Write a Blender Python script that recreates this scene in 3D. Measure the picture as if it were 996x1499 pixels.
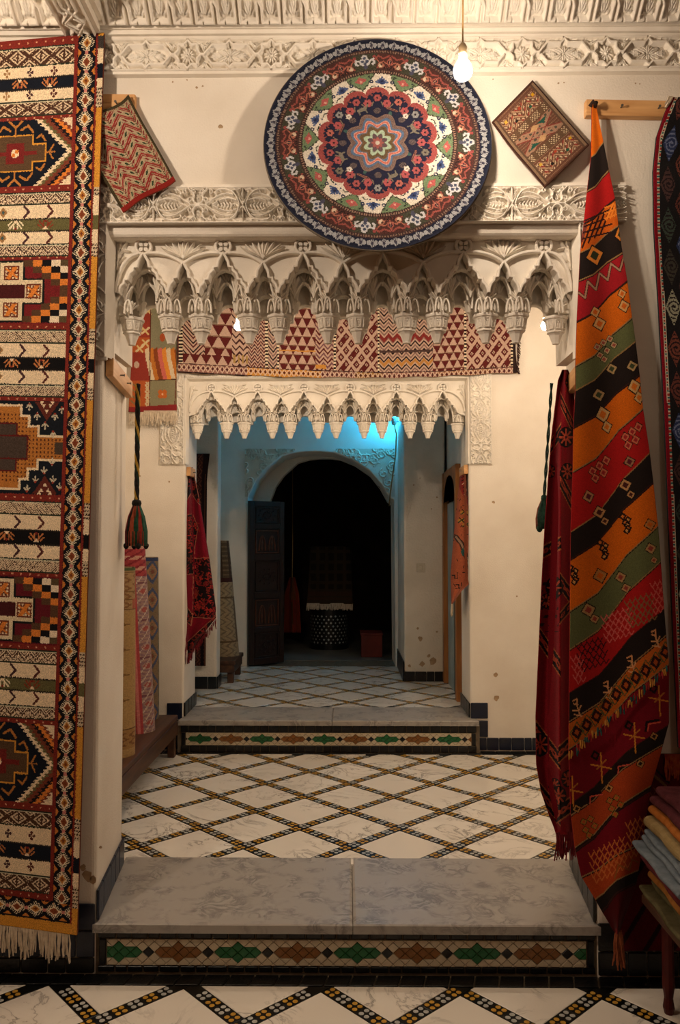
import bpy, math, random
import numpy as np
from mathutils import Vector, Matrix, Euler

random.seed(7)
RNG = np.random.default_rng(7)
PI = math.pi
scene = bpy.context.scene
for _o in list(bpy.data.objects):
    bpy.data.objects.remove(_o)

# ------------------------------------------------------------------ camera
FPX = 1165.0                      # focal length in pixels of the 996x1499 frame
CAM = Vector((0.0, -2.9, 1.55))
CAM_ROT = Euler((math.radians(90 + 2.384), 0, math.radians(0.59)), 'XYZ').to_matrix()
cam_data = bpy.data.cameras.new('camera')
cam_data.sensor_fit = 'AUTO'
cam_data.sensor_width = 36.0
cam_data.lens = FPX / 1499.0 * 36.0
cam_data.clip_start = 0.02
cam = bpy.data.objects.new('camera', cam_data)
cam.location = CAM
cam.rotation_euler = CAM_ROT.to_euler()
scene.collection.objects.link(cam)
scene.camera = cam

# ------------------------------------------------------------------ world and exposure
world = bpy.data.worlds.new('world')
scene.world = world
world.use_nodes = True
world.node_tree.nodes['Background'].inputs[0].default_value = (0.9, 0.8, 0.65, 1)
world.node_tree.nodes['Background'].inputs[1].default_value = 0.0
scene.view_settings.view_transform = 'Standard'
scene.view_settings.look = 'None'
scene.view_settings.gamma = 1
scene.view_settings.use_curve_mapping = False
scene.view_settings.exposure = 1.13
try:
    scene.cycles.use_denoising = True
    scene.cycles.max_bounces = 8
    scene.cycles.diffuse_bounces = 5
    scene.cycles.sample_clamp_indirect = 4.0
except Exception:
    pass

# bulb power (W), colour
WARM = (1.0, 0.80, 0.61)
P_FRONT = 7.5        # bare bulb hanging by the round rug
P_ROOM = 30.0        # unseen bulb at the left, plus an added fill bulb behind the photographer
P_MID = 9.8         # the two bulbs of the middle room
P_BLUE = 6.0         # cold energy-saving lamp in the third room


def at(x, y, Y):
    """world point on the plane Y=const seen at pixel x,y (996x1499 frame)"""
    d = CAM_ROT @ Vector(((x - 498.0) / FPX, -(y - 749.5) / FPX, -1.0))
    t = (Y - CAM.y) / d.y
    return CAM + d * t


def atz(x, y, Z):
    d = CAM_ROT @ Vector(((x - 498.0) / FPX, -(y - 749.5) / FPX, -1.0))
    t = (Z - CAM.z) / d.z
    return CAM + d * t


_R = np.array(CAM_ROT)


def at_np(x, y, Y):
    x, y, Y = np.broadcast_arrays(np.asarray(x, float), np.asarray(y, float), np.asarray(Y, float))
    d = np.stack([(x - 498.0) / FPX, -(y - 749.5) / FPX, -np.ones_like(x)], -1) @ _R.T
    t = (Y - CAM.y) / d[..., 1]
    return np.array(CAM) + d * t[..., None]


# ------------------------------------------------------------------ colour helpers
def lin(c):
    return tuple(((v / 255.0) / 12.92 if v / 255.0 <= 0.04045 else ((v / 255.0 + 0.055) / 1.055) ** 2.4) for v in c)


# ------------------------------------------------------------------ object helpers
COL = scene.collection


def link(o, parent=None):
    COL.objects.link(o)
    if parent is not None:
        o.parent = parent
    return o


def tag(o, label=None, cat=None, group=None, kind=None):
    if label:
        o['label'] = label
    if cat:
        o['category'] = cat
    if group:
        o['group'] = group
    if kind:
        o['kind'] = kind
    return o


def empty(name, loc=(0, 0, 0), label=None, cat=None, group=None, kind=None, parent=None):
    o = bpy.data.objects.new(name, None)
    o.location = loc
    o.empty_display_size = 0.05
    link(o, parent)
    return tag(o, label, cat, group, kind)


def put(name, me, parent=None, loc=None, rot=None, scale=None):
    """link a mesh as an object; loc is world, turned into the parent's frame (parents are unrotated empties)"""
    o = bpy.data.objects.new(name, me)
    if loc is not None:
        o.location = loc
    if rot is not None:
        o.rotation_euler = rot
    if scale is not None:
        o.scale = scale
    link(o, parent)
    if parent is not None:
        p = parent
        off = Vector((0, 0, 0))
        while p is not None:
            off += Vector(p.location)
            p = p.parent
        o.location = Vector(o.location) - off
    return o


def copy_tree(o, loc, parent=None):
    c = o.copy()
    COL.objects.link(c)
    c.parent = parent
    if loc is not None:
        c.location = loc
    for ch in list(o.children):
        copy_tree(ch, None, c)
    return c


class MB:
    def __init__(self):
        self.v, self.f, self.m = [], [], []
        self.mi = 0

    def add(self, vs, fs):
        b = len(self.v)
        self.v.extend([tuple(p) for p in vs])
        for f in fs:
            self.f.append(tuple(b + i for i in f))
            self.m.append(self.mi)
        return self

    def box(self, x0, x1, y0, y1, z0, z1, c=0.0):
        if c <= 0:
            vs = [(x, y, z) for z in (z0, z1) for y in (y0, y1) for x in (x0, x1)]
            return self.add(vs, [(0, 2, 3, 1), (4, 5, 7, 6), (0, 1, 5, 4), (2, 6, 7, 3), (0, 4, 6, 2), (1, 3, 7, 5)])
        c = min(c, (x1 - x0) * .45, (y1 - y0) * .45, (z1 - z0) * .45)
        # chamfered box: rings from bottom to top
        def ring(x0, x1, y0, y1, z):
            return [(x0 + c, y0, z), (x1 - c, y0, z), (x1, y0 + c, z), (x1, y1 - c, z), (x1 - c, y1, z), (x0 + c, y1, z), (x0, y1 - c, z), (x0, y0 + c, z)]
        r0 = ring(x0 + c, x1 - c, y0 + c, y1 - c, z0)
        r1 = ring(x0, x1, y0, y1, z0 + c)
        r2 = ring(x0, x1, y0, y1, z1 - c)
        r3 = ring(x0 + c, x1 - c, y0 + c, y1 - c, z1)
        return self.loft([r0, r1, r2, r3])

    def loft(self, rings, caps=True, closed=True):
        n = len(rings[0])
        vs = [p for r in rings for p in r]
        fs = []
        for k in range(len(rings) - 1):
            for i in range(n if closed else n - 1):
                j = (i + 1) % n
                fs.append((k * n + i, k * n + j, (k + 1) * n + j, (k + 1) * n + i))
        if caps:
            fs.append(tuple(reversed(range(n))))
            fs.append(tuple((len(rings) - 1) * n + i for i in range(n)))
        return self.add(vs, fs)

    def prism_xz(self, pts, y0, y1):
        """polygon in x,z (counter-clockwise seen from -Y) extruded from y0 (front) to y1"""
        n = len(pts)
        vs = [(p[0], y0, p[1]) for p in pts] + [(p[0], y1, p[1]) for p in pts]
        fs = [tuple(range(n)), tuple(reversed(range(n, 2 * n)))]
        for i in range(n):
            j = (i + 1) % n
            fs.append((i, i + n, j + n, j))
        return self.add(vs, fs)

    def prism2_xz(self, pts0, pts1, y0, y1):
        n = len(pts0)
        vs = [(p[0], y0, p[1]) for p in pts0] + [(p[0], y1, p[1]) for p in pts1]
        fs = [tuple(range(n)), tuple(reversed(range(n, 2 * n)))]
        for i in range(n):
            j = (i + 1) % n
            fs.append((i, i + n, j + n, j))
        return self.add(vs, fs)

    def ribbon_xz(self, pts, w, y0, y1, closed=False):
        P = [Vector((p[0], p[1])) for p in pts]
        n = len(P)
        L, Rr = [], []
        for i in range(n):
            a = P[i - 1] if (i > 0 or closed) else P[i]
            b = P[(i + 1) % n] if (i < n - 1 or closed) else P[i]
            d = (b - a)
            if d.length < 1e-9:
                d = Vector((1, 0))
            d.normalize()
            nn = Vector((-d.y, d.x)) * (w * .5)
            L.append(P[i] + nn)
            Rr.append(P[i] - nn)
        vs, fs = [], []
        ch = w * .22
        for i in range(n):
            l, r = L[i], Rr[i]
            m1, m2 = l + (r - l) * .22, l + (r - l) * .78
            vs += [(l.x, y1, l.y), (l.x, y0 + ch, l.y), (m1.x, y0, m1.y), (m2.x, y0, m2.y), (r.x, y0 + ch, r.y), (r.x, y1, r.y)]
        rng = n if closed else n - 1
        for i in range(rng):
            j = (i + 1) % n
            for k in range(5):
                fs.append((i * 6 + k, i * 6 + k + 1, j * 6 + k + 1, j * 6 + k))
        return self.add(vs, fs)

    def tube(self, pts, r, n=8, caps=True):
        P = [Vector(p) for p in pts]
        rs = r if isinstance(r, (list, tuple)) else [r] * len(P)
        rings = []
        for i, p in enumerate(P):
            d = (P[min(i + 1, len(P) - 1)] - P[max(i - 1, 0)])
            if d.length < 1e-9:
                d = Vector((0, 0, 1))
            d.normalize()
            up = Vector((0, 1, 0)) if abs(d.y) < .9 else Vector((1, 0, 0))
            a = d.cross(up).normalized()
            b = d.cross(a)
            rings.append([p + (a * math.cos(2 * PI * k / n) + b * math.sin(2 * PI * k / n)) * rs[i] for k in range(n)])
        return self.loft(rings, caps)

    def lathe(self, prof, n=16, c=(0, 0, 0)):
        rings = [[(c[0] + r * math.cos(2 * PI * k / n), c[1] + r * math.sin(2 * PI * k / n), c[2] + z) for k in range(n)] for r, z in prof]
        return self.loft(rings)

    def mesh(self, name, mats, smooth=False):
        me = bpy.data.meshes.new(name)
        me.from_pydata(self.v, [], self.f)
        if not isinstance(mats, (list, tuple)):
            mats = [mats]
        for m in mats:
            me.materials.append(m)
        if len(mats) > 1:
            me.polygons.foreach_set('material_index', self.m)
        if smooth:
            me.polygons.foreach_set('use_smooth', [True] * len(me.polygons))
        me.update()
        return me

    def build(self, name, mats, parent=None, smooth=False, loc=None):
        return put(name, self.mesh(name, mats, smooth), parent, loc if loc is not None else (0, 0, 0))


def fix_normals(me):
    import bmesh
    bm = bmesh.new()
    bm.from_mesh(me)
    bmesh.ops.recalc_face_normals(bm, faces=bm.faces)
    bm.to_mesh(me)
    bm.free()
    return me


def grid_mesh(name, P, mat, colors=None, smooth=True, back=None, flip=False):
    """P (ny,nx,3) vertex grid; colors (ny-1,nx-1,3) per face; back = (dx,dy,dz) gives thickness with a coarse back"""
    ny, nx = P.shape[:2]
    V = P.reshape(-1, 3)
    idx = np.arange(ny * nx).reshape(ny, nx)
    q = np.stack([idx[:-1, :-1], idx[1:, :-1], idx[1:, 1:], idx[:-1, 1:]], -1).reshape(-1, 4)
    if flip:
        q = q[:, ::-1]
    parts = [q]
    cols = None
    if colors is not None:
        cols = [colors.reshape(-1, 3)]
    Vs = [V]
    nbase = len(V)
    if back is not None:
        off = np.array(back)
        # rim
        ring = np.concatenate([idx[0, :], idx[1:, -1], idx[-1, -2::-1], idx[-2:0:-1, 0]])
        rv = V[ring] + off
        Vs.append(rv)
        n = len(ring)
        a = np.arange(n)
        b = (a + 1) % n
        rq = np.stack([ring[a], ring[b], nbase + b, nbase + a], -1)
        if flip:
            rq = rq[:, ::-1]
        parts.append(rq)
        nbase += n
        # coarse back
        sy = np.unique(np.linspace(0, ny - 1, max(2, ny // 8)).astype(int))
        sx = np.unique(np.linspace(0, nx - 1, max(2, nx // 8)).astype(int))
        bv = P[np.ix_(sy, sx)].reshape(-1, 3) + off
        Vs.append(bv)
        bi = np.arange(len(bv)).reshape(len(sy), len(sx)) + nbase
        bq = np.stack([bi[:-1, :-1], bi[:-1, 1:], bi[1:, 1:], bi[1:, :-1]], -1).reshape(-1, 4)
        if flip:
            bq = bq[:, ::-1]
        parts.append(bq)
        if cols is not None:
            mean = np.median(cols[0], 0) * .8
            cols.append(np.tile(mean, (len(rq) + len(bq), 1)))
    V = np.concatenate(Vs)
    Q = np.concatenate(parts)
    me = bpy.data.meshes.new(name)
    me.vertices.add(len(V))
    me.vertices.foreach_set('co', V.astype(np.float32).ravel())
    me.loops.add(len(Q) * 4)
    me.loops.foreach_set('vertex_index', Q.astype(np.int32).ravel())
    me.polygons.add(len(Q))
    me.polygons.foreach_set('loop_start', np.arange(0, len(Q) * 4, 4, dtype=np.int32))
    if smooth:
        me.polygons.foreach_set('use_smooth', np.ones(len(Q), bool))
    if cols is not None:
        at_ = me.attributes.new('Col', 'FLOAT_COLOR', 'FACE')
        c = np.concatenate(cols)
        c = np.concatenate([c, np.ones((len(c), 1))], 1)
        at_.data.foreach_set('color', c.astype(np.float32).ravel())
    me.materials.append(mat)
    me.update(calc_edges=True)
    return me


# ------------------------------------------------------------------ material helpers
def nodes_of(m):
    m.use_nodes = True
    nt = m.node_tree
    return nt, nt.nodes, nt.links, nt.nodes['Principled BSDF']


def mat_noise(name, c1, c2, scale=8, rough=.7, bump=.0, bscale=60, detail=6, spec=.3, c3=None, coord='Object', stain=None, rough2=None):
    m = bpy.data.materials.new(name)
    nt, N, L, B = nodes_of(m)
    tc = N.new('ShaderNodeTexCoord')
    if coord == 'World':
        geo = N.new('ShaderNodeNewGeometry')
        src = geo.outputs['Position']
    else:
        src = tc.outputs[coord]
    nz = N.new('ShaderNodeTexNoise')
    nz.inputs['Scale'].default_value = scale
    nz.inputs['Detail'].default_value = detail
    L.new(src, nz.inputs['Vector'])
    cr = N.new('ShaderNodeValToRGB')
    cr.color_ramp.elements[0].position = .32
    cr.color_ramp.elements[1].position = .68
    cr.color_ramp.elements[0].color = (*lin(c1), 1)
    cr.color_ramp.elements[1].color = (*lin(c2), 1)
    if c3:
        e = cr.color_ramp.elements.new(.5)
        e.color = (*lin(c3), 1)
    L.new(nz.outputs['Fac'], cr.inputs['Fac'])
    out = cr.outputs['Color']
    if stain:
        sc, th, col = stain
        n2 = N.new('ShaderNodeTexNoise')
        n2.inputs['Scale'].default_value = sc
        n2.inputs['Detail'].default_value = 5
        n2.inputs['Roughness'].default_value = .6
        L.new(src, n2.inputs['Vector'])
        r2 = N.new('ShaderNodeValToRGB')
        r2.color_ramp.elements[0].position = th
        r2.color_ramp.elements[1].position = th + .035
        L.new(n2.outputs['Fac'], r2.inputs['Fac'])
        mx = N.new('ShaderNodeMix')
        mx.data_type = 'RGBA'
        L.new(r2.outputs['Color'], mx.inputs[0])
        L.new(out, mx.inputs[6])
        mx.inputs[7].default_value = (*lin(col), 1)
        out = mx.outputs[2]
    L.new(out, B.inputs['Base Color'])
    B.inputs['Roughness'].default_value = rough
    B.inputs['Specular IOR Level'].default_value = spec
    if bump:
        nb = N.new('ShaderNodeTexNoise')
        nb.inputs['Scale'].default_value = bscale
        nb.inputs['Detail'].default_value = 4
        L.new(src, nb.inputs['Vector'])
        bp = N.new('ShaderNodeBump')
        bp.inputs['Strength'].default_value = bump
        bp.inputs['Distance'].default_value = .01
        L.new(nb.outputs['Fac'], bp.inputs['Height'])
        L.new(bp.outputs['Normal'], B.inputs['Normal'])
    return m


def mat_wool(name, rough=.9, amount=.35, scale=350, bump=.35):
    """cloth whose woven pattern is carried by the face colours of the weave"""
    m = bpy.data.materials.new(name)
    nt, N, L, B = nodes_of(m)
    at_ = N.new('ShaderNodeAttribute')
    at_.attribute_name = 'Col'
    geo = N.new('ShaderNodeNewGeometry')
    nz = N.new('ShaderNodeTexNoise')
    nz.inputs['Scale'].default_value = scale
    nz.inputs['Detail'].default_value = 3
    L.new(geo.outputs['Position'], nz.inputs['Vector'])
    mp = N.new('ShaderNodeMapRange')
    mp.inputs[1].default_value = .3
    mp.inputs[2].default_value = .7
    mp.inputs[3].default_value = 1 - amount
    mp.inputs[4].default_value = 1 + amount
    L.new(nz.outputs['Fac'], mp.inputs[0])
    mx = N.new('ShaderNodeMix')
    mx.data_type = 'RGBA'
    mx.blend_type = 'MULTIPLY'
    mx.inputs[0].default_value = 1
    L.new(at_.outputs['Color'], mx.inputs[6])
    L.new(mp.outputs[0], mx.inputs[7])
    L.new(mx.outputs[2], B.inputs['Base Color'])
    B.inputs['Roughness'].default_value = rough
    B.inputs['Specular IOR Level'].default_value = .1
    B.inputs['Sheen Weight'].default_value = .05
    bp = N.new('ShaderNodeBump')
    bp.inputs['Strength'].default_value = bump
    bp.inputs['Distance'].default_value = .003
    L.new(nz.outputs['Fac'], bp.inputs['Height'])
    L.new(bp.outputs['Normal'], B.inputs['Normal'])
    return m


def mat_marble(name, base, base2, vein, scale=3.0, rough=.22, vw=.06):
    m = bpy.data.materials.new(name)
    nt, N, L, B = nodes_of(m)
    geo = N.new('ShaderNodeNewGeometry')
    obi = N.new('ShaderNodeObjectInfo')
    ad = N.new('ShaderNodeVectorMath')
    ad.operation = 'ADD'
    ml = N.new('ShaderNodeVectorMath')
    ml.operation = 'SCALE'
    cmb = N.new('ShaderNodeCombineXYZ')
    for k in range(3):
        L.new(obi.outputs['Random'], cmb.inputs[k])
    L.new(cmb.outputs[0], ml.inputs[0])
    ml.inputs['Scale'].default_value = 37.0
    L.new(geo.outputs['Position'], ad.inputs[0])
    L.new(ml.outputs[0], ad.inputs[1])
    nz = N.new('ShaderNodeTexNoise')
    nz.inputs['Scale'].default_value = scale
    nz.inputs['Detail'].default_value = 8
    nz.inputs['Roughness'].default_value = .62
    nz.inputs['Distortion'].default_value = 1.2
    L.new(ad.outputs[0], nz.inputs['Vector'])
    # veins: |noise-.5| small
    s = N.new('ShaderNodeMath')
    s.operation = 'SUBTRACT'
    s.inputs[1].default_value = .5
    L.new(nz.outputs['Fac'], s.inputs[0])
    a = N.new('ShaderNodeMath')
    a.operation = 'ABSOLUTE'
    L.new(s.outputs[0], a.inputs[0])
    cr = N.new('ShaderNodeValToRGB')
    cr.color_ramp.elements[0].position = 0
    cr.color_ramp.elements[1].position = vw
    cr.color_ramp.elements[0].color = (*lin(vein), 1)
    cr.color_ramp.elements[1].color = (*lin(base), 1)
    e = cr.color_ramp.elements.new(min(.9, vw * 4))
    e.color = (*lin(base2), 1)
    L.new(a.outputs[0], cr.inputs['Fac'])
    # let the veins fade in places
    n2 = N.new('ShaderNodeTexNoise')
    n2.inputs['Scale'].default_value = scale * .8
    L.new(ad.outputs[0], n2.inputs['Vector'])
    r2 = N.new('ShaderNodeValToRGB')
    r2.color_ramp.elements[0].position = .42
    r2.color_ramp.elements[1].position = .62
    L.new(n2.outputs['Fac'], r2.inputs['Fac'])
    mx = N.new('ShaderNodeMix')
    mx.data_type = 'RGBA'
    L.new(r2.outputs['Color'], mx.inputs[0])
    mx.inputs[6].default_value = (*lin(base), 1)
    L.new(cr.outputs['Color'], mx.inputs[7])
    L.new(mx.outputs[2], B.inputs['Base Color'])
    B.inputs['Roughness'].default_value = rough
    return m


def mat_wood(name, c1, c2, axis=0, scale=6, rough=.55):
    m = bpy.data.materials.new(name)
    nt, N, L, B = nodes_of(m)
    tc = N.new('ShaderNodeTexCoord')
    mp = N.new('ShaderNodeMapping')
    s = [scale * 6] * 3
    s[axis] = scale * .6
    mp.inputs['Scale'].default_value = s
    L.new(tc.outputs['Object'], mp.inputs['Vector'])
    nz = N.new('ShaderNodeTexNoise')
    nz.inputs['Scale'].default_value = 1
    nz.inputs['Detail'].default_value = 6
    nz.inputs['Distortion'].default_value = .6
    L.new(mp.outputs[0], nz.inputs['Vector'])
    cr = N.new('ShaderNodeValToRGB')
    cr.color_ramp.elements[0].position = .35
    cr.color_ramp.elements[1].position = .65
    cr.color_ramp.elements[0].color = (*lin(c1), 1)
    cr.color_ramp.elements[1].color = (*lin(c2), 1)
    L.new(nz.outputs['Fac'], cr.inputs['Fac'])
    L.new(cr.outputs['Color'], B.inputs['Base Color'])
    B.inputs['Roughness'].default_value = rough
    bp = N.new('ShaderNodeBump')
    bp.inputs['Strength'].default_value = .15
    bp.inputs['Distance'].default_value = .004
    L.new(nz.outputs['Fac'], bp.inputs['Height'])
    L.new(bp.outputs['Normal'], B.inputs['Normal'])
    return m


def mat_glow(name, col, strength):
    m = bpy.data.materials.new(name)
    nt, N, L, B = nodes_of(m)
    B.inputs['Base Color'].default_value = (1, 1, 1, 1)
    B.inputs['Emission Color'].default_value = (*col, 1)
    B.inputs['Emission Strength'].default_value = strength
    return m


PLASTER = mat_noise('plaster', (222, 213, 199), (234, 227, 215), 3.5, .85, .22, 140, spec=.15, coord='World', stain=(7, .735, (150, 122, 92)))
PLASTER_OLD = mat_noise('worn_plaster', (212, 202, 186), (228, 219, 205), 3, .9, .5, 60, spec=.12, coord='World', stain=(5, .68, (128, 98, 68)))
STUCCO = mat_noise('carved_stucco', (226, 218, 205), (238, 232, 220), 9, .8, .12, 220, spec=.15, coord='World')
STUCCO_OLD = mat_noise('old_stucco', (200, 186, 164), (220, 208, 188), 9, .85, .2, 180, spec=.12, coord='World')
MARBLE = mat_marble('floor_marble', (226, 221, 211), (232, 228, 219), (150, 146, 140), 4.2, .16, .022)
MARBLE_GREY = mat_marble('threshold_marble', (158, 153, 146), (178, 174, 168), (112, 109, 106), 13, .42, .08)
BLACKTILE = mat_noise('black_glazed_tile', (6, 7, 8), (14, 15, 17), 14, .3, .25, 90, spec=.5, stain=(26, .70, (120, 112, 98)))
BLUETILE = mat_noise('blue_glazed_tile', (9, 16, 33), (15, 26, 52), 10, .34, .2, 60, spec=.5)
GROUT = mat_noise('grout', (92, 80, 64), (118, 104, 86), 30, .95)
MORTAR = mat_noise('black_mosaic', (9, 10, 9), (18, 19, 17), 30, .3, spec=.4)
YELLOWTILE = mat_noise('yellow_mosaic', (178, 134, 48), (198, 156, 66), 40, .3)
WHITETILE = mat_noise('white_mosaic', (160, 162, 158), (186, 188, 184), 40, .3)
BEIGETILE = mat_noise('beige_zellige', (186, 170, 142), (206, 192, 166), 24, .3, .15, 90)
GREENTILE = mat_noise('green_zellige', (26, 82, 44), (50, 108, 66), 24, .25, .2, 90)
BROWNTILE = mat_noise('brown_zellige', (112, 72, 36), (140, 94, 50), 24, .28, .2, 90)
PINE = mat_wood('pine_board', (190, 138, 84), (216, 168, 112), 0, 5)
PINE_Y = mat_wood('pine_board_deep', (176, 128, 80), (206, 158, 106), 1, 5)
DARKWOOD = mat_wood('dark_wood', (58, 34, 20), (84, 52, 30), 1, 5, .5)
DOORWOOD = mat_wood('door_wood', (26, 14, 10), (38, 20, 13), 2, 6, .4)
FRAMEWOOD = mat_wood('frame_wood', (134, 82, 36), (164, 106, 50), 2, 5, .45)
WOOL = mat_wool('pile_wool')
WOOL_FLAT = mat_wool('flat_weave', amount=.22, scale=500, bump=.25)
FRINGE = mat_noise('fringe_wool', (188, 172, 150), (214, 200, 178), 60, .95)
METAL = mat_noise('nail_metal', (70, 66, 60), (96, 90, 84), 30, .4)
# ------------------------------------------------------------------ weaving: colour canvases on arbitrary sample points
class Canvas:
    def __init__(self, X, Y, base):
        self.shape = X.shape
        self.X, self.Y = X.ravel(), Y.ravel()
        self.C = np.tile(np.array(lin(base)), (self.X.size, 1))

    def out(self):
        return self.C.reshape(*self.shape, 3)

    def sel(self, x0, y0, x1, y1):
        return np.nonzero((self.X >= x0) & (self.X <= x1) & (self.Y >= y0) & (self.Y <= y1))[0]

    def fill(self, mask, col):
        self.C[mask.ravel()] = lin(col)

    def rect(self, x0, y0, x1, y1, col):
        self.C[self.sel(x0, y0, x1, y1)] = lin(col)

    def poly(self, pts, col):
        xs, ys = [p[0] for p in pts], [p[1] for p in pts]
        i = self.sel(min(xs), min(ys), max(xs), max(ys))
        if not len(i):
            return
        x, y = self.X[i], self.Y[i]
        ins = np.zeros(len(i), bool)
        n = len(pts)
        for k in range(n):
            xa, ya = pts[k]
            xb, yb = pts[(k + 1) % n]
            if ya == yb:
                continue
            c = ((ya > y) != (yb > y)) & (x < (xb - xa) * (y - ya) / (yb - ya) + xa)
            ins ^= c
        self.C[i[ins]] = lin(col)

    def line(self, pts, w, col):
        h = w * .5
        lc = lin(col)
        for (xa, ya), (xb, yb) in zip(pts[:-1], pts[1:]):
            i = self.sel(min(xa, xb) - h, min(ya, yb) - h, max(xa, xb) + h, max(ya, yb) + h)
            if not len(i):
                continue
            px, py = self.X[i] - xa, self.Y[i] - ya
            dx, dy = xb - xa, yb - ya
            L2 = dx * dx + dy * dy + 1e-9
            t = np.clip((px * dx + py * dy) / L2, 0, 1)
            d2 = (px - t * dx) ** 2 + (py - t * dy) ** 2
            self.C[i[d2 <= h * h]] = lc

    def ell(self, cx, cy, rx, ry, col, ang=0.0):
        r = max(rx, ry)
        i = self.sel(cx - r, cy - r, cx + r, cy + r)
        if not len(i):
            return
        x, y = self.X[i] - cx, self.Y[i] - cy
        c, s = math.cos(ang), math.sin(ang)
        u, v = x * c + y * s, -x * s + y * c
        self.C[i[(u / rx) ** 2 + (v / ry) ** 2 <= 1]] = lin(col)

    def dia(self, cx, cy, rx, ry, col):
        i = self.sel(cx - rx, cy - ry, cx + rx, cy + ry)
        if len(i):
            m = np.abs(self.X[i] - cx) / rx + np.abs(self.Y[i] - cy) / ry <= 1
            self.C[i[m]] = lin(col)


def mute(c, k):
    g = (c @ np.array([.3, .55, .15]))[..., None]
    return c * (1 - k) + (g * .9 + .012) * k


def interp(tab):
    a = np.array(tab, float)
    return lambda t: np.interp(t, a[:, 0], a[:, 1])


def cloth(name, left, right, y0, y1, depth, paint, mat, step=1.3, thick=.006, parent=None, nxmin=6):
    """hang a cloth: rows from y0 to y1 with left/right outlines (photo elevation), its depth Y=depth(u,v,x,y)"""
    lf, rf = interp(left), interp(right)
    ny = max(8, int((y1 - y0) / step)) + 1
    yy = np.linspace(y0, y1, ny)
    wmax = np.max(rf(yy) - lf(yy))
    nx = max(nxmin, int(wmax / step)) + 1
    u = np.linspace(0, 1, nx)
    U, Yp = np.meshgrid(u, yy)
    Xp = lf(Yp) * (1 - U) + rf(Yp) * U
    V = (Yp - y0) / (y1 - y0)
    D = depth(U, V, Xp, Yp)
    P = at_np(Xp, Yp, D)
    mid = lambda A: .25 * (A[:-1, :-1] + A[1:, :-1] + A[1:, 1:] + A[:-1, 1:])
    cols = paint(mid(Xp), mid(Yp), mid(U), mid(V))
    me = grid_mesh(name, P, mat, cols, True, (0, thick, 0))
    return put(name, me, parent)


def fringe(name, pts, length, mat, parent=None, r=.0022, jitter=.3, lean=(0, 0, 0), seg=3):
    mb = MB()
    for p in pts:
        L = length * random.uniform(1 - jitter, 1 + jitter)
        q = Vector(p)
        path = [q]
        for k in range(seg):
            q = q + Vector((random.uniform(-.12, .12) * L / seg * 1.6 + lean[0] * L / seg, random.uniform(-.1, .1) * L / seg + lean[1] * L / seg, -L / seg))
            path.append(q)
        mb.tube(path, [r * .8] + [r * 1.2] * (seg - 1) + [r * .9], 4)
    o = mb.build(name, mat, parent)
    o['kind'] = 'stuff'
    return o


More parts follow.
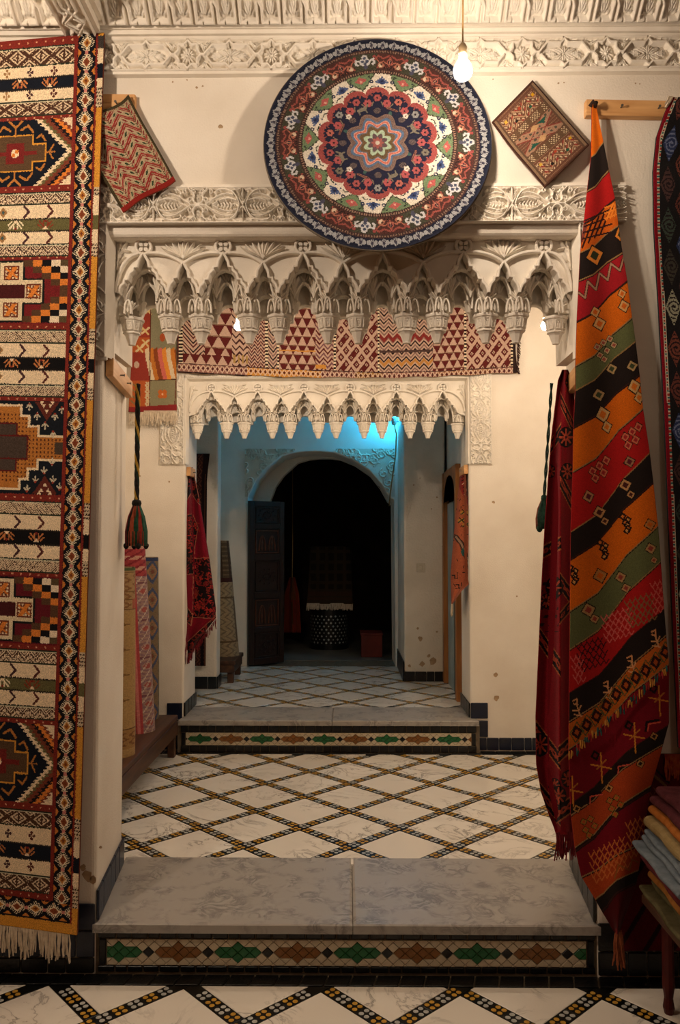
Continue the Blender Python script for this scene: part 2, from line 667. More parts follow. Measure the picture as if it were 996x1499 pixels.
# ------------------------------------------------------------------ carving: height canvases
class Relief:
    """height field on x in [0,w], y in [0,h] (metres); heights 0..1"""
    def __init__(self, w, h, cell):
        self.w, self.h = w, h
        self.nx, self.ny = int(round(w / cell)) + 1, int(round(h / cell)) + 1
        self.X, self.Y = np.meshgrid(np.linspace(0, w, self.nx), np.linspace(0, h, self.ny))
        self.H = np.zeros_like(self.X)
        self.cell = cell

    def win(self, x0, y0, x1, y1):
        cx, cy = self.w / (self.nx - 1), self.h / (self.ny - 1)
        i0, i1 = max(0, int(x0 / cx) - 1), min(self.nx, int(x1 / cx) + 3)
        j0, j1 = max(0, int(y0 / cy) - 1), min(self.ny, int(y1 / cy) + 3)
        if i0 >= i1 or j0 >= j1:
            return None
        return slice(j0, j1), slice(i0, i1)

    def strand(self, pts, w, top=1.0, cut=0.0):
        """raised strap along a polyline; cut>0 first clears a groove beside it"""
        if len(pts) < 2:
            return
        h = w * .5
        soft = self.cell * .6
        m = h + soft + cut
        xs, ys = [p[0] for p in pts], [p[1] for p in pts]
        wd = self.win(min(xs) - m, min(ys) - m, max(xs) + m, max(ys) + m)
        if wd is None:
            return
        X, Y = self.X[wd], self.Y[wd]
        D = np.full(X.shape, 1e9)
        for (xa, ya), (xb, yb) in zip(pts[:-1], pts[1:]):
            dx, dy = xb - xa, yb - ya
            t = np.clip(((X - xa) * dx + (Y - ya) * dy) / (dx * dx + dy * dy + 1e-12), 0, 1)
            D = np.minimum(D, np.hypot(X - xa - t * dx, Y - ya - t * dy))
        if cut > 0:
            g = np.clip((D - h) / max(cut, 1e-6), 0, 1)
            self.H[wd] = np.where(D < h + cut, np.minimum(self.H[wd], g), self.H[wd])
        v = np.clip((h - D) / soft + .5, 0, 1) * top
        self.H[wd] = np.maximum(self.H[wd], v)

    def leaf(self, x0, y0, x1, y1, w, top=.55, groove=True):
        """pointed leaf from base to tip"""
        dx, dy = x1 - x0, y1 - y0
        L = math.hypot(dx, dy)
        if L < 1e-6:
            return
        m = w
        wd = self.win(min(x0, x1) - m, min(y0, y1) - m, max(x0, x1) + m, max(y0, y1) + m)
        if wd is None:
            return
        X, Y = self.X[wd] - x0, self.Y[wd] - y0
        t = (X * dx + Y * dy) / L / L
        s = np.abs(-X * dy + Y * dx) / L
        hw = w * .5 * np.sin(np.clip(t, 0, 1) ** .8 * PI) ** .8
        inside = (t > 0) & (t < 1)
        d = hw - s
        v = np.clip(d / (self.cell * 1.2) + .3, 0, 1) * top
        if groove:
            v = v * np.where(s < self.cell * .7, .45, 1)
        v = np.where(inside, v, 0)
        self.H[wd] = np.maximum(self.H[wd], v)

    def disk(self, cx, cy, r, top=1.0, hole=0):
        D = np.hypot(self.X - cx, self.Y - cy)
        v = np.clip((r - D) / self.cell + .5, 0, 1) * top
        self.H = np.maximum(self.H, v)
        if hole:
            self.H = np.where(D < hole, 0, self.H)

    def mirror_x(self):
        self.H = np.maximum(self.H, self.H[:, ::-1])
        return self

    def mirror_y(self):
        self.H = np.maximum(self.H, self.H[::-1, :])
        return self


def arc(cx, cy, rx, ry, a0, a1, n=14):
    return [(cx + rx * math.cos(math.radians(a0 + (a1 - a0) * k / n)), cy + ry * math.sin(math.radians(a0 + (a1 - a0) * k / n))) for k in range(n + 1)]


def spiral(cx, cy, r0, r1, a0, turns, n=22):
    return [(cx + (r0 + (r1 - r0) * k / n) * math.cos(a0 + turns * 2 * PI * k / n), cy + (r0 + (r1 - r0) * k / n) * math.sin(a0 + turns * 2 * PI * k / n)) for k in range(n + 1)]


def bez(p0, p1, p2, p3, n=14):
    out = []
    for k in range(n + 1):
        t = k / n
        a, b, c, d = (1 - t) ** 3, 3 * t * (1 - t) ** 2, 3 * t * t * (1 - t), t ** 3
        out.append((a * p0[0] + b * p1[0] + c * p2[0] + d * p3[0], a * p0[1] + b * p1[1] + c * p2[1] + d * p3[1]))
    return out


def relief_obj(name, H, w, h, fmap, depth, mat, parent=None):
    """fmap(x,y,hgt) -> (X,Y,Z) arrays; H heights (ny,nx)"""
    ny, nx = H.shape
    X, Y = np.meshgrid(np.linspace(0, w, nx), np.linspace(0, h, ny))
    Hh = H * depth
    # close the edges with a short skirt
    P = np.stack(fmap(X, Y, Hh), -1)
    me = grid_mesh(name, P, mat, None, False, None, flip=True)
    return put(name, me, parent)


# ---- repeating carved patterns
def frieze_star():
    """eight-pointed stars and long cartouches; one period .31 x .112"""
    w, h = .31, .112
    R = Relief(w, h, .0016)
    cy = h / 2
    # leaves behind
    for sx in (-1, 1):
        for sy in (-1, 1):
            bx = .5 * w + sx * .094
            for (ax, ay, bx2, by2, ww) in ((.0, .018, -.012, .05, .012), (.0, .018, .012, .052, .012), (-.004, .03, -.036, .05, .013), (.004, .03, .03, .052, .011)):
                R.leaf(bx + sx * ax, cy + sy * ay, bx + sx * bx2 * -1, cy + sy * by2, ww)
            R.leaf(.5 * w + sx * .055, cy + sy * .052, .5 * w + sx * .012, cy + sy * .046, .012)
    R.strand([(0, .0025), (w, .0025)], .005)
    R.strand([(0, h - .0025), (w, h - .0025)], .005)
    # cartouche centred at w/2
    c = .5 * w
    sw = .0085
    pts = []
    half = [(-.094, 0), (-.064, .034), (-.013, .034), (0, .047), (.013, .034), (.064, .034), (.094, 0)]
    for sy in (-1, 1):
        R.strand([(c + x, cy + sy * y) for x, y in half], sw, cut=.004)
    # inner foliage of the cartouche
    for sx in (-1, 1):
        for sy in (-1, 1):
            R.leaf(c + sx * .006, cy + sy * .002, c + sx * .05, cy + sy * .022, .013)
            R.leaf(c + sx * .026, cy + sy * .001, c + sx * .068, cy + sy * .010, .010)
            R.leaf(c + sx * .003, cy + sy * .004, c + sx * .026, cy + sy * .027, .012)
        R.leaf(c + sx * .02, cy, c + sx * .078, cy, .009)
    for sy in (-1, 1):
        R.leaf(c, cy, c, cy + sy * .032, .014)
    # star at x=0 and x=w (drawn at both ends)
    for sx0 in (0, w):
        for k in range(12):
            a = k * PI / 6 + .26
            R.leaf(sx0 + .006 * math.cos(a), cy + .006 * math.sin(a), sx0 + .032 * math.cos(a), cy + .032 * math.sin(a), .0075, .6, False)
        r = .0335
        for rot in (0, PI / 4):
            pass
        star = []
        for k in range(16):
            a = k * PI / 8
            rr = .049 if k % 2 == 0 else .0375
            star.append((sx0 + rr * math.cos(a), cy + rr * math.sin(a)))
        star.append(star[0])
        R.strand(star, sw, cut=.003)
        R.disk(sx0, cy, .007, .9, .0025)
    # strap from the star tip to the crossing
    for sx in (0, 1):
        x0 = 0 if sx == 0 else w
        d = 1 if sx == 0 else -1
        R.strand([(x0 + d * .049, cy), (x0 + d * .061, cy)], sw)
    return R


def frieze_knot(w=.33, h=.132):
    """interlaced almonds with leaves, knots and crossings; one period w x h"""
    R = Relief(w, h, .0016)
    c, cy = w / 2, h / 2
    sw = .0056
    def m4(fn):
        for sx in (-1, 1):
            for sy in (-1, 1):
                fn(sx, sy)
    def one(sx, sy):
        # x measured from the crossing (centre) outwards to the knot at w/2
        T = lambda p: [(c + sx * x, cy + sy * y) for x, y in p]
        # almonds
        R.strand(T(bez((0, 0), (.02, .022), (.05, .026), (.075, .019)) + bez((.075, .019), (.095, .013), (.1, .006), (.112, 0))), sw, cut=.002)
        R.strand(T(bez((0, .0), (.012, .03), (.04, .046), (.075, .038)) + bez((.075, .038), (.105, .03), (.115, .012), (.135, .004))), sw, cut=.002)
        R.strand(T(bez((.012, .0), (.022, .045), (.05, .062), (.09, .054)) + bez((.09, .054), (.1, .05), (.106, .042), (.1, .037))), sw, cut=.002)
        R.strand(T(bez((.165, .004), (.15, .006), (.14, .02), (.148, .03)) + bez((.148, .03), (.156, .042), (.135, .05), (.13, .06))), sw, cut=.002)
        R.strand(T(spiral(.137, .018, .011, .003, 0, 1.1)), sw * .8)
        R.strand(T(spiral(.118, .047, .010, .003, 1.0, 1.1)), sw * .8)
        R.leaf(c + sx * .0, cy + sy * .03, c + sx * .006, cy + sy * .062, .009)
        R.leaf(c + sx * .012, cy + sy * .05, c + sx * .036, cy + sy * .061, .011)
        R.leaf(c + sx * .006, cy + sy * .02, c + sx * .02, cy + sy * .058, .008)
        R.leaf(c + sx * .165, cy + sy * .008, c + sx * .158, cy + sy * .058, .011)
        R.leaf(c + sx * .156, cy + sy * .03, c + sx * .142, cy + sy * .06, .009)
        R.leaf(c + sx * .06, cy + sy * .05, c + sx * .1, cy + sy * .063, .008)
        R.strand(T(bez((.02, .012), (.04, .034), (.07, .034), (.1, .02))), sw * .7, .8)
        R.strand(T(bez((.03, .056), (.04, .05), (.05, .05), (.058, .06))), sw * .8, .9)
        R.strand(T(spiral(.15, .05, .009, .002, 2.0, 1.2)), sw * .7)
        R.strand(T(bez((.006, .06), (.02, .05), (.03, .056), (.036, .062))), sw * .8, .9)
    m4(one)
    for sx in (-1, 1):
        R.leaf(c + sx * .024, cy, c + sx * .100, cy, .026, .8)
        for k in range(5):
            for sy in (-1, 1):
                R.strand([(c + sx * (.034 + k * .012), cy), (c + sx * (.042 + k * .012), cy + sy * .012)], .0026, .0001, .0016)
        R.strand([(c + sx * w / 2, cy), (c + sx * (w / 2 - .03), cy)], sw)
    R.strand([(c, cy - .062), (c, cy + .062)], sw * .7)
    R.strand([(0, .003), (w, .003)], .006)
    R.strand([(0, h - .003), (w, h - .003)], .006)
    return R


def cove_kufic():
    """upright straps with knots over leaves; one period .16 x .2"""
    w, h = .16, .2
    R = Relief(w, h, .0025)
    sw = .009
    for x0, kind in ((0, 0), (w / 2, 1), (w, 0)):
        for s in (-1, 1):
            T = lambda p: [(x0 + s * x, y) for x, y in p]
            if kind == 0:
                R.strand(T([(w / 4, .007), (.009, .007), (.009, .036), (-.011, .06), (-.011, .1), (.009, .124), (.009, .16), (.02, .175)]), sw, cut=.004)
            else:
                R.strand(T([(w / 4, .007), (.009, .007), (.009, .05), (.0, .056)]), sw, cut=.004)
                R.strand(T([(0, .056), (.015, .072), (0, .088)]), sw, cut=.003)
                R.strand(T(bez((0, .088), (.004, .12), (.03, .11), (.034, .14)) + spiral(.024, .146, .012, .004, 0, 1)), sw * .8, cut=.003)
    for k in (w / 4, 3 * w / 4):
        for (a, b, cc, d, ww) in ((0, .018, -.012, .05, .016), (0, .018, .012, .05, .016), (0, .03, 0, .075, .014), (-.004, .07, -.016, .11, .014), (.004, .07, .016, .11, .014), (0, .1, 0, .16, .016), (-.008, .14, -.02, .18, .012), (.008, .14, .02, .18, .012), (-.01, .016, -.024, .03, .009), (.01, .016, .024, .03, .009)):
            R.leaf(k + a, b, k + cc, d, ww, .5)
    R.strand([(0, h - .004), (w, h - .004)], .008)
    return R


def tile_H(R, n, frac=1.0):
    H = R.H
    out = np.concatenate([H[:, :-1]] * n + [H[:, -1:]], 1)
    k = int(round((out.shape[1] - 1) * frac)) + 1
    return out[:, :k]
# ------------------------------------------------------------------ levels
Z0, Z1, Z2 = 0.02, 0.20, 0.41          # front, middle and third floor
W1, W1B = 0.0, 0.52                    # first wall, front and back face
W2, W2B = 2.40, 2.80                   # second wall
W3, W3B = 4.65, 5.05                   # third wall
O1L, O1R, O1T = -0.905, 0.885, 2.694   # first opening
O2L, O2R, O2T = -1.09, 0.805, 2.675    # second opening
CEIL1, CEIL2, CEIL3 = 3.80, 3.25, 3.10


def structure(name, mb, mat, label, cat, bevel=0.0, parent=None):
    me = mb.mesh(name, mat)
    fix_normals(me)
    o = put(name, me, parent)
    tag(o, label, cat, None, 'structure')
    if bevel:
        b = o.modifiers.new('edge', 'BEVEL')
        b.width = bevel
        b.segments = 3
        b.limit_method = 'ANGLE'
    return o


# ---- walls with openings
mb = MB()
SPL = .055                             # the jambs splay towards the middle room
mb.prism2_xz([(-2.6, 0), (O1L, 0), (O1L, O1T), (O1R, O1T), (O1R, 0), (2.6, 0), (2.6, CEIL1), (-2.6, CEIL1)],
             [(-2.6, 0), (O1L - SPL, 0), (O1L - SPL, O1T), (O1R + SPL, O1T), (O1R + SPL, 0), (2.6, 0), (2.6, CEIL1), (-2.6, CEIL1)], W1, W1B)
wall1 = structure('wall_front', mb, PLASTER, 'cream plaster wall pierced by the wide carved opening under the round rug', 'wall', .018)
mb = MB()
mb.prism_xz([(-1.75, 0), (O2L, 0), (O2L, O2T), (O2R, O2T), (O2R, 0), (1.9, 0), (1.9, CEIL2), (-1.75, CEIL2)], W2, W2B)
wall2 = structure('wall_middle', mb, PLASTER, 'cream plaster wall holding the smaller carved opening over two steps', 'wall', .015)

# third wall: basket arch into the dark hall
A3 = [(364, 800), (364, 728), (374, 705), (388, 688), (413, 668), (432, 663), (450, 661), (470, 661), (488, 663), (513, 672), (541, 689), (558, 708), (571, 729), (577, 732), (579, 800)]
pts3 = [at(x, y, W3) for x, y in A3]
arch = [(p.x, p.z) for p in pts3]
arch[0] = (arch[0][0], Z2 - .05)
arch[-1] = (arch[-1][0], Z2 - .05)
poly = [(-1.75, Z2 - .05)] + arch + [(1.75, Z2 - .05), (1.75, CEIL3), (-1.75, CEIL3)]
mb = MB()
mb.prism_xz(poly, W3, W3B)
wall3 = structure('wall_back', mb, PLASTER, 'bluish lit plaster wall with a round arch into the dark hall', 'wall', .012)
# narrower inner order of the arch, set back in its thickness
cx3 = (arch[1][0] + arch[-2][0]) / 2
inner = []
for (x, z) in arch:
    k = .80 if z > 1.5 else .86
    t_ = (x - arch[1][0]) / (arch[-2][0] - arch[1][0])
    inner.append((x + .17 * (1 - t_) - .004, z if z < 1.0 else z - .02))
mb = MB()
mb.prism_xz([(-1.7, Z2 - .05)] + inner + [(1.7, Z2 - .05), (1.7, CEIL3), (-1.7, CEIL3)], W3B + .001, W3B + .13)
structure('wall_hall', mb, PLASTER_OLD, 'inner plaster order of the round arch in deep shade', 'wall', .01)

# ---- piers and side walls
def wall_box(name, x0, x1, y0, y1, z0, z1, mat, label, bevel=0.0):
    mb = MB()
    mb.box(x0, x1, y0, y1, z0, z1)
    return structure(name, mb, mat, label, 'wall', bevel)


p_r = at(592, 900, 3.82)
p_r2 = at(653, 900, 3.82)
PRL, PRR = p_r.x, p_r2.x
wall_box('wall_pier', PRL, PRR, 3.82, W3 - .001, Z2, CEIL3, PLASTER_OLD, 'stained cream plaster pier with a light switch beside the round arch', .02)
pl0, pl1 = at(296, 900, 3.45).x, at(318, 900, 3.45).x
wall_box('wall_pier', -1.48, pl1, 3.45, 3.62, Z2, CEIL3, PLASTER_OLD, 'narrow plaster pier behind the dark red rug hanging in the second opening', .02)
wall_box('wall_left', -1.75, -1.60, W1B + .001, W2 - .001, Z1, CEIL2, PLASTER, 'cream plaster side wall behind the rolled carpets on the long bench')
wall_box('wall_right', 1.75, 1.9, W1B + .001, W2 - .001, Z1, CEIL2, PLASTER, 'cream plaster side wall behind the hanging crimson carpet')
wall_box('wall_left', -1.65, -1.5, W2B + .001, W3 - .001, Z2, CEIL3, PLASTER, 'plaster side wall behind the dark brown hanging carpet')
wall_box('wall_right', PRR + .02, PRR + .2, W2B + .001, W3 - .001, Z2, CEIL3, PLASTER, 'plaster side wall holding the brown wooden door frame')
# front room around the camera
SHOPWALL = mat_noise('ochre_plaster', (110, 78, 54), (138, 102, 72), 3, .9, .2, 60)  # unseen walls toned dark to cut the bounced fill light
wall_box('wall_left', -2.75, -2.601, -5.3, W1B, 0, CEIL1, SHOPWALL, 'ochre side wall of the front room beyond the patterned wall rug')
wall_box('wall_right', 2.601, 2.75, -5.3, W1B, 0, CEIL1, SHOPWALL, 'ochre side wall of the front room beyond the folded textiles')
wall_box('wall_rear', -2.75, 2.75, -5.45, -5.301, 0, CEIL1, SHOPWALL, 'ochre wall closing the front room opposite the carved opening')
# dark hall
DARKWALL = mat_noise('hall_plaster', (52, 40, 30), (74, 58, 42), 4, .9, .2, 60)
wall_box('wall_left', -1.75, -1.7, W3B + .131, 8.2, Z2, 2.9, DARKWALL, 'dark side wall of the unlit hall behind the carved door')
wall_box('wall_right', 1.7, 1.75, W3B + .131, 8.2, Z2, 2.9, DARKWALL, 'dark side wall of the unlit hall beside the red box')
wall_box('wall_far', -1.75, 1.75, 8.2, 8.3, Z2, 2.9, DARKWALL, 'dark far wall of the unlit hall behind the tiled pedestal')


def ceil_box(x0, x1, y0, y1, z, label):
    mb = MB()
    mb.box(x0, x1, y0, y1, z, z + .1)
    return structure('ceiling', mb, PLASTER, label, 'ceiling')


ceil_box(-2.75, 2.75, -5.45, W1B, CEIL1, 'cream ceiling of the front room above the carved cove')
ceil_box(-1.75, 1.9, W1B, W2B, CEIL2, 'cream ceiling of the middle room between the two carved openings')
ceil_box(-1.75, 1.75, W2B, W3B, CEIL3, 'cream ceiling of the third room under the blue light')
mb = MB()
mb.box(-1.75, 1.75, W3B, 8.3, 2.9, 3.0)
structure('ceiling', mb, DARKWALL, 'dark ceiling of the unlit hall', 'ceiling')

# ------------------------------------------------------------------ lattice floors
def clip(poly, x0, x1, y0, y1):
    def cut(P, f, g):
        out = []
        for i in range(len(P)):
            a, b = P[i - 1], P[i]
            fa, fb = f(a), f(b)
            if fa >= 0:
                if fb >= 0:
                    out.append(b)
                else:
                    t = fa / (fa - fb)
                    out.append((a[0] + (b[0] - a[0]) * t, a[1] + (b[1] - a[1]) * t))
            elif fb >= 0:
                t = fa / (fa - fb)
                out.append((a[0] + (b[0] - a[0]) * t, a[1] + (b[1] - a[1]) * t))
                out.append(b)
        return out
    for f in (lambda p: p[0] - x0, lambda p: x1 - p[0], lambda p: p[1] - y0, lambda p: y1 - p[1]):
        poly = cut(poly, f, None)
        if len(poly) < 3:
            return []
    return poly


def area(p):
    return .5 * sum(p[i - 1][0] * p[i][1] - p[i][0] * p[i - 1][1] for i in range(len(p)))


def slab_mesh(name, poly, z0, z1, mat, c=.0025):
    """low tile with a chamfered upper edge from a convex polygon"""
    if area(poly) < 0:
        poly = poly[::-1]
    cx, cy = sum(p[0] for p in poly) / len(poly), sum(p[1] for p in poly) / len(poly)
    sh = []
    for x, y in poly:
        L = math.hypot(x - cx, y - cy)
        k = max(0, 1 - c * 1.4 / max(L, 1e-6))
        sh.append((cx + (x - cx) * k, cy + (y - cy) * k))
    mb = MB()
    n = len(poly)
    vs = [(x, y, z0) for x, y in poly] + [(x, y, z1 - c * .5) for x, y in poly] + [(x, y, z1) for x, y in sh]
    fs = [tuple(2 * n + i for i in range(n))]
    for i in range(n):
        j = (i + 1) % n
        fs += [(i, j, n + j, n + i), (n + i, n + j, 2 * n + j, 2 * n + i)]
    mb.add(vs, fs)
    return mb.mesh(name, mat)


def flower_mesh(name, L, n, z, sw):
    """row of small four-petalled mosaic flowers along +x, alternately yellow and white"""
    mb = MB()
    u = L / n
    q = u * .165
    for k in range(n):
        cx = -L / 2 + (k + .5) * u
        mb.mi = k % 2
        for (dx, dy) in ((1, 1), (1, -1), (-1, 1), (-1, -1)):
            px_, py_ = cx + dx * u * .215, dy * u * .215
            ring0 = [(px_ + q * math.cos(a), py_ + q * math.sin(a), z - .003) for a in [PI / 8 + i * PI / 4 for i in range(8)]]
            ring1 = [(x, y, z + .0006) for x, y, _ in ring0]
            b = len(mb.v)
            mb.add(ring0 + ring1, [tuple(range(8, 16))] + [(i, (i + 1) % 8, 8 + (i + 1) % 8, 8 + i) for i in range(8)])
    return mb.mesh(name, [YELLOWTILE, WHITETILE])


def lattice_floor(base, rect, node, s, z, sw=.056, rot=0.0):
    """square marble tiles set diagonally with black mosaic straps; node = one crossing, s = diagonal step"""
    x0, x1, y0, y1 = rect
    p = s / math.sqrt(2)
    a = math.radians(45 + rot)
    ux, uy = (math.cos(a), math.sin(a)), (-math.sin(a), math.cos(a))
    half = (p - sw) / 2
    R = int(max(x1 - x0, y1 - y0) / p) + 3
    full = {}
    W = lambda u, v: (node[0] + u * ux[0] + v * uy[0], node[1] + u * ux[1] + v * uy[1])
    tile_full = slab_mesh('floor_tile', [(ux[0] * i * half + uy[0] * j * half, ux[1] * i * half + uy[1] * j * half) for i, j in ((-1, -1), (1, -1), (1, 1), (-1, 1))], -.012, 0, MARBLE)
    nflow = 6
    fl_long = flower_mesh('mosaic_flowers', p, nflow, 0, sw)
    fl_short = flower_mesh('mosaic_flowers', p - sw, 5, 0, sw)
    strap_long = slab_mesh('mosaic_strap', [(-p / 2, -sw / 2 + .002), (p / 2, -sw / 2 + .002), (p / 2, sw / 2 - .002), (-p / 2, sw / 2 - .002)], -.012, -.0006, MORTAR, .001)
    strap_short = slab_mesh('mosaic_strap', [(-(p - sw) / 2, -sw / 2 + .002), ((p - sw) / 2, -sw / 2 + .002), ((p - sw) / 2, sw / 2 - .002), (-(p - sw) / 2, sw / 2 - .002)], -.012, -.0006, MORTAR, .001)
    cnt = 0
    cnode = ((x0 + x1) / 2 - node[0], (y0 + y1) / 2 - node[1])
    iu, iv = int((cnode[0] * ux[0] + cnode[1] * ux[1]) / p), int((cnode[0] * uy[0] + cnode[1] * uy[1]) / p)
    for i in range(iu - R, iu + R + 1):
        for j in range(iv - R, iv + R + 1):
            # tile in the cell between nodes (i,j) and (i+1,j+1)
            c = W((i + .5) * p, (j + .5) * p)
            quad = [W((i + .5) * p + e * half, (j + .5) * p + f * half) for e, f in ((-1, -1), (1, -1), (1, 1), (-1, 1))]
            cl = clip(quad, x0, x1, y0, y1)
            if cl and abs(area(cl)) > 2e-4:
                if abs(abs(area(cl)) - 4 * half * half) < 1e-5:
                    put('floor_tile', tile_full, base, (c[0], c[1], z + random.uniform(-.0006, .0006)))
                else:
                    put('floor_tile', slab_mesh('floor_tile', cl, z - .012, z, MARBLE), base, (0, 0, 0))
                cnt += 1
            # straps
            for (du, dv, L, ang, sm, fm, nf) in ((0.0, 0, p, a, strap_long, fl_long, nflow), (0, .5, p - sw, a + PI / 2, strap_short, fl_short, 5)):
                if dv == 0:
                    cc = (i * p, j * p)
                    quad = [W(cc[0] + e * L / 2, cc[1] + f * (sw / 2 - .002)) for e, f in ((-1, -1), (1, -1), (1, 1), (-1, 1))]
                else:
                    cc = (i * p, (j + .5) * p)
                    quad = [W(cc[0] + f * (sw / 2 - .002), cc[1] + e * L / 2) for e, f in ((-1, -1), (1, -1), (1, 1), (-1, 1))]
                cw = W(*cc)
                cl = clip(quad, x0, x1, y0, y1)
                if not cl or abs(area(cl)) < 1e-4:
                    continue
                if abs(abs(area(cl)) - L * (sw - .004)) < 1e-5:
                    o = put('mosaic_strap', sm, base, (cw[0], cw[1], z), (0, 0, ang))
                    f_ = put('mosaic_flowers', fm, None, (0, 0, .0))
                    f_.parent = o
                    f_['kind'] = 'stuff'
                else:
                    o = put('mosaic_strap', slab_mesh('mosaic_strap', cl, z - .012, z - .0006, MORTAR, .001), base, (0, 0, 0))
                    mb = MB()
                    u = L / nf
                    for k in range(nf):
                        t = -L / 2 + (k + .5) * u
                        fx, fy = cw[0] + math.cos(ang) * t, cw[1] + math.sin(ang) * t
                        if not (x0 + .02 < fx < x1 - .02 and y0 + .02 < fy < y1 - .02):
                            continue
                        mb.mi = k % 2
                        for (dx, dy) in ((1, 1), (1, -1), (-1, 1), (-1, -1)):
                            lx, ly = dx * u * .215, dy * u * .215
                            gx, gy = fx + lx * math.cos(ang) - ly * math.sin(ang), fy + lx * math.sin(ang) + ly * math.cos(ang)
                            q = u * .165
                            r1 = [(gx + q * math.cos(b), gy + q * math.sin(b), z + .0006) for b in [PI / 8 + ang + m * PI / 4 for m in range(8)]]
                            r0 = [(x, y, z - .003) for x, y, _ in r1]
                            mb.add(r0 + r1, [tuple(range(8, 16))] + [(m, (m + 1) % 8, 8 + (m + 1) % 8, 8 + m) for m in range(8)])
                    if mb.f:
                        f_ = mb.build('mosaic_flowers', [YELLOWTILE, WHITETILE])
                        f_.parent = o
                        f_.location = -Vector(o.location) if False else (0, 0, 0)
                        f_['kind'] = 'stuff'
    return cnt


def floor_base(x0, x1, y0, y1, z, label):
    mb = MB()
    mb.box(x0, x1, y0, y1, z - .2, z - .008)
    o = structure('floor', mb, GROUT, label, 'floor')
    return o


fl1 = floor_base(-2.75, 2.75, -5.45, W1B, Z0, 'front floor of white marble diamonds with black mosaic straps before the lower step')
lattice_floor(fl1, (-2.0, 2.0, -1.35, -.074), (atz(471, 1443, Z0).x, atz(471, 1443, Z0).y), .475, Z0, .056, -2.0)
fl2 = floor_base(-1.75, 1.9, W1B, W2, Z1, 'middle floor of white marble diamonds between the two carved openings')
lattice_floor(fl2, (-1.6, 1.75, W1B + .01, W2 - .10), (.006, 1.205), .474, Z1, .056)
fl3 = floor_base(-1.75, 1.75, W2B - .06, W3B, Z2, 'third floor of white marble diamonds before the round arch')
nn = atz(512, 1011, Z2)
lattice_floor(fl3, (-1.5, PRR + .02, W2B - .04, W3), (nn.x, nn.y), .455, Z2, .052)
mb = MB()
mb.box(-1.75, 1.75, W3B, 8.3, Z2 - .2, Z2 - .001)
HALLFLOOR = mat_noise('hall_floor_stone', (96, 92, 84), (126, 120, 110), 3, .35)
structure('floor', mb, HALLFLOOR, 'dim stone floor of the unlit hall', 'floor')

# ------------------------------------------------------------------ steps
def tile_row(parent, axis, start, end, fixed, z0, z1, mat, name='tile', w=.058, out=.006, gap=.004, skew=.2, facing=-1, slant=0.0):
    """row of glazed tiles on a vertical face; axis 'x' (face at y=fixed) or 'y' (face at x=fixed)"""
    n = max(1, int(round((end - start) / w)))
    edges = [start + (end - start) * k / n for k in range(n + 1)]
    for k in range(1, n):
        edges[k] += random.uniform(-skew, skew) * w
    c = .0025
    for k in range(n):
        a, b = edges[k] + gap / 2, edges[k + 1] - gap / 2
        L, H = b - a, z1 - z0 - gap
        key = (round(L, 3), round(H, 3), axis, facing, mat.name)
        mb = MB()
        if axis == 'x':
            mb.box(-L / 2, L / 2, 0 if facing > 0 else -out, out if facing > 0 else 0, -H / 2, H / 2, c)
            loc = ((a + b) / 2, fixed, (z0 + z1) / 2)
        else:
            mb.box(0 if facing > 0 else -out, out if facing > 0 else 0, -L / 2, L / 2, -H / 2, H / 2, c)
            loc = (fixed + slant * ((a + b) / 2 - start) / (end - start), (a + b) / 2, (z0 + z1) / 2)
        o = put(name, mb.mesh(name, mat), parent, loc)
        o.rotation_euler = (random.uniform(-.012, .012), random.uniform(-.01, .01), random.uniform(-.012, .012) - (math.atan2(slant, end - start) if slant else 0))


DIA = {}


def zellige(parent, xc, zc, yf, x0, x1, ux, uz, half):
    """diamond mosaic: green and brown crosses between black diamonds on beige; pieces are small glazed diamonds"""
    def piece(pts, mat):
        """pts in units relative to (xc,zc)"""
        P = [(xc + a * ux, zc + b * uz) for a, b in pts]
        P = clip(P, x0, x1, zc - half, zc + half)
        if len(P) < 3 or abs(area(P)) < 3e-6:
            return
        if area(P) < 0:
            P = P[::-1]
        cx, cz = sum(p[0] for p in P) / len(P), sum(p[1] for p in P) / len(P)
        sh = [((x - cx) * .93, (z - cz) * .93) for x, z in P]
        key = (tuple((round(a, 4), round(b, 4)) for a, b in sh), mat.name)
        if key not in DIA:
            mb = MB()
            n = len(sh)
            f = [(x * .9, -.0045, z * .9) for x, z in sh]
            m = [(x, -.003, z) for x, z in sh]
            bk = [(x, .002, z) for x, z in sh]
            mb.add(f + m + bk, [tuple(range(n))] + [q for i in range(n) for q in ((i, n + i, n + (i + 1) % n, (i + 1) % n), (n + i, 2 * n + i, 2 * n + (i + 1) % n, n + (i + 1) % n))])
            DIA[key] = mb.mesh('mosaic_piece', mat)
        o = put('mosaic_piece', DIA[key], parent, (cx, yf + random.uniform(-.0006, .0006), cz))
    nI = int(max(x1 - xc, xc - x0) / ux) + 3
    for i in range(-nI, nI + 1):
        for j in range(-3, 4):
            if (i + j) % 2 == 0:
                continue
            per = i % 20
            rel, col = None, BEIGETILE
            for c, m in ((0, GREENTILE), (20, GREENTILE), (10, BROWNTILE)):
                if abs(per - c) <= 4:
                    rel, cm = per - c, m
            split = None
            if rel is not None:
                if (abs(rel) == 1 and j == 0) or (rel == 0 and abs(j) == 1) or (abs(rel) == 3 and j == 0):
                    col = cm
                elif abs(rel) == 2 and abs(j) == 1:
                    split = cm
            if per in (5, 15) and j == 0:
                col = BLACKTILE
            if split is None:
                piece([(i - 1, j), (i, j - 1), (i + 1, j), (i, j + 1)], col)
            else:
                s = 1 if j > 0 else -1
                piece([(i - 1, j), (i, j - s), (i + 1, j)], split)
                piece([(i - 1, j), (i + 1, j), (i, j + s)], BEIGETILE)


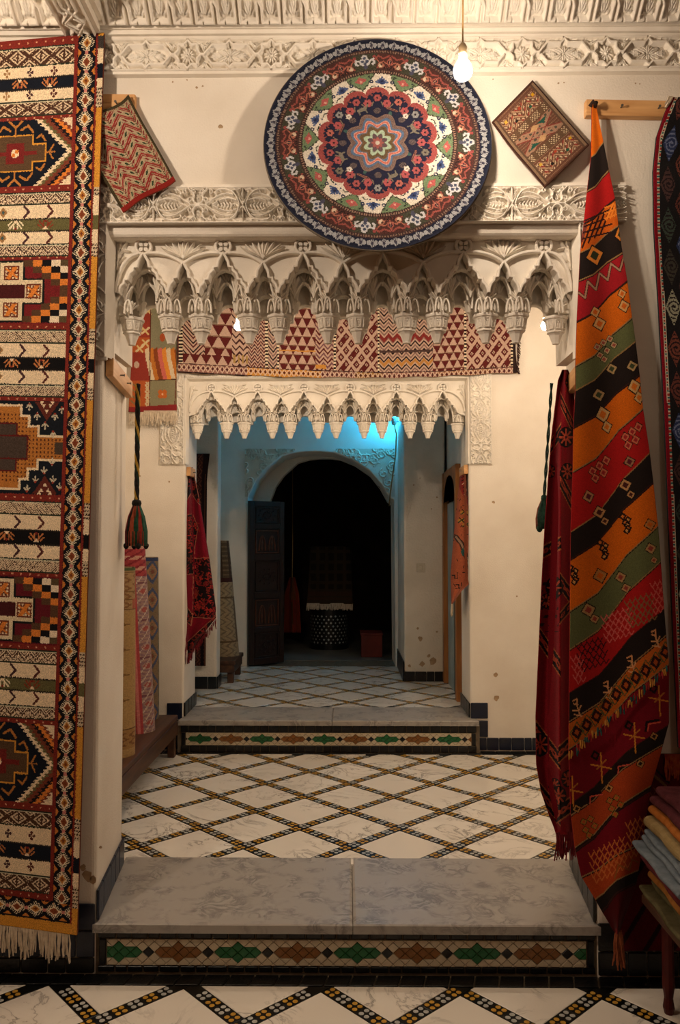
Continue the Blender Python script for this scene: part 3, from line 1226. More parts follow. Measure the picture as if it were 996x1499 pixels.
def step(name, label, xl, xr, yf, z0, z1, slab_depth, uxz, spl=0.0, rowh=.026):
    root = empty(name, ((xl + xr) / 2, yf, z0), label, 'step', None, 'structure')
    mb = MB()
    mb.box(xl - .02, xr + .02, yf + .006, yf + slab_depth, z0 - .02, z1 - .032)
    mb.build('riser', GROUT, root)
    # two slabs with a joint
    xm = (xl + xr) / 2 + .025
    for a, b in ((xl - .012, xm - .0012), (xm + .0012, xr + .012)):
        sl, sr = (spl if a < xm - .1 else 0), (spl if b > xm + .1 else 0)
        yb_ = yf + slab_depth
        put('slab', slab_mesh('slab', [(a, yf - .022), (b, yf - .022), (b, yf + .02), (b + sr, yb_), (a - sl, yb_), (a, yf + .02)], z1 - .031, z1 + .002, MARBLE_GREY, .008), root)
    h = z1 - .032 - z0
    zt = z1 - .034
    tile_row(root, 'x', xl, xr, yf + .006, zt - rowh - .001, zt, BLACKTILE, 'edge_tile')
    tile_row(root, 'x', xl, xr, yf + .006, z0 + .002, z0 + rowh, BLACKTILE, 'edge_tile')
    zm = (zt - rowh - .001 + z0 + rowh) / 2
    hm = (zt - rowh - .001 - z0 - rowh)
    for a, b in ((xl + .004, xl + .032), (xr - .032, xr - .004)):
        tile_row(root, 'x', a, b, yf + .006, zm - hm / 2, zm + hm / 2, BLACKTILE, 'edge_tile', .03)
    ux, uz, xoff = uxz
    zellige(root, xl + xoff, zm, yf + .004, xl + .035, xr - .035, ux, uz, hm / 2 - .001)
    return root


c0 = at(173, 1380, W1)
step('stair_step', 'low step of grey marble with green and brown mosaic riser at the front floor', O1L + .004, O1R - .002, .008, Z0, Z1, W1B + .07, (.0214, .0192, c0.x - O1L - .004), SPL)
c1 = at(293, 1077, 2.34)
step('stair_step', 'upper step of grey marble with mosaic riser under the smaller carved opening', O2L - .005, O2R + .03, 2.335, Z1, Z2, .42, (.0203, .0170, c1.x - O2L + .005), 0.0, .046)

# ------------------------------------------------------------------ tiled borders and skirtings
def baseboard(name, label):
    return empty(name, (0, 0, 0), label, 'baseboard', None, 'structure')


bb = baseboard('baseboard_front', 'row of black glazed floor tiles along the foot of the lower step')
n = 46
for k in range(n):
    a = -2.0 + 4.0 * k / n
    q = [(a + .003 + .016, -.003), (a + 4.0 / n - .003 + .016, -.003), (a + 4.0 / n - .003, -.07), (a + .003, -.07)]
    put('tile', slab_mesh('tile', q[::-1], Z0 - .012, Z0 + .002, BLACKTILE), bb)
bl = baseboard('baseboard_left', 'blue and black glazed tiles at the foot of the pier beside the patterned wall rug')
tile_row(bl, 'x', -1.9, O1L, W1 - .001, Z0 + .005, Z0 + .06, BLACKTILE, 'tile', .09, .01)
tile_row(bl, 'x', -1.9, O1L, W1 - .001, Z0 + .06, Z0 + .155, BLUETILE, 'tile', .065, .01)
tile_row(bl, 'x', -1.9, O1L, W1 - .001, Z0 + .155, Z0 + .25, BLUETILE, 'tile', .065, .01)
tile_row(bl, 'y', W1 + .0, W1B, O1L + .001, Z1 + .004, Z1 + .115, BLUETILE, 'tile', .1, .01, facing=1, slant=-SPL)
br = baseboard('baseboard_right', 'black glazed tiles at the foot of the pier behind the striped kilim')
tile_row(br, 'x', O1R, 1.9, W1 - .001, Z0 + .005, Z0 + .09, BLACKTILE, 'tile', .09, .01)
tile_row(br, 'x', O1R, 1.9, W1 - .001, Z0 + .09, Z0 + .19, BLACKTILE, 'tile', .09, .01)
tile_row(br, 'y', W1 + .0, W1B, O1R - .001, Z1 + .004, Z1 + .115, BLACKTILE, 'tile', .1, .01, facing=-1, slant=SPL)
bm_ = baseboard('baseboard_middle', 'dark blue glazed tiles around the foot of the wall with the smaller opening')
tile_row(bm_, 'x', O2R + .035, 1.75, W2 - .001, Z1 + .004, Z1 + .088, BLUETILE, 'tile', .075, .01)
tile_row(bm_, 'x', O2R + .035, O2R + .115, W2 - .001, Z1 + .09, Z1 + .2, BLUETILE, 'tile', .08, .01)
tile_row(bm_, 'x', O2R + .0, O2R + .115, W2 - .001, Z1 + .21, Z1 + .315, BLUETILE, 'tile', .08, .01)
tile_row(bm_, 'x', -1.6, O2L - .02, W2 - .001, Z1 + .004, Z1 + .1, BLUETILE, 'tile', .085, .01)
tile_row(bm_, 'x', O2L - .11, O2L - .02, W2 - .001, Z1 + .1, Z1 + .2, BLUETILE, 'tile', .085, .01)
tile_row(bm_, 'x', O2L - .11, O2L - .005, W2 - .001, Z1 + .2, Z1 + .31, BLUETILE, 'tile', .085, .01)
tile_row(bm_, 'y', W2 + .0, W2B, O2L + .001, Z2 + .006, Z2 + .1, BLACKTILE, 'tile', .1, .01, facing=1)
tile_row(bm_, 'y', W2 + .0, W2B, O2R - .001, Z2 + .006, Z2 + .1, BLACKTILE, 'tile', .1, .01, facing=-1)
n = 34
bm2 = baseboard('baseboard_step', 'row of black glazed floor tiles along the foot of the upper step')
for k in range(n):
    a = -1.6 + 3.35 * k / n
    q = [(a + .003, W2 - .015), (a + 3.35 / n - .003, W2 - .015), (a + 3.35 / n - .003, W2 - .094), (a + .003, W2 - .094)]
    if O2L - .02 < a + .05 < O2R + .03:
        q = [(x, min(y, 2.33)) for x, y in q]
    put('tile', slab_mesh('tile', q[::-1], Z1 - .012, Z1 + .002, BLACKTILE), bm2)
bp_ = baseboard('baseboard_pier', 'black tiles around the foot of the stained pier')
tile_row(bp_, 'x', PRL, PRR, 3.819, Z2 + .002, Z2 + .085, BLACKTILE, 'tile', .09, .01)
tile_row(bp_, 'y', 3.81, W3, PRL - .001, Z2 + .002, Z2 + .17, BLACKTILE, 'tile', .12, .012, facing=-1)
bq_ = baseboard('baseboard_pier', 'black tiles around the foot of the narrow pier')
tile_row(bq_, 'x', -1.48, pl1, 3.449, Z2 + .002, Z2 + .1, BLACKTILE, 'tile', .09, .01)
tile_row(bq_, 'y', 3.44, 3.62, pl1 + .001, Z2 + .002, Z2 + .1, BLACKTILE, 'tile', .09, .01, facing=1)
# ------------------------------------------------------------------ carved friezes, cornice and cove
def zy(y, Y=0.0, x=498):
    return at(x, y, Y).z


def trim(name, label, cat='trim', loc=(0, 0, 0)):
    return empty(name, loc, label, cat, None, 'structure')


def moulding_x(prof, x0, x1, name, mat, parent):
    """profile (Y,Z) swept along x"""
    mb = MB()
    mb.loft([[(x0, y, z) for y, z in prof], [(x1, y, z) for y, z in prof]])
    me = mb.mesh(name, mat)
    fix_normals(me)
    return put(name, me, parent)


XL, XR = -1.75, 1.75
# upper star frieze
R = frieze_star()
nrep = 9
H = tile_H(R, nrep)
star0 = at(277, 85, 0).x
x_start = star0 - 3 * .31
zt, zb = zy(62), zy(108)
t1 = trim('trim_1', 'carved stucco frieze of eight-pointed stars and cartouches under the cornice')
fr = relief_obj('frieze', H, .31 * nrep, zt - zb, lambda x, y, h: (x + x_start, -.004 - h, zb + y), .028, STUCCO, t1)
moulding_x([(0, zb - .012), (-.022, zb - .010), (-.022, zb), (0, zb + .002)], XL, XR, 'lower_fillet', STUCCO, t1)
# cornice moulding
t2 = trim('trim_2', 'plain plaster cornice moulding below the carved cove')
z38 = zy(39, -.06)
moulding_x([(0, zt - .001), (-.03, zt), (-.034, zt + .006), (-.042, zy(50, -.042)), (-.05, zy(48, -.05)), (-.056, zy(42, -.056)), (-.066, zy(40, -.066)), (-.066, z38 + .006), (-.04, z38 + .05), (0, z38 + .06)], XL, XR, 'cornice', STUCCO, t2)
# sloping carved cove
R = cove_kufic()
nrep = 22
H = tile_H(R, nrep)
yA, zA, yB, zB = -.068, z38 + .004, -.34, z38 + .215
t3 = trim('trim_3', 'sloping cove of carved upright straps and leaves along the ceiling edge')
Lc = math.hypot(yB - yA, zB - zA)
ny_, nz_ = -(zB - zA) / Lc * 1.0, (yB - yA) / Lc   # outward normal (towards room, down)
relief_obj('cove_panel', H, .16 * nrep, Lc, lambda x, y, h: (x + XL - .01, yA + (yB - yA) * y / Lc + ny_ * h, zA + (zB - zA) * y / Lc + nz_ * h), .024, STUCCO, t3)
moulding_x([(yA + .006, zA), (yB + .004, zB + .004), (yB, CEIL1), (-.001, CEIL1), (-.001, zA)], XL, XR, 'cove_backing', STUCCO, t3)

# carved ceiling beam running forward at the left
bxl, bxr = at(100, 57, -.03).x, at(146, 57, -.03).x
zbm = zy(57, -.03)
t4 = trim('trim_4', 'carved plaster beam with interlaced straps running forward over the patterned wall rug')
mb = MB()
mb.box(bxl, bxr, -2.2, -.026, zbm + .012, CEIL1 - .001)
mb.build('beam_body', STUCCO, t4)
Rb = Relief(.22, bxr - bxl, .0025)
bw = bxr - bxl
for s in (-1, 1):
    T = lambda p: [(x, bw / 2 + s * y) for x, y in p]
    Rb.strand(T([(0, .03), (.05, .03), (.11, -.03), (.17, .03), (.22, .03)]), .009, cut=.004)
    Rb.strand(T([(0, -.014), (.03, -.014), (.11, .04), (.19, -.014), (.22, -.014)]), .007, cut=.003)
    Rb.strand(T([(0, bw / 2 - .004), (.22, bw / 2 - .004)]), .008)
    for k in range(6):
        Rb.leaf(.02 + k * .035, bw / 2 + s * .008, .036 + k * .035, bw / 2 + s * .035, .012)
Hb = tile_H(Rb, 10)
relief_obj('beam_relief', Hb[::-1, :], 2.2, bw, lambda x, y, h: (bxr - y, -.03 - x, zbm + .009 - h), .02, STUCCO, t4)
mb = MB()
for (dx0, dx1, dz) in ((0, .016, .03), (.016, .034, .06), (.034, .05, .1)):
    mb.box(bxr + dx0 + .001, bxr + dx1, -2.2, -.08, zbm + dz - .03, CEIL1 - .001)
mb.build('side_moulding', STUCCO, t4)

# ------------------------------------------------------------------ carved surround of the first opening
zk0, zk1 = zy(330), zy(277)
hk = zk1 - zk0
RK = frieze_knot(.33, .132)
t5 = trim('trim_5', 'carved stucco frieze of interlaced almonds over the first opening')
xk0 = at(748, 300, 0).x - .165 - 5 * .33
nrep = 9
HK = tile_H(RK, nrep)
cut0 = int((-1.0 - xk0) / .33 * (RK.nx - 1))
cut1 = int((1.02 - xk0) / .33 * (RK.nx - 1))
xa = xk0 + cut0 * .33 / (RK.nx - 1)
HKc = HK[:, cut0:cut1]
relief_obj('frieze', HKc, (HKc.shape[1] - 1) * .33 / (RK.nx - 1), hk, lambda x, y, h: (x + xa, -.003 - h, zk0 + y), .028, STUCCO, t5)
moulding_x([(0, zk1), (-.02, zk1), (-.02, zk1 + .012), (0, zk1 + .014)], -1.0, 1.02, 'upper_fillet', STUCCO, t5)
# side bands running down the jamb edges
sbz = zy(522)
for nm, x0, w in (('trim_6', at(132, 400, 0).x, at(158, 400, 0).x - at(132, 400, 0).x), ('trim_7', at(847, 400, 0).x, .07)):
    tt = trim(nm, 'narrow carved scroll band beside the first opening, %s' % ('next to the patterned wall rug' if nm == 'trim_6' else 'behind the striped kilim'))
    Rs = Relief(.22, w, .0022)
    for k in range(2):
        o = .11 * k
        sg = 1 if k == 0 else -1
        Rs.strand([(o + x, w / 2 + sg * y) for x, y in bez((0, -.03), (.02, .05), (.08, .05), (.095, .0)) + spiral(.078, 0.002, .018, .004, 0, 1.3)], .007, cut=.003)
        Rs.strand([(o + x, w / 2 + sg * y) for x, y in bez((.02, -.032), (.05, .01), (.09, -.01), (.11, .03))], .006, cut=.002)
        for (a, b, c_, d, ww) in ((.01, -.028, .05, -.012, .012), (.03, .02, .06, .028, .012), (.07, -.03, .1, -.014, .012), (.09, .01, .11, .03, .01), (.02, 0, .05, .012, .014)):
            Rs.leaf(o + a, w / 2 + sg * b, o + c_, w / 2 + sg * d, ww)
    Rs.strand([(0, .003), (.22, .003)], .005)
    Rs.strand([(0, w - .003), (.22, w - .003)], .005)
    hh = zk0 - sbz
    Hs = tile_H(Rs, 3)
    Hs = Hs[:, :int(hh / .22 * (Rs.nx - 1))]
    relief_obj('band', Hs[:, ::-1], hh, w, lambda x, y, h: (x0 + y, -.003 - h, sbz + x), .02, STUCCO, tt)
    mb = MB()
    mb.box(x0 - .004, x0 + w + .004, -.012, .0, sbz - .014, sbz + .001, .003)
    mb.build('foot_fillet', STUCCO, tt)
# splayed frame moulding
FL, FR = at(169, 345, .045).x, at(838, 345, .045).x
FT = zy(341.5, .05)
t8 = trim('trim_8', 'plain splayed plaster frame around the scalloped valance of the first opening')
def frame(parent, xl, xr, zt, zb, w, dep, out, mat, foot=True):
    """three-sided splayed frame: outer flat w wide proud by out, inner face running back by dep"""
    mb = MB()
    o = [(xl - w, zb), (xl - w, zt + w), (xr + w, zt + w), (xr + w, zb)]
    m = [(xl - w * .45, zb), (xl - w * .45, zt + w * .45), (xr + w * .45, zt + w * .45), (xr + w * .45, zb)]
    i = [(xl, zb), (xl, zt), (xr, zt), (xr, zb)]
    rows = [[(x, 0.001, z) for x, z in o], [(x, -out, z) for x, z in o], [(x, -out, z) for x, z in m], [(x, dep, z) for x, z in i], [(x, dep + .012, z) for x, z in i]]
    vs = [p for r in rows for p in r]
    fs = []
    for k in range(len(rows) - 1):
        for j in range(3):
            fs.append((k * 4 + j, k * 4 + j + 1, (k + 1) * 4 + j + 1, (k + 1) * 4 + j))
    mb.add(vs, fs)
    return mb
mb = frame(t8, FL, FR, FT, sbz, .034, .045, .016, STUCCO)
me = mb.mesh('frame', STUCCO)
put('frame', me, t8)
# reveal filling between the frame and the jamb
mb = MB()
mb.box(O1L - .0, FL - .001, .05, .30, sbz + .03, O1T - .001)
mb.box(FR + .001, O1R + .0, .05, .30, sbz + .03, O1T - .001)
mb.build('reveal', STUCCO, t8)

# ------------------------------------------------------------------ muqarnas valance
Q = 1 / 402.0


def muq_meshes():
    """pieces in metres; x from the tall-arch centre, z from the top of the opening (negative down), y depth"""
    D0 = .045
    ZZ = lambda y, d: at(498, y, d + D0).z - FT
    X = lambda x, d: x * Q * (2.9 + d) / 2.9
    tall = [(0, 371), (-3.5, 376), (-7.5, 383), (-9, 391), (-14, 391.5), (-14.5, 396), (-20, 401), (-22.5, 409.5), (-27.5, 410), (-28, 415), (-32.5, 419), (-35, 425), (-36, 430)]
    short = [(0, 385), (-3.5, 390), (-7.5, 397), (-9, 407), (-14, 407.5), (-14.5, 412), (-19, 417), (-21.5, 424), (-22.5, 430)]
    return ZZ, X, tall, short


def fan_mesh(name, n, h, w, mat, spread=1.0, depth=.03):
    """palmette: n ribbed lobes fanning from a narrow base, curling forward at their tips"""
    mb = MB()
    for k in range(n):
        f = (k - (n - 1) / 2) / max(1, (n - 1) / 2) if n > 1 else 0
        hh = h * (1 - .38 * abs(f) ** 1.3)
        tipx = f * w * .5 * spread
        rings = []
        for i, t in enumerate((0, .25, .5, .72, .88, 1.0)):
            cx = tipx * (t ** 1.7)
            cz = hh * t
            cy = -depth * (t ** 2.2) + (.25 * depth) * abs(f) * t
            ww = w / n * (.42 + .78 * t ** .8) * (1.0 if t < .9 else .3)
            hd = max(.0035, depth * .32) * (1 if t < .95 else .4)
            rings.append([(cx - ww * .5, cy + hd, cz), (cx - ww * .12, cy - hd * .5, cz), (cx + ww * .12, cy - hd * .5, cz), (cx + ww * .5, cy + hd, cz)])
        mb.loft(rings)
    me = mb.mesh(name, mat)
    fix_normals(me)
    return me


def pendant_mesh(name, mat, n=8, s=1.0):
    """hanging capital: abacus, tapering panelled body, collar, fluted cone; z=0 at the top"""
    mb = MB()
    def ring(r, z, rot=PI / 8):
        return [(r * s * math.cos(rot + 2 * PI * k / 8) * 1.04, r * s * math.sin(rot + 2 * PI * k / 8), z * s) for k in range(8)]
    prof = [(.030, .002), (.052, 0), (.054, -.004), (.053, -.012), (.047, -.016), (.044, -.03), (.039, -.05), (.034, -.062), (.038, -.066), (.038, -.071), (.031, -.074), (.027, -.082), (.020, -.102), (.016, -.114), (.0155, -.119)]
    mb.loft([ring(r, z) for r, z in prof])
    # raised panels with leaves on the faces
    for k in range(8):
        a = 2 * PI * k / 8
        if math.sin(a) > .5:
            continue
        ca, sa = math.cos(a), math.sin(a)
        r0, r1 = .0425 * .93, .0355 * .93
        def W(u, v, o):
            rr = (r0 + (r1 - r0) * v) + o
            return ((rr * ca - u * sa) * s, (rr * sa + u * ca) * s, (-.018 - .040 * v) * s)
        wv = .0125
        fr_ = [(-wv, 0), (wv, 0), (wv * .8, 1), (-wv * .8, 1)]
        for i in range(4):
            (u0, v0), (u1, v1) = fr_[i], fr_[(i + 1) % 4]
            d = .0018
            cxu, cv = 0, .5
            ins = lambda u, v: (u * .76, cv + (v - cv) * .84)
            a0, a1 = ins(u0, v0), ins(u1, v1)
            vs = [W(u0, v0, .0012), W(u1, v1, .0012), W(a1[0], a1[1], .0012), W(a0[0], a0[1], .0012),
                  W(u0, v0, .0065), W(u1, v1, .0065), W(a1[0], a1[1], .0065), W(a0[0], a0[1], .0065)]
            mb.add(vs, [(4, 5, 6, 7), (0, 1, 5, 4), (2, 3, 7, 6), (1, 2, 6, 5), (3, 0, 4, 7)])
        for (u, v, du, dv) in ((-.004, .3, .003, .17), (.004, .3, .003, .17), (0, .6, .003, .26)):
            vs = [W(u, v - dv, .002), W(u + du, v, .002), W(u, v + dv, .002), W(u - du, v, .002), W(u, v, .0065)]
            mb.add(vs, [(0, 1, 4), (1, 2, 4), (2, 3, 4), (3, 0, 4)])
    me = mb.mesh(name, mat)
    fix_normals(me)
    return me


def arch_pts(cx, w, zt, zb, n=8, point=.62):
    """pointed arch polyline from left foot over the apex to the right foot"""
    out = []
    h = zt - zb
    for k in range(n + 1):
        t = k / n
        x = -w * (1 - t ** 1.8)
        out.append((cx + x, zb + h * math.sin(t * PI / 2) ** .85 if False else zb + h * (1 - (1 - t) ** 1.9)))
    right = [(2 * cx - x, z) for x, z in out[:-1]][::-1]
    return out + right


def muqarnas(root_name, label, xl, xr, ztop, yface, spacing, mat, sz=1.0):
    """valance of alternating tall and short cusped arches over palmettes and hanging capitals"""
    ZZ, XX, tall, short = muq_meshes()
    sx = spacing / .2925
    zq = lambda y, d: ZZ(y, d) * sz
    xq = lambda x, d=0: XX(x, d) * sx
    root = trim(root_name, label, 'valance', ((xl + xr) / 2, yface, ztop))
    cx0 = (xl + xr) / 2
    centres = [cx0 + (i - 2.5) * spacing for i in range(6)]
    shorts = [(centres[i] + centres[i + 1]) / 2 for i in range(5)]
    O = lambda x, d, z: (x, yface + d, ztop + z)

    # front plate with the cusped outline
    prof = []
    for i, c in enumerate(centres):
        L = [(c + xq(x), zq(y, 0)) for x, y in tall]
        Rr = [(c - xq(x), zq(y, 0)) for x, y in tall]
        seq = L[::-1] + Rr[1:]
        if i == 0:
            seq = [(max(x, xl + .004), z) for x, z in seq]
            seq = [(xl, seq[0][1] - .02)] + seq
        if i == 5:
            seq = [(min(x, xr - .004), z) for x, z in seq]
            seq = seq + [(xr, seq[-1][1] - .02)]
        prof += seq
        if i < 5:
            c2 = shorts[i]
            S = [(c2 + xq(x), zq(y, 0)) for x, y in short]
            S2 = [(c2 - xq(x), zq(y, 0)) for x, y in short]
            prof += (S[::-1] + S2[1:])[1:-1]
    mb = MB()
    pl = [(x, z) for x, z in prof]
    # split the plate at every leg so that the faces stay simple
    legs = [xl] + [c + s * spacing * .2505 * .98 for c in shorts for s in (-.0, ) if False]
    poly = pl + [(xr, 0.004), (xl, 0.004)]
    mb.prism_xz([(x - cx0, z) for x, z in poly], .017, .036)
    me = mb.mesh('front_plate', mat)
    fix_normals(me)
    put('front_plate', me, root, O(cx0, 0, 0))
    # ribs along the arch edges
    def rib(pts, w, name, c, d0, d1):
        mb = MB()
        mb.ribbon_xz(pts, w, d0, d1)
        me = mb.mesh(name, mat)
        fix_normals(me)
        return me
    rt = rib([(xq(x), zq(y, 0) + .003) for x, y in tall][::-1] + [(-xq(x), zq(y, 0) + .003) for x, y in tall][1:], .0105, 'tall_arch_rib', 0, -.006, .05)
    rs = rib([(xq(x), zq(y, 0) + .003) for x, y in short][::-1] + [(-xq(x), zq(y, 0) + .003) for x, y in short][1:], .0105, 'short_arch_rib', 0, -.006, .05)
    for c in centres:
        put('tall_arch_rib', rt, root, O(c, 0, 0))
    for c in shorts:
        put('short_arch_rib', rs, root, O(c, 0, 0))
    # scallops from the medallions down to the short arches
    sc = bez((xq(7), zq(369.5, 0)), (xq(24), zq(367.5, 0)), (xq(44), zq(373, 0)), (xq(58), zq(385, 0)), 10)
    ms = {s: rib([(s * x, z) for x, z in sc], .0105, 'scallop', 0, -.005, .02) for s in (-1, 1)}
    for i, c in enumerate(centres):
        for s in (-1, 1):
            if (i == 0 and s < 0) or (i == 5 and s > 0):
                e = (c - xl) if s < 0 else (xr - c)
                end = bez((s * xq(7), zq(370, 0)), (s * e * .55, zq(372, 0)), (s * e * .94, zq(390, 0)), (s * (e - .006), zq(428, 0)), 10)
                put('scallop', rib(end, .0105, 'scallop', 0, -.005, .02), root, O(c, 0, 0))
            else:
                put('scallop', ms[s], root, O(c, 0, 0))
    # medallions
    mb = MB()
    ringo = [(.0325 * math.cos(a), .0325 * math.sin(a)) for a in [2 * PI * k / 24 for k in range(24)]]
    mb.ribbon_xz([(x * .88, z * .88) for x, z in ringo], .0105, -.004, .012, True)
    for k in range(4):
        a = PI / 4 + k * PI / 2
        p = lambda r, t: (r * math.cos(a) - t * math.sin(a), r * math.sin(a) + t * math.cos(a))
        out = [p(.0035, 0), p(.011, .0078), p(.0205, .0055), p(.022, 0), p(.0205, -.0055), p(.011, -.0078)]
        mb.add([(x, .0, z) for x, z in out] + [(x, .012, z) for x, z in out], [tuple(range(6))] + [(i, i + 6, (i + 1) % 6 + 6, (i + 1) % 6) for i in range(6)])
    mm = mb.mesh('medallion', mat)
    fix_normals(mm)
    for c in centres:
        put('medallion', mm, root, O(c, 0, zq(360, 0)))
    # lotus flowers between the medallions
    def leafy(lst):
        mb = MB()
        for (x0, z0, x1, z1, w) in lst:
            dx, dz = x1 - x0, z1 - z0
            L = math.hypot(dx, dz)
            ux, uz = dx / L, dz / L
            o_ = []
            for t, ww in ((0, .25), (.25, .8), (.5, 1), (.78, .75), (1, .06)):
                o_.append((x0 + dx * t, z0 + dz * t, ww * w * .5))
            for a in range(len(o_) - 1):
                (xa, za, wa), (xb, zb_, wb) = o_[a], o_[a + 1]
                vs = [(xa - uz * wa, .009, za + ux * wa), (xa, -.002, za), (xa + uz * wa, .009, za - ux * wa),
                      (xb - uz * wb, .009, zb_ + ux * wb), (xb, -.002, zb_), (xb + uz * wb, .009, zb_ - ux * wb)]
                mb.add(vs, [(0, 1, 4, 3), (1, 2, 5, 4)])
        return mb
    zl0, zl1 = zq(379, 0), zq(350, 0)
    hh = zl1 - zl0
    ll = []
    for s in (-1, 1):
        ll += [(0, zl0 + .002, s * .018, zl1 - .004, .018), (s * .006, zl0 + .006, s * .042, zl1 - .006, .018), (s * .012, zl0 + .010, s * .066, zl1 - .016, .017), (s * .02, zl0 + .017, s * .082, zl1 - .028, .014), (s * .05, zl1 - .006, s * .075, zl1 - .001, .009)]
    ll += [(0, zl0 + .006, 0, zl1, .018)]
    ml = leafy([(a * sx, b, c_ * sx, d, w) for a, b, c_, d, w in ll]).mesh('lotus', mat)
    fix_normals(ml)
    md = MB()
    md.add([(0, -.004, .009), (.008, -.004, 0), (0, -.004, -.009), (-.008, -.004, 0), (0, .01, .009), (.008, .01, 0), (0, .01, -.009), (-.008, .01, 0)], [(0, 3, 2, 1), (0, 1, 5, 4), (1, 2, 6, 5), (2, 3, 7, 6), (3, 0, 4, 7)])
    md = md.mesh('diamond_boss', mat)
    fix_normals(md)
    for c in shorts:
        put('lotus', ml, root, O(c, 0, 0))
        put('diamond_boss', md, root, O(c, 0, zq(375, 0)))
    # leaf corners
    for s, xe in ((1, xl), (-1, xr)):
        span = abs(centres[0] - xl)
        lc = [(s * .006, zq(384, 0), s * .02, zq(352, 0), .018), (s * .01, zq(372, 0), s * .042, zq(352, 0), .018), (s * .012, zq(362, 0), s * .058, zq(366, 0), .016), (s * .004, zq(396, 0), s * .012, zq(374, 0), .014), (s * .012, zq(384, 0), s * .034, zq(372, 0), .014)]
        mc = leafy(lc).mesh('corner_leaves', mat)
        fix_normals(mc)
        put('corner_leaves', mc, root, O(xe, .004, 0))

    # second and third layers: plates with pointed arches, legs ending on the capitals
    def layer(d, th, name, feet, arches):
        """feet/arches alternate left to right: arches=(centre,halfwidth,top); feet bottoms given as z"""
        poly = []
        for (c, w, ztp, zbt) in arches:
            poly += arch_pts(c, w, ztp, zbt, 5)
        poly = [(xl, poly[0][1])] + poly + [(xr, poly[-1][1]), (xr, -.02), (xl, -.02)]
        mb = MB()
        mb.prism_xz([(x - cx0, z) for x, z in poly], d, d + th)
        me = mb.mesh(name, mat)
        fix_normals(me)
        put(name, me, root, O(cx0, 0, 0))
    a1, a2, a3 = [], [], []
    leg = 36 * Q * sx
    inn = 14.5 * Q * sx
    for i, c in enumerate(centres):
        wl = leg - .02
        a1.append((c, wl, zq(396, .06), zq(461, .06)))
        a2 += [(c - (leg + inn) / 2, (leg - inn) / 2 - .010, zq(424, .12), zq(455, .12)), (c, inn - .010, zq(417, .12), zq(443, .12)), (c + (leg + inn) / 2, (leg - inn) / 2 - .010, zq(424, .12), zq(455, .12))]
        a3.append((c, inn + .012, zq(449, .18), zq(473, .18)))
        if i < 5:
            c2 = shorts[i]
            hw = 22.5 * Q * sx
            a1.append((c2, hw - .02, zq(408, .06), zq(461, .06)))
            a2.append((c2, hw - .016, zq(436, .12), zq(461, .12)))
            a3.append((c2, hw - .022, zq(466, .18), zq(474, .18)))
    layer(.055, .02, 'second_tier', None, a1)
    layer(.105, .02, 'third_tier', None, a2)
    layer(.165, .025, 'back_tier', None, a3)
    # ribs on those arches
    for lst, d, nm in ((a1, .045, 'inner_arch_rib'), (a2, .094, 'small_arch_rib'), (a3, .155, 'peak_arch_rib')):
        cache = {}
        for (c, w, ztp, zbt) in lst:
            k = (round(w, 4), round(ztp, 4), round(zbt, 4))
            if k not in cache:
                cache[k] = rib(arch_pts(0, w + .002, ztp + .002, zbt, 5), .0085, nm, 0, d, d + .03)
            put(nm, cache[k], root, O(c, 0, 0))
    # palmettes
    f_big = fan_mesh('palmette', 5, .115 * sz, .075 * sx, mat, 1, .009)
    f_leg = fan_mesh('palmette', 7, .052 * sz, .070 * sx, mat, 1.0, .010)
    f_inn = fan_mesh('palmette', 5, .095 * sz, .058 * sx, mat, 1.05, .009)
    f_sh = fan_mesh('palmette', 5, .105 * sz, .068 * sx, mat, 1, .009)
    lanc = MB()
    lanc.ribbon_xz(arch_pts(0, .013, .052, 0, 4), .006, -.004, .012)
    lanc.add([(0, -.001, .004), (.006, .005, .016), (0, .0, .036), (-.006, .005, .016)], [(0, 1, 2), (0, 2, 3)])
    lm = lanc.mesh('lancet', mat)
    fix_normals(lm)
    for c in centres:
        put('palmette', f_big, root, O(c, .10, zq(421, .12)))
        for s in (-1, 1):
            put('palmette', f_inn, root, O(c + s * inn, .078, zq(441, .12)))
    for c in shorts:
        put('palmette', f_sh, root, O(c, .10, zq(438, .12)))
    # small corbels under the inner columns
    mb = MB()
    def rg(r, z):
        return [(r * math.cos(PI / 8 + 2 * PI * k / 8), r * math.sin(PI / 8 + 2 * PI * k / 8), z) for k in range(8)]
    mb.loft([rg(.020, 0), (rg(.021, -.006)), rg(.018, -.012), rg(.015, -.032), rg(.011, -.046), rg(.004, -.05)])
    cb = mb.mesh('corbel', mat)
    fix_normals(cb)
    for c in centres:
        for s in (-1, 1):
            put('corbel', cb, root, O(c + s * inn, .125, zq(441, .12)))
    # hanging capitals
    pm = pendant_mesh('capital', mat, s=.9)
    pe = pendant_mesh('capital', mat, s=.86)
    zc = zq(462.5, .07)
    spots = []
    for i, c in enumerate(centres):
        for s in (-1, 1):
            if (i == 0 and s < 0) or (i == 5 and s > 0):
                continue
            spots.append(c + s * leg)
    for x in spots:
        put('capital', pm, root, O(x, .07, zc))
        put('palmette', f_leg, root, O(x, .036, zc + .040))
        put('lancet', lm, root, O(x, .012, zc + .002))
        for s in (-1, 1):
            put('lancet', lm, root, O(x + s * .030, .034, zc + .002))
    for xe, s in ((xl, 1), (xr, -1)):
        e = centres[0] - xl
        put('capital', pe, root, O(xe + s * .046, .075, zc - .008 * sz))
        put('palmette', f_leg, root, O(xe + s * .044, .045, zc + .004))
        put('palmette', f_inn, root, O(xe + s * .03, .03, zc + .045))
        put('lancet', lm, root, O(xe + s * .046, .014, zc - .006))
    return root


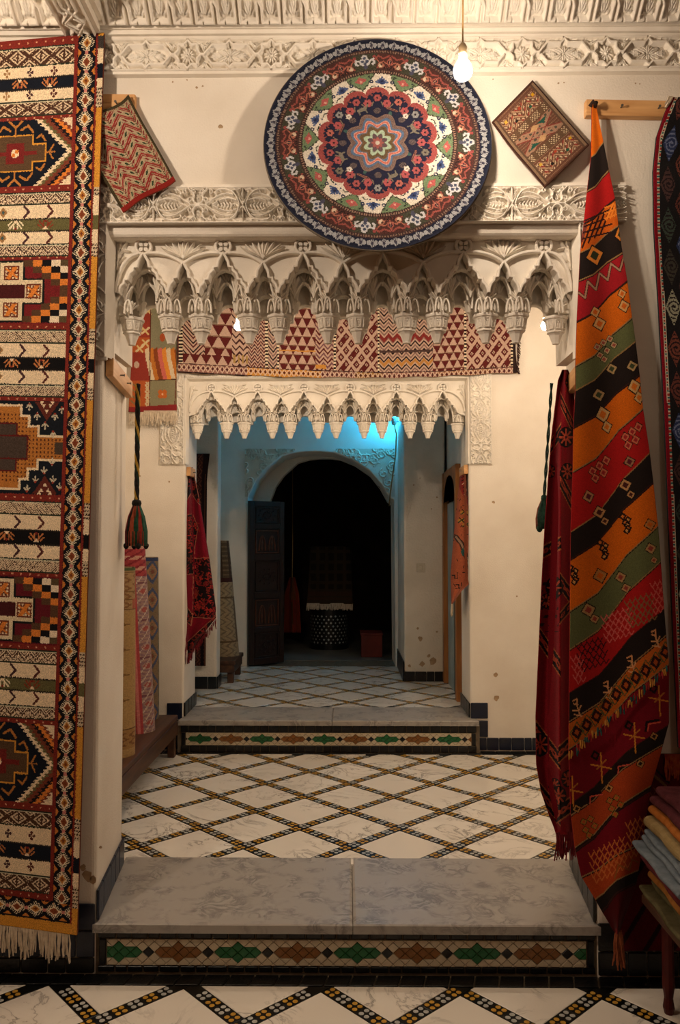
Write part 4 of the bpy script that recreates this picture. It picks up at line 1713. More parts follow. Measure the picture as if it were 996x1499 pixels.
muqarnas('trim_9', 'scalloped stucco valance with hanging capitals under the round rug', FL, FR, FT, .045, (at(797, 359, .045).x - at(210, 359, .045).x) / 5, STUCCO)
F2L, F2R, F2T = at(275, 600, W2).x, at(683, 600, W2).x, at(480, 556, W2).z
t10 = trim('trim_10', 'plain splayed plaster frame around the valance of the smaller opening')
PB = at(480, 679, W2).z
mb = frame(t10, F2L, F2R, F2T, PB, .02, .04, .012, STUCCO)
mb.v = [(x, y + W2, z) for x, y, z in mb.v]
mb.build('frame', STUCCO, t10)
muqarnas('trim_11', 'scalloped stucco valance with hanging capitals under the long woven band', F2L, F2R, F2T, W2 + .03, (at(648, 559, W2).x - at(307, 559, W2).x) / 5, STUCCO, .93)
# thin carved band above and carved panels beside the smaller opening
RK2 = frieze_knot(.33, .132)
def knot_panel(name, label, x0, x1, z0, z1, yf, vertical=True):
    tt = trim(name, label)
    if vertical:
        w, h = x1 - x0, z1 - z0
        Hh = tile_H(RK2, 3)
        k = int((RK2.nx - 1) * h / (.33 * w / .132))
        k0 = (RK2.nx - 1) // 2 - int((RK2.nx - 1) * .0)
        Hh = Hh[::2, k0:k0 + k:2]
        relief_obj('panel', Hh[:, ::-1], h, w, lambda x, y, hh: (x0 + y, yf - .008 - hh, z0 + x), .02, STUCCO, tt)
    else:
        w, h = x1 - x0, z1 - z0
        n = int(w / .2) + 1
        Hh = tile_H(RK2, n)[::2, ::3]
        relief_obj('panel', Hh, w, h, lambda x, y, hh: (x0 + x, yf - .008 - hh, z0 + y), .016, STUCCO, tt)
    mb = MB()
    b = .006
    mb.box(x0 - b, x1 + b, yf - .0085, yf, z0 - b, z1 + b)
    mb.build('panel_ground', STUCCO, tt)
    return tt
zT2 = at(480, 545, W2).z
knot_panel('trim_12', 'upright carved scroll panel beside the smaller opening near the hooked red rug', at(236, 600, W2).x, F2L - .022, PB, zT2 + .05, W2)
knot_panel('trim_13', 'upright carved scroll panel on the right flank of the smaller opening', F2R + .022, at(719, 600, W2).x, PB, zT2 + .03, W2)
knot_panel('trim_14', 'thin carved band directly under the long woven band', F2L - .02, F2R + .02, at(480, 553, W2).z, zT2 + .03, W2, False)

# incised spandrels of the round arch
def spandrel(name, label, x0, x1, z0, z1, keep):
    tt = trim(name, label)
    w, h = x1 - x0, z1 - z0
    Rr = Relief(w, h, .006)
    rs = random.Random(5)
    for k in range(46):
        cx, cy = rs.uniform(0, w), rs.uniform(0, h)
        a = rs.uniform(0, 2 * PI)
        Rr.strand([(cx + x, cy + y) for x, y in spiral(0, 0, .05, .012, a, .9, 12)], .011, .9)
        L = rs.uniform(.04, .08)
        Rr.leaf(cx, cy, cx + L * math.cos(a + 1), cy + L * math.sin(a + 1), .026)
    Hh = Rr.H
    X, Y = np.meshgrid(np.linspace(x0, x1, Rr.nx), np.linspace(z0, z1, Rr.ny))
    m = keep(X, Y)
    ny, nx = Hh.shape
    P = np.stack([X, W3 - .003 - Hh * .012, Y], -1)
    idx = np.arange(ny * nx).reshape(ny, nx)
    q = np.stack([idx[:-1, :-1], idx[:-1, 1:], idx[1:, 1:], idx[1:, :-1]], -1).reshape(-1, 4)
    km = (m[:-1, :-1] & m[1:, 1:] & m[:-1, 1:] & m[1:, :-1]).ravel()
    me = bpy.data.meshes.new('spandrel_relief')
    me.from_pydata(P.reshape(-1, 3).tolist(), [], q[km].tolist())
    me.materials.append(STUCCO_OLD)
    put('spandrel_relief', me, tt)
    return tt
axs = np.array([p[0] for p in arch[1:-1]])
azs = np.array([p[1] for p in arch[1:-1]])
az_at = lambda x: np.interp(x, axs, azs)
zs = at(480, 657, W3).z
spandrel('trim_15', 'carved foliage spandrel over the open carved door', at(359, 700, W3).x, at(432, 700, W3).x, at(480, 727, W3).z, zs, lambda X, Z: (Z > np.where(X > axs[0], az_at(X), -9) + .012))
spandrel('trim_16', 'carved foliage spandrel below the cold blue lamp', at(492, 700, W3).x, at(578, 700, W3).x, at(480, 727, W3).z, zs, lambda X, Z: (Z > az_at(X) + .012))
# ------------------------------------------------------------------ bulbs (each lamp carries its own light)
def bulb_mesh(name, r, mat):
    mb = MB()
    prof = [(.011, .034), (.013, .028), (.018, .018)] + [(r * math.cos(a), r * math.sin(a) - .012) for a in [math.radians(d) for d in (40, 20, 0, -20, -40, -60, -78)]]
    prof = [(.35 * r, 1.55 * r), (.45 * r, 1.2 * r), (.72 * r, .75 * r)] + [(r * math.cos(math.radians(d)), r * math.sin(math.radians(d))) for d in (30, 10, -10, -30, -50, -70, -86)]
    mb.lathe(prof, 12)
    return mb.mesh(name, mat, True)


def hanging_bulb(p, power, label, colour=WARM, r=.03, top=None, wire=True, cat='light bulb', group=None, glow=1.0):
    root = empty('hanging_bulb', p, label, cat, group)
    strength = power / (PI * 4 * PI * r * r)
    gm = mat_glow('bulb_glow', colour, strength)
    put('bulb', bulb_mesh('bulb', r, gm), root, p)
    mb = MB()
    mb.lathe([(.013, 1.5 * r), (.014, 1.5 * r + .012), (.012, 1.5 * r + .02), (.014, 1.5 * r + .03), (.009, 1.5 * r + .04), (.004, 1.5 * r + .046)], 10)
    put('socket', mb.mesh('socket', SOCKET, True), root, p)
    if wire:
        mb = MB()
        z0, z1 = 1.5 * r + .044, top - p[2]
        mb.tube([(0, 0, z0), (.003, 0, z0 + (z1 - z0) * .4), (-.004, 0, z0 + (z1 - z0) * .7), (-.004, 0, z1)], .0026, 6)
        put('cord', mb.mesh('cord', CORD, True), root, p)
    return root


SOCKET = mat_noise('socket_metal', (150, 128, 96), (176, 152, 118), 30, .4)
CORD = mat_noise('cord', (150, 116, 66), (176, 140, 84), 30, .6)
pf = at(678, 104, -.48)
hanging_bulb(tuple(pf), P_FRONT, 'bare glowing bulb on a twisted cord in front of the round rug', top=CEIL1)
hanging_bulb((-1.5, -1.45, 3.1), P_ROOM, 'bare glowing bulb on a cord in front of the patterned wall rug', top=CEIL1)
hanging_bulb((.9, -3.9, 3.0), P_ROOM * .25, 'unseen bulb on a cord added as fill light in the rear half of the front room', top=CEIL1)  # added out of view as fill for the floor
pm1, pm2 = at(799, 477, 1.3), at(349, 478, 1.3)
hanging_bulb(tuple(pm1), P_MID, 'bare glowing bulb beside the end capital in the middle room, above the crimson carpet', top=CEIL2, r=.024)
hanging_bulb(tuple(pm2), P_MID, 'bare glowing bulb in the middle room, in front of the long woven band', top=CEIL2, r=.022)
# cold lamp in the third room: fitting on the pier with a hanging cable
pb = at(577, 604, 4.40)
root = empty('wall_lamp', tuple(pb), 'small cold blue lamp with a hanging cable beside the round arch', 'lamp')
r = .026
gm = mat_glow('cold_glow', (.03, .50, 1.0), P_BLUE / (PI * 4 * PI * r * r))
put('bulb', bulb_mesh('bulb', r, gm), root, tuple(pb), (PI, 0, 0))
mb = MB()
mb.lathe([(.02, -.035), (.024, -.05), (.024, -.1), (.016, -.115)], 12)
put('lamp_holder', mb.mesh('lamp_holder', WHITETILE, True), root, tuple(pb))
mb = MB()
mb.box(.0, PRL - pb.x, -.008, .008, -.09, -.075)
put('bracket', mb.mesh('bracket', WHITETILE), root, tuple(pb))
mb = MB()
mb.tube([(0, -.01, -.11), (.02, -.03, -.2), (.012, -.04, -.4), (-.01, -.03, -.55), (-.03, .05, -.72), (-.035, W3 - .015 - pb.y, -.85)], .006, 6)
put('cable', mb.mesh('cable', CORD, True), root, tuple(pb))
# ================================================================== textiles of the front room
RED, DRED, NAVY, BLACK_, CREAM, OCHRE, OLIVE, BROWN, ORANGE = (122, 36, 26), (92, 22, 22), (16, 22, 34), (14, 12, 14), (226, 204, 168), (206, 142, 32), (96, 92, 54), (74, 46, 32), (214, 122, 30)


# ---- tall patterned wall rug at the left -----------------------------------------------------------------
def left_rug_paint(X, Y):
    """X: pixels from the rug's axis, Y: elevation pixels"""
    c = Canvas(X, Y, NAVY)
    ax = np.abs(X)
    F = 83                                   # half width of the field
    MOT = (188, 116, 60)

    def lattice(y0, y1, kind):
        c.rect(-F, y0, F, y1, (208, 186, 154))
        h = y1 - y0
        if kind == 0:      # interlocked hearts
            w = 34
            for k in range(-3, 4):
                for o in (0, .5):
                    pass
            m = (Y > y0) & (Y < y1) & (ax < F)
            u = (np.mod(X + 17, w) - w / 2)
            v = (Y - (y0 + y1) / 2)
            r = np.abs(u) / (w / 2) + np.abs(v) / (h / 2)
            r2 = np.abs(np.abs(u) - w / 2) / (w / 2) + np.abs(np.abs(v)) / (h / 2)
            m1 = m & ((np.abs(r - .98) < .09) | (np.abs(np.mod(r, .36) - .1) < .085))
            c.fill(m1, BROWN)
            c.fill(m & (np.abs(u) < 1.2) & (np.abs(v) < h * .3), BROWN)
        elif kind == 1:    # zigzag of diamonds
            w = 17.5
            m = (Y > y0) & (Y < y1) & (ax < F)
            t = np.abs(np.mod(X, w) / w - .5) * 2
            z = (Y - y0) / h
            d = z - (.25 + .5 * t)
            c.fill(m & (np.abs(np.mod(d + 5, .22) - .11) < .055), BROWN)
            c.fill(m & (np.abs(d) < .13) & (np.mod(X * 1.0, 3.4) < 1.7), BROWN)
            c.fill(m & (np.abs(np.abs(d) - .16) < .035), (228, 208, 178))
        else:              # slanting hatch
            m = (Y > y0) & (Y < y1) & (ax < F)
            sgn = 1 if kind == 2 else -1
            d = np.mod(ax * 1.0 - sgn * (Y - y0) * .95 + 200, 17)
            c.fill(m & (np.mod(d, 3.4) < 1.5) & (np.mod(Y + ax * .3, 3.0) < 2.1), BROWN)
            c.fill(m & (d < 1.8), BROWN)
        c.rect(-F, y0, F, y0 + 2, (34, 44, 34))
        c.rect(-F, y0 + 2, F, y0 + 3.4, (196, 190, 160))
        c.rect(-F, y1 - 2.2, F, y1, (40, 48, 34))

    def hand(x, y, s, col, up):
        for k in (-1, 1):
            c.line([(x, y + up * 6 * s), (x + k * 9 * s, y - up * 5 * s)], 2.4 * s, col)
            c.line([(x + k * 3 * s, y + up * 2 * s), (x + k * 3 * s, y - up * 5 * s)], 2.0 * s, col)
            c.line([(x + k * 6 * s, y + up * 5 * s), (x + k * 11 * s, y + up * 0 * s)], 2.0 * s, col)
        c.poly([(x - 4 * s, y + up * 7 * s), (x + 4 * s, y + up * 7 * s), (x, y + up * 2 * s)], CREAM)
        c.ell(x, y - up * 5 * s, 2 * s, 2 * s, RED)

    def stripe(y0, ya, yb, y1, mid, motif, fig):
        c.rect(-F, y0, F, ya, CREAM)
        c.rect(-F, ya, F, yb, mid)
        c.rect(-F, yb, F, y1, CREAM)
        for yy0, yy1 in ((y0, ya), (yb, y1)):
            ym = (yy0 + yy1) / 2
            for i, x in enumerate((-52, -15, 19, 54)):
                col = ((88, 40, 34), (150, 112, 66), (70, 40, 44))[i % 3]
                if fig == 'cross':
                    for dx, dy in ((0, -4.4), (0, 4.4), (-3.2, 0), (3.2, 0)):
                        c.ell(x + dx, ym + dy, 1.9, 2.3, col)
                    c.line([(x, ym - 5), (x, ym + 6)], 1.2, col)
                elif i % 4 == 1:
                    c.dia(x, ym, 6, 8, col)
                    c.dia(x, ym, 2.6, 3.4, (60, 84, 84))
                else:
                    c.line([(x - 3, ym - 8), (x + 4, ym), (x - 3, ym + 8)], 3.4, col)
        ym = (ya + yb) / 2
        for i, x in enumerate((-44, 4, 48)):
            hand(x, ym, 1.0, (228, 214, 180) if (mid == OLIVE and i % 2) else ((130, 54, 30) if mid == OLIVE else MOT), 1 if i % 2 == 0 else -1)
        for yy in (ya, yb):
            m = (np.abs(Y - yy - 1.0 * (np.mod(X, 3) < 1.5)) < 1.1) & (ax < F)
            c.fill(m, (40, 34, 30))

    def redline(y0, y1):
        c.rect(-F - 5, y0, F + 5, y1, RED)
        ym = (y0 + y1) / 2
        m = (np.mod(X, 13) < 2.2) & (np.abs(Y - ym) < 1.1) & (ax < F)
        c.fill(m, (206, 150, 110))

    def med_a(y0, y1):     # brown-red cross on navy with hooked arms and stepped corners
        c.rect(-F, y0, F, y1, NAVY)
        ym, h = (y0 + y1) / 2, (y1 - y0)
        s = h / 97
        q = np.abs(Y - ym)
        edge = 78 - q * .98 * (1 / s)
        for k, (o, col) in enumerate(((0, CREAM), (7, OLIVE), (12, (118, 54, 34)), (20, (24, 20, 22)), (26, ORANGE), (33, (118, 54, 34)), (38, CREAM))):
            zig = 3.0 * (np.mod(Y, 5.4) < 2.7)
            m = (ax + zig > edge + o) & (Y > y0) & (Y < y1) & (ax < F)
            c.fill(m, col)
        brn = (84, 62, 40)
        c.rect(-27, ym - 27 * s, 27, ym + 27 * s, OCHRE)
        c.rect(-46, ym - 14 * s, 46, ym + 14 * s, OCHRE)
        c.rect(-24.5, ym - 25 * s, 24.5, ym + 25 * s, brn)
        c.rect(-44, ym - 11.5 * s, 44, ym + 11.5 * s, brn)
        c.rect(-13, ym - 15 * s, 13, ym + 15 * s, (112, 28, 26))
        c.rect(-32, ym - 3 * s, 32, ym + 3 * s, (112, 28, 26))
        c.ell(0, ym, 6, 6 * s, CREAM)
        c.rect(0, ym - 5, 5, ym, ORANGE)
        c.rect(-5, ym, 0, ym + 5, ORANGE)
        col = (176, 112, 40)
        for sx in (-1, 1):
            for sy in (-1, 1):
                c.line([(sx * 8, ym + sy * 34 * s), (sx * 18, ym + sy * 40 * s), (sx * 26, ym + sy * 30 * s)], 3, col)
                c.line([(sx * 32, ym + sy * 22 * s), (sx * 38, ym + sy * 26 * s), (sx * 44, ym + sy * 17 * s)], 3, col)
            c.line([(sx * 45, ym), (sx * 58, ym)], 2.4, col)
            c.line([(sx * 50, ym), (sx * 56, ym - 10 * s)], 2.4, col)
            c.line([(sx * 50, ym), (sx * 56, ym + 10 * s)], 2.4, col)
        for sy in (-1, 1):
            c.line([(0, ym + sy * 27 * s), (0, ym + sy * 40 * s)], 2.4, col)
            c.line([(-9, ym + sy * 47 * s), (0, ym + sy * 38 * s), (9, ym + sy * 47 * s)], 3, col)

    def med_b(y0, y1, red):     # red ground, cream cross with orange hooks, stepped checks
        c.rect(-F, y0, F, y1, red)
        ym, h = (y0 + y1) / 2, (y1 - y0)
        s = h / 98
        for a, b in ((20, 47), (49, 20)):
            c.rect(-a, ym - b * s, a, ym + b * s, (22, 24, 22))
        for a, b in ((17, 44), (46, 17)):
            c.rect(-a, ym - b * s, a, ym + b * s, (214, 196, 160))
        c.rect(-20, ym - 10.5 * s, 20, ym + 10.5 * s, (70, 22, 24))
        for (dx, dy) in ((0, -28), (0, 28), (33, 0), (-33, 0)):
            x, y = dx, ym + dy * s
            for k in range(-2, 3):
                c.line([(x - 10, y + k * 5 * s), (x + 10, y + k * 5 * s)], 2.2, (110, 52, 30))
                c.line([(x + k * 5, y - 10 * s), (x + k * 5, y + 10 * s)], 2.2, (110, 52, 30))
            c.poly([(x - 9, y + 9 * s), (x + 2, y - 9 * s), (x + 9, y - 9 * s), (x - 2, y + 9 * s)], ORANGE)
            c.line([(x - 8, y - 6 * s), (x + 8, y + 6 * s)], 2.6, ORANGE)
        colr = [(84, 58, 36), ORANGE, (18, 16, 20), (226, 208, 178), (84, 70, 44)]
        cw, chh = 13.5, 9.6 * s
        for sx in (-1, 1):
            for sy in (-1, 1):
                for r in range(5):
                    for k in range(5):
                        i = k - r
                        if i < 0 and False:
                            continue
                        xx = F - (4 - k) * cw - 8
                        if k - r < 0:
                            continue
                        x0 = F - (5 - k) * cw + 2
                        y_ = ym + sy * (h / 2 - (r + .5) * chh - 2)
                        c.rect(min(sx * x0, sx * (x0 + cw)), y_ - chh / 2, max(sx * x0, sx * (x0 + cw)), y_ + chh / 2, colr[k - r])

    def med_c(y0, y1):     # navy with stepped cream outline and small trees
        c.rect(-F, y0, F, y1, (20, 26, 34))
        ym, h = (y0 + y1) / 2, (y1 - y0)
        s = h / 136
        st = [(30, 62), (46, 47), (58, 32), (86, 16)]
        yl = (176, 110, 36)
        for pad, col in ((0, CREAM), (3.4, yl)):
            for a, b in ((14, 58), (26, 43), (40, 28), (86, 14)):
                c.rect(-(a + 8 - pad), ym - (b + 5 - pad) * s, a + 8 - pad, ym + (b + 5 - pad) * s, col)
        c.fill((np.mod(X, 5.5) < 2) & (np.mod(Y, 6) < 3) & (np.abs(Y - ym) < 52 * s) & (np.abs(X) < 84) & (c.out()[..., 0] > lin((160, 100, 30))[0]) & (c.out()[..., 2] < .1), (88, 44, 24))
        for a, b in ((16, 36), (32, 18)):
            c.rect(-a, ym - b * s, a, ym + b * s, DRED)
            c.rect(-a + 2.5, ym - (b - 2.5) * s, a - 2.5, ym + (b - 2.5) * s, (70, 58, 50))
        for sx in (-1, 1):
            c.rect(sx * 78 - 7, ym - 9 * s, sx * 78 + 7, ym + 9 * s, (70, 58, 46))
            for sy in (-1, 1):
                for (x, y) in ((32, 60), (44, 46), (56, 33), (68, 20), (70, 46), (80, 56)):
                    X0, Y0 = sx * x, ym + sy * y * s
                    c.line([(X0, Y0 - 5), (X0, Y0 + 5)], 2, (196, 186, 160))
                    c.line([(X0 - 4, Y0 + sy * -1), (X0, Y0 + sy * 4), (X0 + 4, Y0 + sy * -1)], 2, (196, 186, 160))
                    c.ell(X0, Y0 + sy * 4, 1.6, 1.6, (150, 54, 34))
                c.poly([(sx * 40, ym + sy * 67 * s), (sx * 76, ym + sy * 67 * s), (sx * 58, ym + sy * 40 * s)], (94, 38, 28))
                for dx, dy in ((-5, 62), (5, 62), (0, 54), (-8, 66), (8, 66)):
                    c.poly([(sx * 58 + dx - 3, ym + sy * (dy + 2) * s), (sx * 58 + dx + 3, ym + sy * (dy + 2) * s), (sx * 58 + dx, ym + sy * (dy - 4) * s)], CREAM)

    redline(56, 68)
    lattice(68, 97, 0); stripe(97, 113, 130, 147, NAVY, 0, 'cross'); lattice(147, 170, 0); redline(170, 175)
    med_a(175, 272); redline(272, 281)
    lattice(281, 300, 1); stripe(300, 320, 338, 357, OLIVE, 0, 'chev'); lattice(357, 376, 1); redline(376, 379)
    med_b(379, 474, (112, 24, 28)); redline(474, 482)
    lattice(482, 503, 2); stripe(503, 523, 541, 562, BLACK_, 0, 'chev'); lattice(562, 581, 3); redline(581, 587)
    med_c(587, 723); redline(723, 733)
    lattice(733, 754, 2); stripe(754, 775, 796, 817, BLACK_, 0, 'chev'); lattice(817, 838, 3); redline(838, 843)
    med_b(843, 942, (96, 18, 30)); redline(942, 950)
    lattice(950, 971, 1); stripe(971, 992, 1010, 1032, OLIVE, 0, 'chev'); lattice(1032, 1052, 1); redline(1052, 1058)
    med_a(1058, 1174); redline(1174, 1184)
    lattice(1184, 1209, 0); stripe(1209, 1233, 1255, 1277, NAVY, 0, 'cross'); lattice(1277, 1303, 0); redline(1303, 1312)

    # border of diamonds, both sides and along the foot
    c.fill(ax > F, RED)
    B0, B1 = F + 5, F + 31
    m = (ax > B0) & (ax < B1)
    foot = Y > 1312
    c.fill(m | (foot & (ax < B1)), (18, 18, 24))
    c.fill((ax > B1), RED)

    def beadrow(px, py, cen, vert):
        """px: along, py: across from border axis"""
        per = 27.5
        t = np.mod(px, per) - per / 2
        par = np.floor(px / per)
        d = np.abs(py) / 6.8 + np.abs(t) / 9.5
        mm = np.abs(py) < 12.5
        tri = mm & ((np.abs(py) > 7.5 + np.abs(np.abs(t) - per / 2) * .8))
        c.fill(tri & cen, (196, 118, 34))
        spark = mm & (d > 1.0) & (d < 1.75) & (np.mod(px * 1.0 + np.abs(py) * .6, 3.1) < 1.25)
        c.fill(spark & cen, (214, 198, 166))
        c.fill(mm & cen & (np.abs(py) < 1.8) & (np.abs(t) > 10), (206, 186, 150))
        c.fill(mm & cen & (d < 1.05), (222, 206, 172))
        c.fill(mm & cen & (d < .74) & (np.mod(par, 2) < 1), (184, 120, 34))
        c.fill(mm & cen & (d < .74) & (np.mod(par, 2) >= 1), (132, 62, 30))
        c.fill(mm & cen & (d < .36), (120, 58, 26))
        c.fill(mm & cen & (np.abs(py) < 2.4) & (np.abs(np.abs(t) - per / 2) < 2.4), (196, 120, 110))
    bc = (B0 + B1) / 2
    beadrow(Y, ax - bc, m & (Y < 1316), True)
    beadrow(X + 6, Y - 1326, foot & (ax < B1) & (Y < 1341), False)
    # selvage: repeats the stripes of the field, ochre beside the pile panels
    sv = ax > B1 + 3
    c.fill(sv, OCHRE)
    for a, b, col in ((60, 78, (60, 54, 50)), (78, 100, CREAM), (100, 121, NAVY), (121, 133, CREAM), (133, 163, None),
                      (278, 290, None), (290, 318, CREAM), (318, 338, OLIVE), (338, 359, CREAM), (359, 377, None),
                      (480, 503, None), (503, 524, CREAM), (524, 544, BLACK_), (544, 566, CREAM), (566, 584, None),
                      (733, 757, None), (757, 779, CREAM), (779, 800, BLACK_), (800, 818, CREAM), (818, 840, None),
                      (950, 972, None), (972, 994, CREAM), (994, 1014, OLIVE), (1014, 1036, CREAM), (1036, 1058, None),
                      (1190, 1222, None), (1222, 1246, CREAM), (1246, 1268, NAVY), (1268, 1288, CREAM), (1288, 1318, None)):
        mm = sv & (Y > a) & (Y < b)
        if col is None:
            c.fill(mm, (196, 176, 146))
            c.fill(mm & (np.mod(Y, 5.2) < 2.6) & (np.mod(X * 1.3 + Y * .7, 5) < 3.2), (58, 42, 34))
        else:
            c.fill(mm, col)
    c.fill(foot & (Y > 1341), OCHRE)
    return c.out()


def make_left_rug():
    step = 1.12
    xa, xb = -84, 126
    ys = np.arange(56, 1357, step)
    xs = np.arange(xa, xb + .1, step)
    U, V = np.meshgrid(xs, ys)
    axis = 22 - .029 * (V - 225)
    # rows sag: rise to the right at the top, fall to the right at the foot
    rise = np.interp(V, [56, 300, 500, 800, 1100, 1350], [-7, -3, 1, 3.5, 6, 11])
    Xp = axis + U * np.interp(V, [56, 1350], [1.0, .985])
    Yp = V + rise * (U - 30) / 80.0
    Yd = -.07 - .012 * np.interp(V, [56, 900, 1350], [0, .6, 2.2]) - .006 * np.sin(V / 130.0) * np.sin(U / 60.0 + 1)
    P = at_np(Xp, Yp, Yd)
    mid = lambda A: .25 * (A[:-1, :-1] + A[1:, :-1] + A[1:, 1:] + A[:-1, 1:])
    # knotted pile: the edges of the knots are ragged
    X, Y = mid(U), mid(V)
    jx = RNG.uniform(-.35, .35, X.shape)
    jy = RNG.uniform(-.35, .35, X.shape)
    cols = left_rug_paint(X + jx, Y + jy)
    cols = mute(cols, .08) * RNG.uniform(.86, 1.1, X.shape)[..., None]
    # pile stands higher in the borders and medallions than in the flat-woven stripes
    root = empty('wall_rug', tuple(at(22, 1356, -.03)), 'tall patterned wall rug of striped bands and medallions with a diamond border', 'rug')
    me = grid_mesh('rug_pile', P, WOOL, cols, True, (0, .012, 0))
    put('rug_pile', me, root)
    pts = [at(x, 1356 + (x - (-10 + 30)) * .13 + 1, -.092) for x in np.arange(-70, 102, 1.9)]
    fringe('fringe', pts, .085, FRINGE, root, .0026, .25)
    return root


make_left_rug()


# ---- round rug ------------------------------------------------------------------------------------------
def round_paint(X, Y):
    r = np.hypot(X, Y)
    th = np.arctan2(Y, X)
    c = Canvas(X, Y, (20, 28, 58))
    NV, RD, CR, GR, DBR, OLV, TER = (24, 26, 58), (168, 52, 46), (226, 212, 188), (104, 134, 84), (62, 34, 30), (62, 62, 42), (176, 70, 44)
    # outer rim (grey edge binding), navy guard with white florets
    c.fill(r > 163.5, (34, 40, 66))
    n = 58
    for k in range(n):
        a = 2 * PI * k / n
        x, y = 156 * math.cos(a), 156 * math.sin(a)
        tx, ty = -math.sin(a), math.cos(a)
        nx_, ny_ = math.cos(a), math.sin(a)
        for q in (-1, 0, 1):
            c.ell(x + tx * q * 5.0 - nx_ * abs(q) * 2.6 + nx_ * 2.4, y + ty * q * 5.0 - ny_ * abs(q) * 2.6 + ny_ * 2.4, 3.9, 3.2, (168, 170, 176), a)
        c.ell(x - nx_ * 3, y - ny_ * 3, 3.2, 2.4, (160, 160, 166), a)
        c.ell(x + nx_ * 1.6, y + ny_ * 1.6, 1.8, 1.6, (96, 104, 130))
        c.ell(x, y, 2.1, 2.1, (70, 62, 84))
        c.line([(x - nx_ * 6, y - ny_ * 6), (x + nx_ * 6, y + ny_ * 6)], 1.1, (70, 66, 84))
        c.line([(x - nx_ * 4 - tx * 3, y - ny_ * 4 - ty * 3), (x + nx_ * 3, y + ny_ * 3)], 1.0, (56, 56, 80))
        c.line([(x - nx_ * 4 + tx * 3, y - ny_ * 4 + ty * 3), (x + nx_ * 3, y + ny_ * 3)], 1.0, (56, 56, 80))
    c.fill((r < 149) & (r > 143), (74, 42, 38))
    c.fill((r < 147.5) & (r > 144.5) & (np.mod(th * 150, 4) < 2), (150, 110, 84))
    c.fill(r <= 143, (86, 38, 30))
    # broad border: olive fields with white palmettes, terracotta fields with arabesques
    N = 11
    off = math.radians(-98)
    sec = np.mod(th - off + PI / N, 2 * PI / N) - PI / N
    k_ = np.abs(sec) * N / PI
    c.fill((r < 143) & (r > 116) & (k_ < .47 + .05 * np.sin(r * .5)), OLV)
    c.fill((r < 143) & (r > 116) & (k_ < .45) & (np.abs(np.mod(r + 5 * np.cos(sec * 30), 5) - 2.5) < .6), (78, 78, 52))
    rs = random.Random(3)
    for k in range(N):
        a = off + 2 * PI * k / N
        def W(t, rr):
            aa = a + t / 129.0
            return (rr * math.cos(aa), rr * math.sin(aa))
        wh = (204, 202, 206)
        c.ell(*W(0, 130), 8.5, 6.5, wh, a + PI / 2)
        c.ell(*W(0, 137), 4.5, 4.5, wh)
        c.line([W(-6, 131), W(-13, 134), W(-14, 128), W(-11, 126)], 3, wh)
        c.line([W(6, 131), W(13, 134), W(14, 128), W(11, 126)], 3, wh)
        for dx, dr in ((-3.5, 131), (3.5, 131), (0, 127), (0, 136)):
            c.ell(*W(dx, dr), 2.4, 2.4, (66, 78, 110))
        c.ell(*W(0, 122), 4, 3, (74, 74, 104), a)
        # arabesque field
        b = a + PI / N
        def V(t, rr):
            aa = b + t / 129.0
            return (rr * math.cos(aa), rr * math.sin(aa))
        for s in (-1, 1):
            c.line([V(s * 2, 139), V(s * 10, 135), V(s * 17, 139), V(s * 22, 133)], 2.6, (168, 62, 44))
            c.line([V(s * 4, 121), V(s * 12, 126), V(s * 19, 120)], 2.2, TER)
            c.line([V(s * 3, 126), V(s * 9, 130), V(s * 15, 128), V(s * 19, 133)], 1.8, (190, 92, 56))
            c.ell(*V(s * 13, 124), 4.6, 4.6, (190, 110, 70))
            c.ell(*V(s * 14, 123), 3.0, 3.0, (222, 190, 150))
            c.ell(*V(s * 12, 125), 1.6, 1.6, (90, 46, 30))
            c.ell(*V(s * 23, 138), 2.6, 2.6, (170, 54, 50))
            c.line([V(s * 1, 118), V(s * 6, 123), V(s * 8, 118)], 1.5, (40, 24, 22))
        c.poly([V(0, 139), V(5, 130), V(0, 121), V(-5, 130)], TER)
        c.poly([V(0, 135), V(3, 130), V(0, 124), V(-3, 130)], (42, 34, 52))
        c.line([V(0, 133), V(0, 126)], 1.4, (196, 130, 90))
    c.fill((r < 116.5) & (r > 110), (66, 36, 32))
    c.fill((r < 114.8) & (r > 111.8) & (np.mod(th * 114, 3.6) < 1.8), (160, 118, 90))
    # cream ring with green cusped fields
    c.fill(r <= 110, CR)
    M = 10
    go = math.radians(-104)
    gs = np.mod(th - go + PI / M, 2 * PI / M) - PI / M
    gk = np.abs(gs) * M / PI
    lim = 110 - 25 * np.clip(1 - gk / .62, 0, 1) ** .62 + 1.0 * np.sin(gs * 120)
    c.fill((r < 110) & (r > lim - 2.4) & (gk < .66), (60, 56, 40))
    c.fill((r < 110) & (r > lim) & (gk < .62), GR)
    for k in range(M):
        a = go + 2 * PI * k / M
        def W(t, rr):
            aa = a + t / 100.0
            return (rr * math.cos(aa), rr * math.sin(aa))
        for t in range(-3, 4):
            c.line([W(0, 96), W(t * 2.6, 106 - abs(t) * 1.6)], 2.4, (196, 62, 58))
        c.ell(*W(0, 99), 2, 2, (226, 150, 120))
        for s in (-1, 1):
            c.ell(*W(s * 13, 106), 1.6, 1.6, (34, 58, 44))
            c.ell(*W(s * 15, 103), 1.3, 1.3, (34, 58, 44))
        b = a + PI / M
        def V(t, rr):
            aa = b + t / 95.0
            return (rr * math.cos(aa), rr * math.sin(aa))
        for t in range(-3, 4):
            c.line([V(0, 93), V(t * 2.9, 104 - abs(t) * 2.6)], 3, (62, 92, 148))
        c.ell(*V(0, 96), 4.6, 4.2, (40, 62, 118))
        c.ell(*V(0, 97), 1.8, 1.8, (24, 34, 70))
